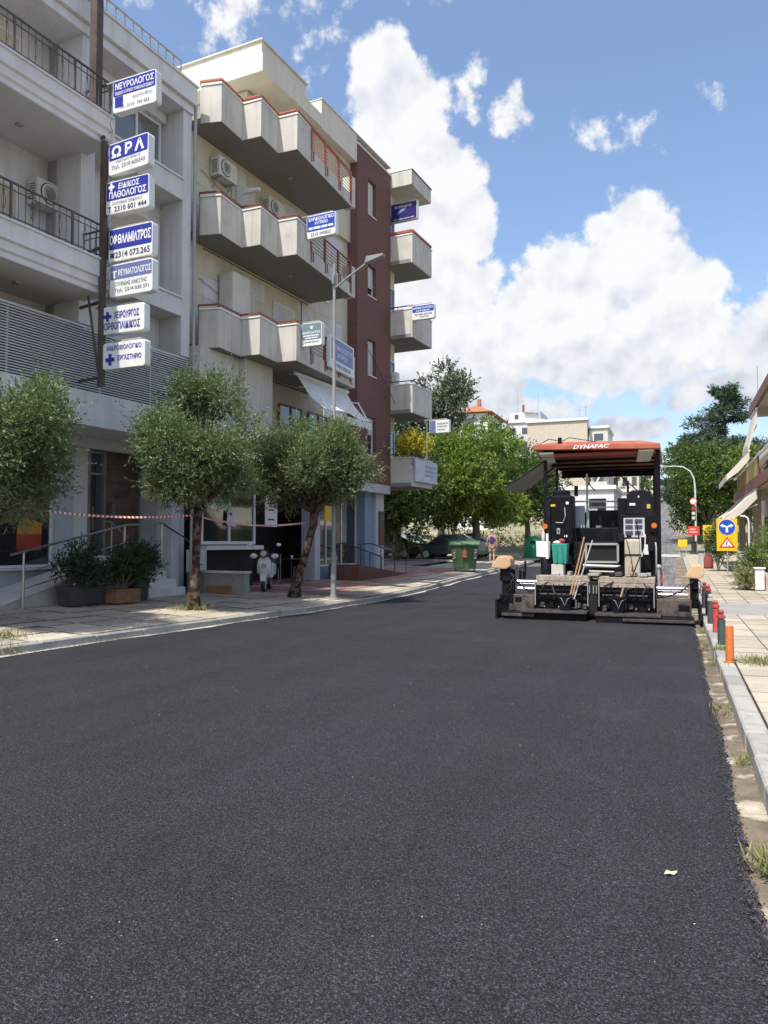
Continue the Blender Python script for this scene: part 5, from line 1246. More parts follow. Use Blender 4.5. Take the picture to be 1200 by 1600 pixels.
# screed
bm_ = pp('screed_beam', pv_tan, (-1.18,-.06,16.55,17.15,.79,.90), (.10,1.22,16.55,17.15,.77,.885), bevel=.01)
pp('walkway', pv_tan, (-1.17,1.2,17.16,17.9,.70,.82), bevel=.01)
pp('front_lip', pv_tan, (-1.18,-.08,16.535,16.548,.70,.785), (.12,1.22,16.535,16.548,.68,.765), bevel=.002)
pp('screed_body', pv_black, (-1.2,1.24,16.62,17.3,.12,.77), bevel=.01)
for x0, x1 in ((-1.16,-.12),(.14,1.18)):
    for z in (.60,.42): pp('screed_rib', pv_dark, (x0,x1,16.56,16.615,z-.02,z+.02), bevel=.004)
    pp('heater_pipe', pv_brown, (x0+.05,x1-.1,16.50,16.555,.505,.53), bevel=.004)
for x in (-1.19,-.10,.12,1.2): MB().cyl((x,16.5,.28),(x,16.5,.80), .013, n=6).build('tie_rod', pv_grey, pav)
pp('centre_joint', mk('joint_black', (.006,.006,.006), .8), (-.07,.09,16.45,17.2,.12,.80)); pp('joint_cap', pv_tan, (-.10,.12,16.5,17.1,.905,.96))
for x in (-.06,.02,.08): MB().cyl((x,16.44,.55),(x,16.44,.72), .02, n=6).build('ram', pv_chrome, pav)
for q in ((-.2,-.12,16.4,16.6,.22,.32), (.2,.28,16.4,16.6,.2,.3)): pp('tamper', pv_brown, q)
# extensions, tubes and foot plates
for (x0,x1,z) in ((-1.66,-1.2,.75),(-1.62,-1.2,.60),(1.24,1.86,.66),(1.26,1.84,.53)): MB().cyl((x0,16.8,z),(x1,16.8,z), .048, n=14).build('guide_tube', pv_chrome, pav, smooth=True)
pp('left_extension', pv_brown, (-1.68,-1.21,16.5,16.95,.14,.49)); pp('extension_slot', pv_black, (-1.62,-1.48,16.488,16.498,.34,.44), bevel=.003)
pp('right_extension', pv_brown, (1.25,1.90,16.4,16.9,.13,.46)); pp('extension_slot', pv_black, (1.66,1.86,16.388,16.398,.25,.36), bevel=.003)
for n_, bx_ in (('foot_plate',(-1.84,-1.15,16.12,16.75,.06,.12)),('foot_plate',(-1.42,-.08,16.05,16.6,.15,.20)),('foot_plate',(.08,1.33,15.98,16.5,.13,.18)),('foot_plate',(.62,1.95,15.92,16.7,.045,.10))): pp(n_, pv_plate, bx_, bevel=.008)
pp('plate_skirt', pv_black, (-1.82,-.1,16.2,16.7,.0,.145), (.1,1.93,16.0,16.7,.0,.125), bevel=.004)
# end gates with covered control boxes
for sx, x0, x1, z0, z1 in ((-1,-1.95,-1.66,.50,1.02),(1,1.86,2.06,.44,.92)):
    eg = pp('end_gate', pv_black, (x0,x1,16.45,17.0,.30,z0), (x0+.02,x1-.02,16.6,16.85,z0,z1), bevel=.02)
    pp('gate_plate', pv_dark, (x0-.02 if sx < 0 else x1-.02, x0+.02 if sx < 0 else x1+.02, 16.1, 17.4, .01, .40), parent=eg, bevel=.004)
    pp('control_box', pv_dark, (x0+.04,x1-.04,16.55,16.75,z1-.25,z1+.02), parent=eg)
    MB().tube([((x0+x1)/2,16.5,z0+.05),((x0+x1)/2+.1,16.4,z0+.2),(x1+.02,16.5,z0+.38),((x0+x1)/2,16.6,z1)], .012, 5).tube([(x0+.05,16.42,.35),(x0+.12,16.35,.5),(x1-.02,16.42,.62)], .014, 5).build('hoses', pv_black, eg)
    xc = -1.92 if sx < 0 else 1.97
    hw = .22 if sx < 0 else .18; zc = 1.05 if sx < 0 else .90
    MB().prism_ax([(xc-hw,zc),(xc-hw+.03,zc+.08),(xc-hw*.3,zc+.25),(xc+hw*.55,zc+.27),(xc+hw*.9,zc+.20),(xc+hw,zc+.05),(xc+hw*.5,zc-.02)], 16.45, 16.95, 'y').build('sun_cover', hat_m, eg, bevel=.03)
    pp('cover_post', pv_black, (xc-.05,xc+.07,16.6,16.8,zc-.28,zc), parent=eg)
MB().cyl((-1.47,16.9,.85),(-1.47,16.9,1.20), .022).cyl((-1.58,16.9,.80),(-1.58,16.9,1.0), .03).cyl((-1.50,16.9,.80),(-1.50,16.9,.98), .03).build('left_crank', pv_black, pav)
MB().cyl((1.29,16.9,.60),(1.29,16.9,1.05), .03, n=10).ball((1.29,16.9,1.10), .055).build('right_crank', pv_grey, pav); pp('red_tube', mk('red_paint', (.45,.06,.05), .5), (1.33,1.37,16.95,16.99,.75,.98))
MB().bar((1.95,16.1,.05),(2.25,16.0,.12), .02).bar((2.1,16.2,.2),(2.02,15.95,.03), .02).build('kerb_feeler', pv_black, pav)
# things carried on the paver
def on_pav(name, label, cat, group=None): return thing(name, label, cat, (-1.6, 0, 0), 0, group)
tk_ = on_pav('water_tank', 'beige plastic tank strapped upright on the right of the paver deck', 'tank')
MB().box(.61,.92,16.95,17.3,.83,1.68).build('tank', tank_m, tk_, bevel=.05); MB().box(.60,.93,16.94,17.31,1.33,1.36).build('strap', pv_black, tk_); MB().cyl((.70,17.1,1.68),(.70,17.1,1.76), .05, n=10).build('cap', pv_black, tk_)
MB().tube([(.66,16.93,1.66),(.74,16.93,1.3),(.80,16.93,.9)], .008, 4).build('cord', pv_black, tk_)
MB().tube([(.95,17.05,1.30),(1.02,17.0,1.5),(1.03,17.0,1.75),(.97,17.0,1.86),(.93,17.05,1.7),(.94,17.05,1.35)], .012, 5).build('hose_loop', coping_m, tk_)
gb = on_pav('green_crate', 'sea-green plastic crate with rags on the left of the paver deck', 'crate')
MB().add([(-.88,17.0,1.14),(-.60,17.0,1.14),(-.60,17.3,1.14),(-.88,17.3,1.14),(-.91,16.96,1.58),(-.57,16.96,1.58),(-.57,17.34,1.58),(-.91,17.34,1.58)], [(3,2,1,0),(4,5,6,7),(0,1,5,4),(1,2,6,5),(2,3,7,6),(3,0,4,7)]).build('crate', mk('sea_green', (0.035,0.27,0.20), .5, var=.15, vs=6), gb, bevel=.02)
for x in (-.80,-.68): MB().box(x-.015,x+.015,16.955,16.975,1.16,1.56).build('rib', mk('sea_green_dark', (0.02,0.20,0.15), .5), gb)
MB().ball((-.78,17.1,1.60),(.12,.12,.05)).build('rag', mk('pale_rag', (.55,.5,.42), .95, bump=1, bs=12), gb); MB().ball((-.70,17.05,1.64),(.07,.07,.05)).build('red_rag', mk('red_rag', (.4,.05,.04), .9), gb)
wb = on_pav('white_box', 'dusty white box under the green crate', 'box'); MB().box(-.92,-.66,16.98,17.3,.83,1.13).build('box', mk('dusty_white', (.48,.46,.42), .8, var=.15), wb, bevel=.01)
ws = on_pav('white_sheet', 'white sheet hanging over a black canister at the left of the deck', 'sheet')
MB().add([(-1.24,17.0,1.30),(-.96,17.0,1.28),(-.95,17.02,1.63),(-1.25,17.02,1.64),(-1.24,17.1,1.30),(-.96,17.1,1.28),(-.95,17.12,1.63),(-1.25,17.12,1.64)], [(0,1,2,3),(4,5,6,7),(2,3,7,6),(0,3,7,4),(1,2,6,5),(0,1,5,4)]).build('sheet', mk('white_cloth', (.62,.62,.6), .9, var=.1, bump=.8, bs=10), ws)
MB().lathe([(.10,0),(.115,.02),(.115,.42),(.09,.45),(0,.45)], (-1.05,17.1,.83), 12).build('canister', pv_dark, ws, smooth=True); MB().bar((-1.0,16.98,1.25),(-1.0,16.98,1.80), .05).build('rod', coping_m, ws)
pb = on_pav('drinks_bottle', 'clear bottle standing at the left post of the paver', 'bottle'); MB().lathe([(.035,0),(.04,.02),(.04,.17),(.015,.22),(.015,.26),(0,.26)], (-1.12,17.2,1.645), 10).build('bottle', lamp_glass, pb, smooth=True)
sp_m = mk('scraper_steel', (.12,.11,.10), .5, metal=.5)
for k, (x0, z0, x1, z1, lb) in enumerate(((-.47,.42,-.20,1.72,'wooden-handled rake leaning furthest left on the paver'), (-.42,.42,-.16,1.59,'wooden-handled shovel leaning in the middle of the left three tools'), (-.38,.40,-.03,1.65,'pale-handled scraper leaning right among the left three tools'), (.60,.42,.92,1.30,'dark-handled tool leaning against the beige tank'), (.54,.42,.74,1.25,'wooden-handled tool standing in the right bucket'))):
    o = on_pav('hand_tool', lb, 'tool', 'hand tools on the screed'); MB().cyl((x0,16.42,z0),(x1,16.85,z1), .016, .014, 8).build('handle', wood_m if k not in (2,3) else (pv_grey if k == 2 else pv_black), o)
    MB().box(x0-.07,x0+.07,16.38,16.42,z0-.16,z0+.01).build('blade', sp_m, o)
for x, lb in ((-.53,'black bucket on the left foot plate of the paver'),(.53,'black bucket on the right foot plate of the paver')):
    o = on_pav('bucket', lb, 'bucket', 'buckets on the screed'); zb = .205 if x < 0 else .185
    MB().lathe([(.11,0),(.145,.29),(.155,.29),(.155,.31),(.135,.31),(.105,.03),(0,.03)], (x,16.30,zb), 16).build('bucket', pv_dark, o, smooth=True)
    MB().tube([(x-.15,16.28,zb+.29),(x-.06,16.15,zb+.24),(x,16.145,zb+.10),(x+.06,16.15,zb+.24),(x+.15,16.28,zb+.29)], .007, 5).build('bail', pv_grey, o)

# grime, hoses and small fittings that crowd the screed
for k in range(16):
    x = -1.1 + 2.25*k/15
    if -.15 < x < .18: continue
    q = MB(); z = .34 + .12*rnd.random()
    q.tube([(x,16.53,z),(x+rnd.uniform(-.05,.05),16.47,z+.12),(x+rnd.uniform(-.1,.1),16.50,z+.26),(x+rnd.uniform(-.15,.15),16.55,z+.33)], .010+.006*rnd.random(), 5)
    q.build('hose', (pv_black, pv_dark, pv_brown)[k % 3], pav)
for k in range(14):
    x = -1.1 + 2.2*rnd.random(); w = .03+.06*rnd.random()
    if -.15 < x < .18: continue
    pp('fitting', (pv_tan, pv_grey, pv_brown, pv_black)[k % 4], (x-w,x+w,16.6+.4*rnd.random(),17.1,.905,.915+.07*rnd.random()), bevel=.006)
for k, (x, z) in enumerate(((-1.0,1.0),(-.95,1.35),(-.62,1.2),(.42,1.35),(.5,1.7),(1.05,1.1),(1.12,1.5),(.98,.95),(-.5,1.0),(.2,.95))):
    pp('bracket', (pv_dark, pv_black)[k % 2], (x-.06,x+.06,17.62,17.86,z-.08,z+.10), bevel=.01)
for k in range(7):
    x = rnd.uniform(-1.0,1.05); MB().tube([(x,17.7,1.9+.3*rnd.random()),(x+.08,17.6,1.5),(x-.05,17.62,1.2),(x+.1,17.7,.9)], .012, 5).build('cable_loom', (pv_black, pv_dark)[k % 2], pav)
pp('inner_shade_block', mk('cab_shade_black', (.005,.005,.006), .7), (-.52,.42,17.72,17.85,1.0,1.62), bevel=.01)  # near-black block painted as the shade between the consoles

def crust(name, n, x0, x1, y0, y1, z, mat, smax=.016):
    p = np.stack([x0+(x1-x0)*nrg.random(n), y0+(y1-y0)*nrg.random(n), np.full(n, z)], -1)
    o = rocks(name, p, .003+smax*nrg.random(n)**3, mat); o.parent = pav; o['kind'] = 'stuff'
for q in ((-1.84,-1.15,16.14,16.5,.121),(-1.42,-.08,16.06,16.35,.201),(.08,1.33,15.99,16.3,.181),(.62,1.95,15.93,16.2,.101)): crust('bitumen_crust', 160, *q, crumb_m)
crust('deck_grit', 260, -1.17, 1.2, 16.6, 17.8, .905, pv_brown, .02)
for sx, x in ((-1,-1.22),(1,1.24)):
    MB().tube([(x,18.5,1.6),(x,18.5,2.45),(x,18.6,2.55),(x,20.2,2.55),(x,20.3,2.45),(x,20.3,1.9)], .022, 7).build('side_handrail', pv_black, pav, smooth=True)
    MB().tube([(x*.98,17.75,.9),(x*.99,17.68,1.0),(x*.99,17.68,1.5),(x*.98,17.75,1.6)], .018, 6).build('grab_handle', pv_grey, pav, smooth=True)
for k, (x, z, w, h, m) in enumerate(((-.98,2.45,.10,.05,'y'),(-.66,2.5,.06,.06,'w'),(.74,2.45,.12,.05,'w'),(1.08,2.4,.07,.09,'y'),(1.02,1.45,.09,.22,'w'),(-.70,1.75,.07,.05,'w'))):
    pp('decal', sign_white if m == 'w' else mk('decal_yellow', (.55,.38,.03), .5), (x-w/2,x+w/2,17.732 if x < 0 else 17.838,17.738 if x < 0 else 17.844,z-h/2,z+h/2), bevel=0)
for x in (-1.0,-.7,-.3,.25,.5,.85,1.1):
    for z in (.735,.25): MB().cyl((x,16.53,z),(x,16.50,z), .014, n=6).build('bolt', pv_grey, pav)
for k in range(6):
    x = (-1.05,-.85,-.3,.3,.75,1.1)[k]
    MB().cyl((x,16.60,.24),(x,16.60,.34), .05, n=10).build('vibrator', (pv_brown,pv_dark)[k % 2], pav)
MB().tube([(-1.75,16.5,.95),(-1.5,16.45,.70),(-1.3,16.5,.55),(-1.15,16.55,.62)], .016, 6).build('feed_hose', pv_black, pav, smooth=True); MB().tube([(1.95,16.5,.85),(1.7,16.42,.62),(1.4,16.45,.50),(1.22,16.55,.58)], .016, 6).build('feed_hose', pv_black, pav, smooth=True)

# ------------------------------------------------------------------ right-hand pavement furniture
BG = 'bollards on the right kerb'
def bollard(label, x, y, h, r, col, head=None, rust=None):
    o = thing('bollard', label, 'bollard', (x, y, .12+tz(y)), 0, BG)
    m = mk('bollard_paint', col, .5, var=.2, vs=9)
    if head is None:
        MB().lathe([(r*1.15,0),(r*1.15,.02),(r,.025),(r,h-.02),(r*.85,h),(0,h)], n=14).build('shaft', m, o, smooth=True)
    else:
        MB().lathe([(r,0),(r,h*.72),(r*.7,h*.74),(r*.7,h*.76),(0,h*.76)], n=14).build('shaft', m, o, smooth=True)
        hm = mk('bollard_head', head, .5, var=.2, vs=9)
        MB().lathe([(r*1.02,0),(r*1.05,.02),(r*.95,.045),(r*.5,.06),(0,.06)], (0,0,h*.765), 14).build('collar', hm, o, smooth=True)
        MB().ball((0,0,h*.765+.06+r*.55), r*.72, 12, 8).build('ball', hm, o, smooth='all')
bollard('plain orange bollard nearest to us on the right kerb', .62, 10.45, .45, .05, (.50,.135,.03))
bollard('dark green bollard with dusky red ball top', .62, 12.2, .50, .055, (.04,.075,.065), (.28,.05,.05))
bollard('bright red bollard with red ball top', .63, 13.95, .52, .055, (.42,.06,.045), (.38,.055,.05))
bollard('dark bollard with rust-stained pale top behind the red one', .60, 15.3, .54, .055, (.06,.06,.065), (.36,.33,.30))
bollard('charcoal bollard with two red rings beside the paver', .64, 17.3, .62, .06, (.05,.05,.065), (.36,.05,.05))
bollard('furthest dark bollard half hidden by the paver end gate', .62, 18.9, .6, .06, (.045,.045,.05), (.2,.05,.05))
# yellow road-works sign
rs = thing('road_sign', 'yellow board with blue two-way arrow disc and road-works triangle', 'sign', (1.86, 31.7, tz(31.7)+.1), R(-6))
MB().box(-.36,.36,0,.02,1.0,2.22).build('board', mk('sign_yellow', (.75,.46,.01), .45, var=.05), rs, bevel=.004)
MB().cyl((0,.05,0),(0,.05,1.9), .025).build('pole', galv, rs)
MB().lathe([(0,0),(.30,0),(.30,.006),(0,.006)], (0,-.010,1.90), 28, 'y').build('disc_rim', sign_white, rs)
MB().lathe([(0,0),(.285,0),(.285,.006),(0,.006)], (0,-.016,1.90), 28, 'y').build('disc', mk('disc_blue', (.01,.075,.48), .4), rs)
ar = MB(); yv = -.0185
def poly(pts): ar.add([(x,yv,z) for x,z in pts], [tuple(range(len(pts)))])
poly([(-.045,1.70),(.045,1.70),(.035,1.93),(-.035,1.93)]); poly([(-.035,1.88),(-.035,1.95),(-.13,1.985),(-.13,1.925)]); poly([(.035,1.88),(.035,1.95),(.13,1.985),(.13,1.925)])
poly([(-.13,2.03),(-.13,1.88),(-.235,1.955)]); poly([(.13,2.03),(.13,1.88),(.235,1.955)])
ar.build('arrows', ink_white, rs)
MB().prism_ax([(-.28,1.13),(.28,1.13),(0,1.53)], -.012, -.002, 'y').build('triangle_rim', mk('sign_red', (.55,.03,.02), .4), rs)
MB().prism_ax([(-.19,1.17),(.19,1.17),(0,1.44)], -.016, -.0125, 'y').build('triangle', sign_white, rs)
MB().ball((-.01,-.018,1.355),(.022,.004,.022)).add([(-.05,-.019,1.20),(-.02,-.019,1.20),(.0,-.019,1.26),(.03,-.019,1.33),(.0,-.019,1.34),(-.04,-.019,1.27)], [(0,1,2,3,4,5)]).add([(.03,-.019,1.19),(.11,-.019,1.19),(.07,-.019,1.23)], [(0,1,2)]).build('worker_symbol', ink_dark, rs)
# pale utility cabinet and planters before the right-hand building
kb2 = thing('utility_cabinet', 'pale grey utility cabinet behind the yellow road sign', 'cabinet', (2.15, 30.2, tz(30)+.12))
MB().box(0,.45,0,.4,0,.95).build('case', mk('cabinet_grey', (.50,.49,.46), .7, streak=.2), kb2, bevel=.015); MB().box(-.03,.48,-.03,.43,.952,1.0).build('top', concrete, kb2, bevel=.008); MB().box(.03,.42,-.012,-.002,.08,.9).build('door', mk('cabinet_door', (.46,.45,.43), .7), kb2, bevel=.004)
gp = thing('gate_pier', 'white marble-clad gate pier at the planted bed on the right', 'pier', (2.35, 25.4, .2)); MB().box(-.13,.13,-.16,.16,0,.62).build('pier', marble, gp, bevel=.01); MB().box(-.16,.16,-.19,.19,.622,.67).build('cap', marble, gp, bevel=.006)
rb = thing('raised_bed', 'low marble-edged flower bed on the right pavement', 'flower bed', (0,0,0))
MB().box(2.62,6.0,24.9,25.1,.15,.62).build('front_wall', slab_cream, rb, bevel=.01); MB().box(2.5,2.62,25.1,28,.15,.62).build('side_wall', slab_cream, rb, bevel=.01); MB().box(2.6,6.05,24.86,25.14,.622,.67).build('cap', marble, rb, bevel=.008); MB().box(2.63,6,25.1,28,.2,.55).build('soil', earth_m, rb)
def shrub(name, label, loc, rx, ry, rz_, n, sz, mat, seed, group=None, asp=.3):
    o = thing(name, label, 'shrub', loc, 0, group); cl = cloud((0,0,rz_), rx, ry, rz_, 12, min(rx,rz_)*.45, seed, -.6)
    tb = MB(); limbs(tb, (0,0,-.02), .025, cl, .006, 5, 4, .05); tb.build('stem', bark_grey, o)
    P, D = sprigs(cl, n, 10, .25, up=.4); link('foliage', leaf_mesh('foliage', P, D, sz, asp, mat), o); return o
shrub('leafy_shrub', 'bright green shrub in the marble-edged bed at the right edge', (3.05,26.2,.5), .55,.6,.75, 7000,.10, lime_leaf, 71)
shrub('leafy_shrub', 'dark low plant in front of the bright shrub', (3.6,25.6,.5), .6,.35,.3, 3500,.09, mid_leaf, 72)
shrub('leafy_shrub', 'small climbing plant beside the road sign', (2.35,27.5,.3), .28,.35,.7, 3500,.08, mid_leaf, 73)
shrub('leafy_shrub', 'feathery young tree behind the yellow road sign', (1.75,36,tz(36)+.1), .35,.4,1.15, 4500,.10, mid_leaf, 74)
shrub('leafy_shrub', 'weedy green plant at the foot of the gate pier', (2.02,25.6,.15), .2,.25,.35, 2500,.08, grass_leaf, 75)
pt = thing('bent_pipe', 'white bent pipe post beside the road sign', 'pipe', (2.72,33.0,tz(33)+.1)); MB().tube([(0,0,0),(0,0,2.1),(-.04,0,2.25),(-.14,0,2.32),(-.3,0,2.33)], .035, 8).build('pipe', coping_m, pt, smooth=True)
# bags / bollard stones by the pavement up the street
for k,(x,y,lb) in enumerate(((1.45,38.5,'dark red sack with pale cover standing on the far right pavement'),)):
    o = thing('sack', lb, 'sack', (x,y,tz(y)+.1)); MB().lathe([(.2,0),(.22,.1),(.2,.5),(.1,.72),(0,.75)], n=10).build('sack', mk('sack_red', (.25,.06,.06), .9, var=.2), o, smooth='all'); MB().box(-.42,-.2,-.1,.15,0,.7).build('board', concrete, o)
# right-hand house with awnings
rh = thing('awning_house', 'cream house with brown balconies and striped awnings at the right edge', 'building', (0,0,0))
hw_ = mk('house_cream', (.50,.45,.36), .85, var=.08, streak=.12); hb = mk('house_brown', (.20,.075,.055), .6, var=.1)
MB().box(4.6,14,24,37.6,0.1,7.1).build('wall', hw_, rh); MB().box(4.6,14,37.6,52,0.3,5.9).build('lower_wall', hw_, rh); MB().box(4.2,14,37.7,52.2,5.902,6.1).build('flat_roof', coping_m, rh)
MB().prism_ax([(3.15,7.15),(3.15,7.55),(3.4,7.95),(14,8.6),(14,7.15)], 24,37.2,'y').build('roof', hb, rh)
MB().box(3.25,14,24.1,37.1,7.101,7.146).build('eaves', hw_, rh)
for zb in (3.85,):
    bl = MB().box(3.15,4.6,26.4,46,zb,zb+.22).build('balcony', hw_, rh); MB().box(3.08,3.2,26.38,46,zb-.05,zb+.38).build('fascia', hb, bl)
    for s in range(4): MB().box(3.10,3.16,28.45+s*4.9,28.55+s*4.9+.1,zb+.381,zb+1.15).build('post', hb, bl)
    MB().box(3.08,3.17,26.4,46,zb+1.152,zb+1.22).build('handrail', coping_m, bl)
    yb = mk('yellow_canvas', (.45,.36,.12), .85, var=.1, streak=.15)
    MB().box(3.11,3.13,33.6,44,zb+.42,zb+1.1).build('balcony_screen', yb, bl)
MB().box(3.205,3.5,36.4,36.9,.3,3.84).build('pillar', hw_, rh); MB().box(3.205,3.5,44.5,44.9,.3,3.84).build('pillar', hw_, rh)
for y in (35.0, 39.5, 44, 48):
    for z0, z1 in ((4.25,5.8),(.5,3.0)):
        w = MB().box(4.54,4.6,y,y+1.6,z0,z1).build('window', rail_brown, rh); MB().box(4.52,4.538,y+.1,y+1.5,z0+.1,z1-.1).build('pane', glass_dark, w)
MB().box(4.4,4.55,30.02,33.9,.3,3.8).build('shop_front', dark_in, rh)
stripe = mk('striped_canvas', (.60,.56,.48), .85, var=.06)
def awning(label, x0, z0, x1, z1, y0, y1, val=.28):
    o = thing('awning', label, 'awning', (0,0,0), 0, 'awnings on the right-hand house'); n = 14; vs = []; fs = []
    for i in range(n+1):
        y = y0+(y1-y0)*i/n
        for j in range(5):
            u = j/4; vs.append((x0+(x1-x0)*u, y, z0+(z1-z0)*u-.05*math.sin(u*3.14)+.03*math.sin(y*5)*u))
    for i in range(n):
        for j in range(4): fs.append((i*5+j,i*5+j+1,(i+1)*5+j+1,(i+1)*5+j))
    MB().add(vs, fs).build('canvas', stripe, o, smooth='all')
    MB().box(x1-.015,x1,y0,y1,z1-val,z1-.01).build('valance', stripe, o); MB().cyl((x0,y0,z0+.04),(x0,y1,z0+.04), .05).build('roller', coping_m, o)
    for y in (y0+.1, y1-.1): MB().bar((x0,y,z0-.6),(x1,y,z1-.02), .035).build('arm', coping_m, o)
    MB().prism_ax([(x0,z0),(x1,z1-.01),(x1,z1-val),(x1+(x0-x1)*.5,z1+(z0-z1)*.5-val*1.5),(x0,z0-val*1.3)], y0-.012, y0-.004, 'y').build('side_cheek', stripe, o)
awning('upper pale awning under the brown eaves of the right-hand house', 3.25,5.75,2.3,4.75, 38.5,45)
awning('lower nearer awning sloping over the shop at right', 3.15,3.75,1.95,2.62, 34.2,40.5)
awning('lower further awning over the shop at right', 3.15,3.75,2.0,2.75, 41,46)
awning('steep side awning above the brown balcony at right', 3.2,7.0,2.85,5.6, 34.2,36.8)
an = thing('roof_aerial', 'thin roof aerial mast on the right-hand house', 'aerial', (3.45,36.5,7.95)); MB().cyl((0,0,0),(0,0,1.3), .02, n=5).build('mast', galv, an)
an = thing('roof_aerial', 'taller roof aerial mast nearer the right edge', 'aerial', (3.75,35.0,8.1)); MB().cyl((0,0,0),(0,0,2.2), .02, n=5).build('mast', galv, an)
# traffic light with arched lamp behind
tl = thing('traffic_light', 'traffic light with red square board at the crossing on the right', 'traffic light', (1.42, 64.6, tz(64.6)))
MB().cyl((0,0,0),(0,0,4.6), .06).build('pole', rail_dark, tl)
hd_ = MB().box(-.17,.17,-.22,-.06,2.55,3.75).build('signal_head', rail_dark, tl, bevel=.02)
for z, m in ((3.52,mk('red_lens',(.45,.02,.02),.3)),(3.16,mk('pale_lens',(.55,.52,.45),.3)),(2.80,mk('pale_lens_low',(.5,.5,.45),.3))): MB().lathe([(0,0),(.13,0),(.13,.02),(0,.03)], (0,-.245,z), 14,'y').build('lens', m, hd_)
MB().lathe([(0,0),(.28,0),(.28,.02),(0,.02)], (0,-.14,4.1), 20,'y').build('round_sign_rim', mk('rim_red',(.5,.04,.03),.4), tl); MB().lathe([(0,0),(.21,0),(.21,.004),(0,.004)], (0,-.146,4.1), 20,'y').build('round_sign', sign_white, tl)
MB().box(-.42,.42,-.2,-.17,1.45,2.15).build('red_board', mk('board_red',(.50,.05,.03),.5), tl); MB().box(-.3,.12,-.206,-.202,1.88,1.94).build('board_print', sign_white, tl); MB().box(-.3,.25,-.206,-.202,1.68,1.73).build('board_print', sign_white, tl)
MB().lathe([(.32,0),(.32,.04),(.2,.1),(.2,.9),(.26,.94),(.26,1.0),(0,1.0)], (0,0,.0), 12).build('plinth', rail_dark, tl, smooth=True)
al = thing('arched_lamp', 'arched pale green street lamp behind the traffic light', 'street lamp', (1.62, 66.5, tz(66.5)))
MB().tube([(0,0,0),(0,0,5.2),(-.08,0,6.0),(-.35,0,6.6),(-.85,0,6.95),(-1.5,0,7.05),(-2.0,0,7.03)], [.09,.07,.06,.055,.05,.045,.04], 10).build('pole', mk('pale_green_steel',(.45,.52,.47),.5), al, smooth=True)
MB().prism_ax([(-2.6,6.95),(-1.95,7.0),(-1.95,7.1),(-2.4,7.12)], -.12,.12,'y').build('lamp_head', galv, al, bevel=.02)
yb_ = thing('yellow_banner', 'plain yellow notice banner with faint print near the right-hand trees', 'banner', (1.82,56.4,tz(56.4))); MB().box(0,1.2,0,.03,1.2,2.2).build('banner', mk('banner_yellow',(.70,.50,.02),.6,var=.08), yb_)
for x in (.05,1.1): MB().box(x,x+.05,.035,.08,0,2.2).build('leg', galv, yb_)
for k in range(4): MB().box(.15,1.05,-.006,-.002,1.4+k*.19,1.45+k*.19).build('print_line', mk('banner_print',(.50,.36,.03),.6), yb_)
yb_ = thing('yellow_barrier', 'small yellow barrier left of the traffic light', 'barrier', (.55,62.0,tz(62))); MB().box(-.3,.35,0,.05,.6,1.15).build('panel', mk('barrier_yellow',(.70,.45,.02),.6), yb_)
for x in (-.25,.25): MB().box(x,x+.05,.06,.1,0,1.1).build('leg', galv, yb_)

# ------------------------------------------------------------------ bin, person, scooter, cars
bn = thing('wheeled_bin', 'green wheeled rubbish container at the corner before the trees', 'bin', (-8.45, 32.2, walk_z(-8.45,32.2)), R(14))
gm = mk('bin_green', (.055,.115,.045), .5, var=.12, vs=3); gd = mk('bin_lid_green', (.075,.155,.07), .5, var=.1)
MB().add([(-.46,-.40,.14),(.46,-.40,.14),(.46,.42,.14),(-.46,.42,.14),(-.60,-.52,1.12),(.60,-.52,1.12),(.60,.55,1.12),(-.60,.55,1.12)], [(3,2,1,0),(4,5,6,7),(0,1,5,4),(1,2,6,5),(2,3,7,6),(3,0,4,7)]).build('body', gm, bn, bevel=.03)
for x in (-.28,0,.28): MB().add([(x-.03,-.42,.2),(x+.03,-.42,.2),(x+.03,-.535,1.08),(x-.03,-.535,1.08),(x-.03,-.39,.2),(x+.03,-.39,.2),(x+.03,-.50,1.08),(x-.03,-.50,1.08)], [(0,1,2,3),(4,5,6,7),(0,3,7,4),(1,2,6,5),(0,1,5,4),(2,3,7,6)]).build('rib', gm, bn)
MB().box(-.66,.66,-.58,.60,1.122,1.17).build('rim', gm, bn, bevel=.01)
MB().prism_ax([(-.60,1.172),(-.5,1.27),(0,1.33),(.5,1.27),(.62,1.172)], -.64,.64,'x').build('lid', gd, bn, bevel=.02)
for x in (-.68,.62): MB().box(x,x+.06,-.12,.12,.95,1.05).build('trunnion', galv, bn)
for x in (-.40,.40):
    for y in (-.32,.34): MB().cyl((x-.03,y,.08),(x+.03,y,.08), .08, n=12).build('wheel', black_plastic, bn)
for x in (-.50,.40):
    for k in range(4): MB().add([(x,-.515+(1-(k/4))*.03,.55+k*.11),(x+.11,-.515+(1-(k/4))*.03,.60+k*.11),(x+.11,-.527+(1-(k/4))*.03,.66+k*.11),(x,-.527+(1-(k/4))*.03,.61+k*.11)], [(0,1,2,3)]).build('reflector_stripe', mk('reflector',(.55,.30,.22),.4) if k % 2 else sign_white, bn)
MB().box(-.12,.12,-.545,-.538,.62,.92).build('emblem', mk('bin_emblem',(.30,.10,.05),.5), bn)

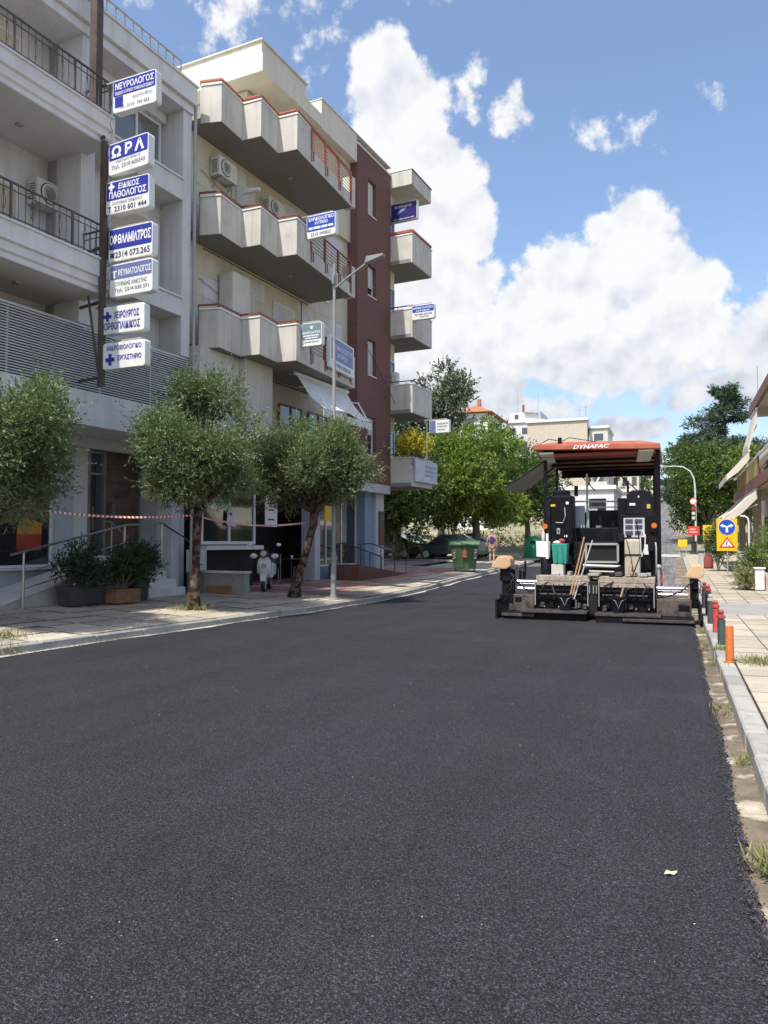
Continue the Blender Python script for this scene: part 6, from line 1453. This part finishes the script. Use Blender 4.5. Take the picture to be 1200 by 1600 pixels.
def skinned(name, joints, edges, mat, parent, sub=2):
    me = bpy.data.meshes.new(name); me.from_pydata([j[:3] for j in joints], edges, []); o = link(name, me, parent)
    md = o.modifiers.new('skin', 'SKIN'); md.use_smooth_shade = True
    for i, j in enumerate(joints):
        r = j[3] if hasattr(j[3], '__len__') else (j[3], j[3]); me.skin_vertices[0].data[i].radius = r
    me.skin_vertices[0].data[0].use_root = True
    s = o.modifiers.new('subsurf', 'SUBSURF'); s.levels = sub; s.render_levels = sub
    me.materials.append(mat); return o
pe = thing('person', 'person in a purple tank top and light shorts seen from behind, walking away', 'person', (-9.15, 40.6, walk_z(-9.15,40.6)), R(8))
skin_m = mk('skin', (.42,.25,.18), .6, var=.06)
J = [(0,0,.96,(.13,.10)),(0,-.01,1.18,(.125,.09)),(0,-.01,1.38,(.15,.09)),(0,0,1.50,.055),(0,.015,1.57,.055),(0,.03,1.66,(.078,.095)),(0,.025,1.74,(.05,.06)),
     (-.17,0,1.42,.055),(-.25,.01,1.17,.043),(-.27,.07,.93,.034),(-.27,.10,.84,.028),(.17,0,1.42,.055),(.25,-.03,1.17,.043),(.27,-.0,.93,.034),(.27,.03,.84,.028),
     (-.09,0,.88,.085),(-.10,.06,.50,.055),(-.11,-.02,.12,.038),(-.11,.12,.04,.035),(.09,0,.88,.085),(.10,-.03,.50,.055),(.11,-.16,.13,.038),(.11,-.04,.04,.035)]
E_ = [(0,1),(1,2),(2,3),(3,4),(4,5),(5,6),(2,7),(7,8),(8,9),(9,10),(2,11),(11,12),(12,13),(13,14),(0,15),(15,16),(16,17),(17,18),(0,19),(19,20),(20,21),(21,22)]
skinned('body', J, E_, skin_m, pe)
for sx, hx in ((-1,-.27),(1,.27)):
    hy = .10 if sx < 0 else .03
    for k, (dx, l) in enumerate(((-.018,.075),(-.006,.085),(.006,.08),(.017,.065))): MB().tube([(hx+dx,hy+.01,.84),(hx+dx,hy+.02,.84-l*.6),(hx+dx,hy+.035,.84-l)], [.009,.008,.006], 5).build('finger', skin_m, pe)
    MB().tube([(hx-sx*.02,hy+.02,.86),(hx-sx*.035,hy+.045,.82)], [.01,.008], 5).build('thumb', skin_m, pe)
skinned('tank_top', [(0,0,.93,(.165,.125)),(0,-.01,1.15,(.15,.112)),(0,-.01,1.34,(.172,.115)),(0,-.005,1.44,(.13,.09))], [(0,1),(1,2),(2,3)], mk('purple_cloth', (.055,.035,.17), .9, var=.1), pe)
skinned('shorts', [(0,0,.97,(.165,.125)),(-.09,0,.86,.118),(-.10,.05,.56,.10),(.09,0,.86,.118),(.10,-.03,.56,.10)], [(0,1),(1,2),(0,3),(3,4)], mk('tan_shorts', (.45,.33,.22), .9), pe)
for x, y in ((-.11,.05),(.11,-.11)): MB().ball((x,y,.05),(.055,.14,.05)).build('shoe', mk('shoe_pale',(.5,.48,.4),.8), pe, smooth='all')
MB().ball((0,.02,1.735),(.092,.108,.075)).build('hair', mk('white_hair',(.62,.60,.55),.9,bump=.6,bs=60), pe, smooth='all')
for x in (-.085,.085): MB().ball((x,.03,1.655),(.012,.02,.03)).build('ear', skin_m, pe)
MB().ball((0,.125,1.65),(.014,.02,.02)).build('nose', skin_m, pe); MB().ball((0,.11,1.605),(.025,.008,.007)).build('mouth', mk('lips',(.35,.15,.12),.6), pe)
for x in (-.032,.032): MB().ball((x,.112,1.672),(.012,.006,.007)).build('eye', coping_m, pe)

scm_ = mk('scooter_white', (.72,.72,.73), .3, metal=.05, var=.04, coat=.5)
so = thing('scooter', 'silver-white motor scooter parked facing us by the shop', 'scooter', (-10.62, 18.72, walk_z(-10.62,18.72)), R(22))
def tyre(c, r, w): return MB().lathe([(r*.62,-w*.4),(r*.9,-w*.5),(r,-w*.25),(r,w*.25),(r*.9,w*.5),(r*.62,w*.4),(r*.62,-w*.4)], c, 20, 'x')
for y, nm in ((0,'front_wheel'),(1.25,'rear_wheel')):
    w = tyre((0,y,.22), .22, .11).build(nm, black_plastic, so, smooth=True); MB().lathe([(0,-.04),(.14,-.045),(.14,.045),(0,.04)], (0,y,.22), 14, 'x').build('rim', scm_, w)
MB().add([(x*s_,y,z) for (y,z,x) in [(-.20,.30,.07),(-.17,.42,.085),(.0,.50,.09),(.19,.40,.075)] for s_ in (-1,1)], [(0,1,3,2),(2,3,5,4),(4,5,7,6)]).build('front_fender', scm_, so, bevel=0)
MB().add([(x*s_,y,z) for (y,z,x) in [(.05,.42,.12),(-.03,.55,.19),(-.05,.72,.185),(-.02,.88,.16),(.02,.97,.10)] for s_ in (-1,1)] + [(x*s_,y+.10,z) for (y,z,x) in [(.05,.42,.12),(-.0,.55,.21),(-.0,.72,.205),(.02,.88,.18),(.02,.97,.10)] for s_ in (-1,1)],
   [(0,1,3,2),(2,3,5,4),(4,5,7,6),(6,7,9,8)] + [(10,12,13,11),(12,14,15,13),(14,16,17,15),(16,18,19,17)] + [(i,i+2,i+12,i+10) for i in (0,2,4,6)] + [(i,i+10,i+12,i+2) for i in (1,3,5,7)] + [(0,10,11,1),(8,9,19,18)]).build('front_shield', scm_, so, smooth='all')
MB().cyl((-.07,0,.22),(-.07,.06,.55), .022).cyl((.07,0,.22),(.07,.06,.55), .022).build('fork', galv, so)
MB().ball((0,-.01,1.06),(.13,.12,.10)).build('headlight_housing', mk('scooter_dark',(.06,.06,.07),.4), so, smooth='all'); MB().lathe([(0,0),(.085,0),(.08,-.03),(0,-.045)], (0,-.12,1.06), 16, 'y').build('headlight', lamp_glass, so, smooth=True)
MB().tube([(-.33,.12,1.02),(-.1,.04,1.0),(.1,.04,1.0),(.33,.12,1.02)], .02, 6).build('handlebar', rail_dark, so)
for sx in (-1,1):
    MB().ball((sx*.29,.02,.99),(.11,.06,.075)).build('hand_guard', scm_, so, smooth='all'); MB().tube([(sx*.22,.08,1.03),(sx*.30,.06,1.2),(sx*.36,.05,1.27)], .008, 5).build('mirror_stem', rail_dark, so)
    MB().ball((sx*.40,.05,1.30),(.07,.02,.045)).build('mirror', scm_, so, smooth='all')
MB().box(-.07,.07,-.068,-.058,.66,.78).build('emblem_plate', galv, so, bevel=.01)
MB().box(-.16,.16,.1,.75,.26,.36).build('floor_board', rail_dark, so, bevel=.02); MB().prism_ax([(.6,.36),(1.5,.45),(1.45,.75),(.75,.80),(.62,.6)], -.17,.17,'x').build('rear_body', scm_, so, bevel=.04); MB().prism_ax([(.62,.80),(1.5,.78),(1.5,.88),(.95,.90),(.62,.86)], -.14,.14,'x').build('seat', black_plastic, so, bevel=.03)

def car(label, loc, rz, col, group='cars parked under the trees'):
    o = thing('parked_car', label, 'car', loc, rz, group); m = mk('car_paint', col, .25, metal=.2, var=.02, coat=.8)
    prof = [(-2.05,.32),(-2.1,.55),(-2.02,.80),(-1.2,.90),(-.55,1.38),(.75,1.44),(1.55,1.05),(2.05,.92),(2.1,.5),(2.02,.30)]
    W = .84; vs = []; fs = []
    for k, w in enumerate((-W, -W*.97, W*.97, W)):
        for x, z in prof:
            tw = 1-.24*max(0, (z-.92)/.5); vs.append((x, w*tw if z > .92 else w, z))
    n = len(prof)
    for r in range(3):
        for i in range(n): fs.append((r*n+i, r*n+(i+1)%n, (r+1)*n+(i+1)%n, (r+1)*n+i))
    fs += [tuple(range(n-1,-1,-1)), tuple(range(3*n,4*n))]
    bd = MB().add(vs, fs).build('body', m, o, smooth=True, bevel=.02)
    for s_ in (-1,1):
        for x0,x1,x2,x3 in ((-1.02,-.5,.05,.05),(.12,.12,.70,1.30)):
            MB().add([(x0,s_*(W+.004)*.99,.93),(x3,s_*(W+.004)*.99,.93),(x2,s_*.775*.85,1.36),(x1,s_*.775*.85,1.36)], [(0,1,2,3)]).build('side_window', glass_dark, o)
        for x in (-1.3,1.28):
            w = tyre((0,0,0), .31, .2); w.v = [(x+y_, s_*(W-.08)+x_, .31+z_) for x_,y_,z_ in w.v]; w = w.build('wheel', black_plastic, o, smooth=True)
            MB().cyl((x,s_*(W+.02),.31),(x,s_*(W-.05),.31), .19, n=14).build('rim', galv, w)
        MB().ball((-2.03,s_*.62,.68),(.06,.14,.07)).build('headlight', lamp_glass, o); MB().ball((2.06,s_*.66,.78),(.05,.12,.08)).build('tail_light', amber, o)
        MB().ball((-.85,s_*.93,.98),(.06,.09,.06)).build('mirror', m, o)
    MB().add([(-1.17,-.66,.925),(-1.17,.66,.925),(-.60,.55,1.365),(-.60,-.55,1.365)], [(0,1,2,3)]).build('windscreen', glass_dark, o); MB().add([(1.50,-.62,1.09),(1.50,.62,1.09),(.82,.55,1.42),(.82,-.55,1.42)], [(0,1,2,3)]).build('rear_window', glass_dark, o)
    return o
def cz(x, y): return (x, y, walk_z(x, y))
car('dark car parked in tree shade right of the brick bay', cz(-15.6,41.8), R(2), (.03,.03,.035))
car('blue-silver car parked behind the green bin', cz(-12.2,45.8), R(4), (.16,.22,.36))
car('silver car further back between the tree trunks', cz(-16.8,47.5), R(0), (.35,.36,.37))
car('dark green car in shade left of the person', cz(-11.9,42.3), R(6), (.035,.05,.045))
gc = thing('recycling_container', 'bright green dome container behind the person', 'container', (-8.3,49.0,walk_z(-8.3,49)), 0)
MB().lathe([(.62,0),(.70,.3),(.70,.85),(.60,1.15),(.35,1.35),(0,1.42)], n=18).build('body', mk('container_green',(.03,.30,.13),.5), gc, smooth=True); MB().box(-.15,.15,-.72,-.6,.95,1.1).build('slot', black_plastic, gc)
gc2 = copy_tree(gc); gc2.location = (-7.0,50.2,walk_z(-7.0,50.2)); gc2['label'] = 'second green dome container next to the paver wing'; gc['group'] = gc2['group'] = 'recycling containers'
# café chairs and table in the dark shop entrance
def cafe_chair(label, t, s, rz):
    o = bthing('cafe_chair', label, 'chair', t, s, .36, 'café chairs in the entrance', rz)
    MB().box(-.2,.2,-.2,.2,.44,.47).build('seat', rail_dark, o, bevel=.01); MB().box(-.2,.2,.18,.21,.55,.88).build('backrest', rail_dark, o, bevel=.01)
    for x in (-.18,.18):
        for y in (-.18,.18): MB().cyl((x,y,0),(x*.95,y*.95,.44 if y < 0 else .88), .012, n=5).build('leg', galv, o)
cafe_chair('dark café chair left of the small table in the shop entrance', -.5, 1.5, .4); cafe_chair('dark café chair right of the small table in the shop entrance', -.4, 2.9, -1.2)
ct = bthing('cafe_table', 'small round dark café table in the shop entrance', 'table', -.3, 2.2, .36); MB().lathe([(0,.70),(.32,.70),(.32,.73),(0,.73)], n=18).build('table_top', rail_dark, ct); MB().cyl((0,0,.02),(0,0,.70), .025).build('column', rail_dark, ct); MB().lathe([(0,0),(.2,0),(.2,.02),(0,.03)], n=14).build('base', rail_dark, ct)
bt = bthing('white_cup', 'white cup on the café table', 'cup', -.25, 2.15, 1.092); MB().lathe([(.03,0),(.04,.1),(.034,.1),(.026,.01),(0,.01)], n=10).build('cup', sign_white, bt)
yl_ = bthing('yellow_sign', 'small yellow sign on the lamp-side tree before the shop glass', 'sign', .1, 3.9, 2.35); MB().box(-.02,.02,-.28,.28,0,.5).build('board', mk('notice_yellow',(.60,.38,.02),.5), yl_); MB().bar((0,0,.25),(-.5,0,.25), .03).build('bracket', galv, yl_)

# hedge, park edge and far buildings
hg = thing('hedge', 'sunlit dry yellow-green hedge seen between the tree trunks', 'hedge', (0,0,0))
cl = [((-30+1.1*i, 58+rnd.uniform(-.4,.4), tz(58)+.9+rnd.uniform(-.2,.2)), (.9,.8,.8)) for i in range(22)]
P, D = sprigs(cl, 16000, 8, .3, up=.3); link('foliage', leaf_mesh('foliage', P, D, .16, .5, hedge_leaf), hg); tb = MB(); limbs(tb, (-18,58,tz(58)), .05, cl[::3], .01); tb.build('stem', bark_grey, hg)
wl_ = thing('park_wall', 'low pale wall in front of the hedge behind the trees', 'wall', (0,0,0)); MB().box(-34,-7.5,56.2,56.5,.4,tz(56)+.75).build('wall', slab_cream, wl_, bevel=.02)
def block(name, label, x0, x1, y0, y1, z0, z1, m, floors, bays, balc=True, roofm=None, awn=None, fh=3.0, group='apartment blocks up the street'):
    """far apartment block, front towards -y, with windows, balconies and roof edge"""
    o = thing(name, label, 'building', (0,0,0), 0, group); MB().box(x0,x1,y0,y1,z0-6,z1).build('wall', m, o)
    MB().box(x0-.2,x1+.2,y0-.25,y1+.2,z1+.002,z1+.35).build('roof', roofm or coping_m, o)
    for f in range(floors):
        zb = z1 - fh*(f+1)
        for b in range(bays):
            a = x0+(x1-x0)*(b+.2)/bays; c = x0+(x1-x0)*(b+.8)/bays
            w = MB().box(a,c,y0-.06,y0-.002,zb+.3,zb+2.3).build('window', alu_white, o); MB().box(a+.1,c-.1,y0-.075,y0-.062,zb+.4,zb+2.2).build('pane', glass_dark, w)
        if balc:
            bl = MB().box(x0+.1,x1-.1,y0-1.3,y0-.002,zb-.1,zb+.08).build('balcony', coping_m, o)
            MB().box(x0+.1,x1-.1,y0-1.32,y0-1.26,zb+.1,zb+.95).build('parapet', awn[f % len(awn)] if awn else m, bl)
        else:
            pass
    # side windows facing the street
    for f in range(floors):
        zb = z1 - fh*(f+1)
        for b in range(2):
            a = y0+(y1-y0)*(b+.25)/2; c = a+1.3
            w = MB().box(x1+.002,x1+.05,a,c,zb+.9,zb+2.2).build('window', alu_white, o); MB().box(x1+.052,x1+.06,a+.1,c-.1,zb+1.0,zb+2.1).build('pane', glass_dark, w)
    return o
fw1 = mk('far_white', (.60,.60,.60), .85, var=.05); fw2 = mk('far_beige', (.50,.44,.35), .85, var=.06, streak=.08); fw3 = mk('far_cream', (.55,.52,.45), .85, var=.05)
blue_aw = mk('blue_awning', (.12,.20,.36), .8); tile_m = mk('red_roof_tiles', (.38,.14,.07), .85, var=.2, vs=2)
white_aw = mk('pale_awning', (.62,.60,.58), .8)
block('apartment_block', 'white apartment block with pale and blue awnings behind the bright tree', -24.4,-18.6,119,131,tz(118),20.3,fw1,6,3,awn=[fw1,white_aw,blue_aw])
pnt = thing('roof_structure', 'white stepped roof house with glazed slope on the white apartment block', 'roof house', (-1.2,0,20.66)); MB().box(-22.8,-18.2,119.5,127,0,1.3).build('wall', fw1, pnt); MB().prism_ax([(-20.5,1.302),(-17.9,1.302),(-17.9,.0),(-18.19,.0),(-18.19,1.0)], 119,126,'y').build('glazed_slope', alu_grey, pnt); MB().box(-22.0,-21.4,119.44,119.5,.3,1.0).build('window', glass_dark, pnt); MB().box(-20.9,-20.6,120,120.4,1.303,2.6).build('chimney', rail_brown, pnt)
block('apartment_block', 'beige blank-walled flat-roofed building behind the paver canopy', -20.6,-11.8,116,118.5,tz(116),19.7,fw2,6,0,balc=False,group='apartment blocks up the street')
block('apartment_block', 'lower cream building with projecting balcony right of the beige one', -11.6,-9.0,117.5,127,tz(117),18.6,fw3,5,1,balc=True)
hr_ = thing('tiled_house', 'house with red tiled roof and dark balcony behind the poplar', 'building', (0,0,0)); MB().box(-29.5,-24.9,108,118,0,20.3).build('wall', fw1, hr_)
MB().add([(-30.3,107.2,20.4),(-24.1,107.2,20.4),(-24.1,118.8,20.4),(-30.3,118.8,20.4),(-27.3,111,22.0),(-27.1,115,22.0)], [(0,1,4),(1,2,5,4),(2,3,5),(3,0,4,5),(3,2,1,0)]).build('roof', tile_m, hr_)
MB().box(-26.9,-26.4,110,110.5,21.2,22.7).build('chimney', tile_m, hr_)
for f in range(4):
    zb = 20.3-3.0*(f+1)
    w = MB().box(-28.6,-26.9,107.94,107.998,zb+.4,zb+2.3).build('window', rail_brown, hr_); MB().box(-28.5,-27.0,107.92,107.938,zb+.5,zb+2.2).build('pane', glass_dark, w)
    bl = MB().box(-24.898,-23.9,109,117,zb-.1,zb+.06).build('balcony', rail_brown, hr_); MB().box(-23.95,-23.9,109,117,zb+.07,zb+1.0).build('railing', rail_dark, bl)
    for y in (110,113.5): w = MB().box(-24.898,-24.85,y,y+1.6,zb+.1,zb+2.3).build('window', rail_dark, hr_)
for k, (x, y, z, h) in enumerate(((-23.0,121,21.95,3.4),(-19.8,121,21.95,2.8),(-13.0,117,20.05,1.6),(-12.1,117,20.05,2.0))):
    o = thing('roof_aerial', ('tall thin aerial on the white roof house','aerial at the right end of the white roof house','short aerial on the beige building','aerial at the right corner of the beige building')[k], 'aerial', (x,y,z), 0, 'roof aerials'); MB().cyl((0,0,0),(0,0,h), .04, n=5).bar((-.5,0,h*.85),(.5,0,h*.85), .03).build('mast', galv, o)
block('apartment_block', 'grey-white low building seen under the paver canopy', -10.5,-4.9,70,80,tz(70),6.3,fw1,2,2,balc=False)
block('apartment_block', 'pale house further up behind the paver posts', -5.9,-4.6,92,99,tz(92),7.4,fw3,2,1,balc=False)
gl = thing('closed_shop', 'pale closed shop shutter seen through the paver cab', 'shop', (0,0,0)); MB().box(-9.6,-6.3,69.85,69.92,tz(70),4.6).build('shutter', shutter_m, gl)
for k, (x, y, h, a, lb) in enumerate(((-6.6,72,7.6,2.4,'double-arm pale street lamp seen through the paver cab'),(-7.9,60,8.6,-1.4,'street lamp rising behind the bright tree'))):
    o = thing('street_lamp', lb, 'street lamp', (x,y,tz(y)), 0); MB().tube([(0,0,0),(0,0,h*.7),(a*.06,0,h*.85),(a*.3,0,h*.96),(a*.7,0,h),(a,0,h)], [.10,.08,.07,.06,.05,.05], 8).build('pole', coping_m, o, smooth=True); MB().box(min(a,a*1.35),max(a,a*1.35),-.1,.1,h-.05,h+.05).build('lamp_head', coping_m, o, bevel=.02)
# the hill: far trees and small houses on both sides of the climbing street
def far_wood(name, label, spots, mat):
    cl = []
    for (x, y, r) in spots:
        z = tz(y)
        for k in range(5): cl.append(((x+rnd.uniform(-.6,.6)*r, y+rnd.uniform(-.6,.6)*r, z+r*(.6+.9*rnd.random())), r*.55))
    P, D = sprigs(cl, 260*len(spots), 6, .6, up=.2)
    o = link(name, leaf_mesh(name, P, D, .75, .6, mat)); return tag(o, label, 'trees', kind='stuff')
g_ = np.random.default_rng(77); sa, sb2 = [], []
for i in range(190):
    y = 130+190*g_.random()**.8; side = g_.random() < .55; x = (-7-70*g_.random()**1.4) if side else (3.5+60*g_.random()**1.3)
    (sa if i % 2 else sb2).append((x, y, 2.2+2.6*g_.random()))
far_wood('hillside_wood', 'far grey-green wood climbing the hill', sa, mid_leaf); far_wood('hillside_dark_wood', 'far darker trees scattered over the hill', sb2, dark_leaf)
G2 = 'small houses on the hill'
for k, (x, y, w, h) in enumerate(((-14,190,9,8),(-9,230,7,7),(-26,170,10,10),(6,150,8,8),(9,200,9,9),(-40,210,12,9),(16,240,10,8),(-8.5,150,5,7))):
    o = thing('hill_house', ('white house halfway up the hill behind the beige block','small pale house high beside the street','broad house low on the hill at left','pale house right of the climbing street','house higher up right of the street','wide far house on the left hill','furthest house right of the hill street','narrow house where the hill street starts')[k], 'building', (x,y,tz(y)), 0, G2)
    MB().box(-w/2,w/2,0,8,-2,h).build('wall', (fw1,fw3,fw2)[k % 3], o); MB().add([(-w/2-.4,-.5,h),(w/2+.4,-.5,h),(w/2+.4,8.5,h),(-w/2-.4,8.5,h),(0,3,h+1.6),(0,5,h+1.6)], [(0,1,4),(1,2,5,4),(2,3,5),(3,0,4,5),(3,2,1,0)]).build('roof', tile_m, o)
    for f in range(2):
        for b in range(3):
            a = -w/2+w*(b+.25)/3; wn = MB().box(a,a+w/6,-.06,-.002,1.2+f*3.1,2.8+f*3.1).build('window', glass_dark, o)
# overhead wires
wv = thing('overhead_wire', 'thin overhead wire crossing the street beyond the paver', 'wire', (0,0,0)); MB().tube([(-9,72,9.5),(-2,71,9.1),(3,70,9.3),(9,69,9.9)], .02, 4).build('wire', rail_dark, wv)
wv = thing('overhead_wire', 'thin wire running from the brick bay into the trees', 'wire', (0,0,0)); a, b = B(0.1,6.5,9.2), B(.2,9.1,7.2); MB().tube([a, b, (-12.5,40,6.2)], .012, 4).build('wire', rail_dark, wv)
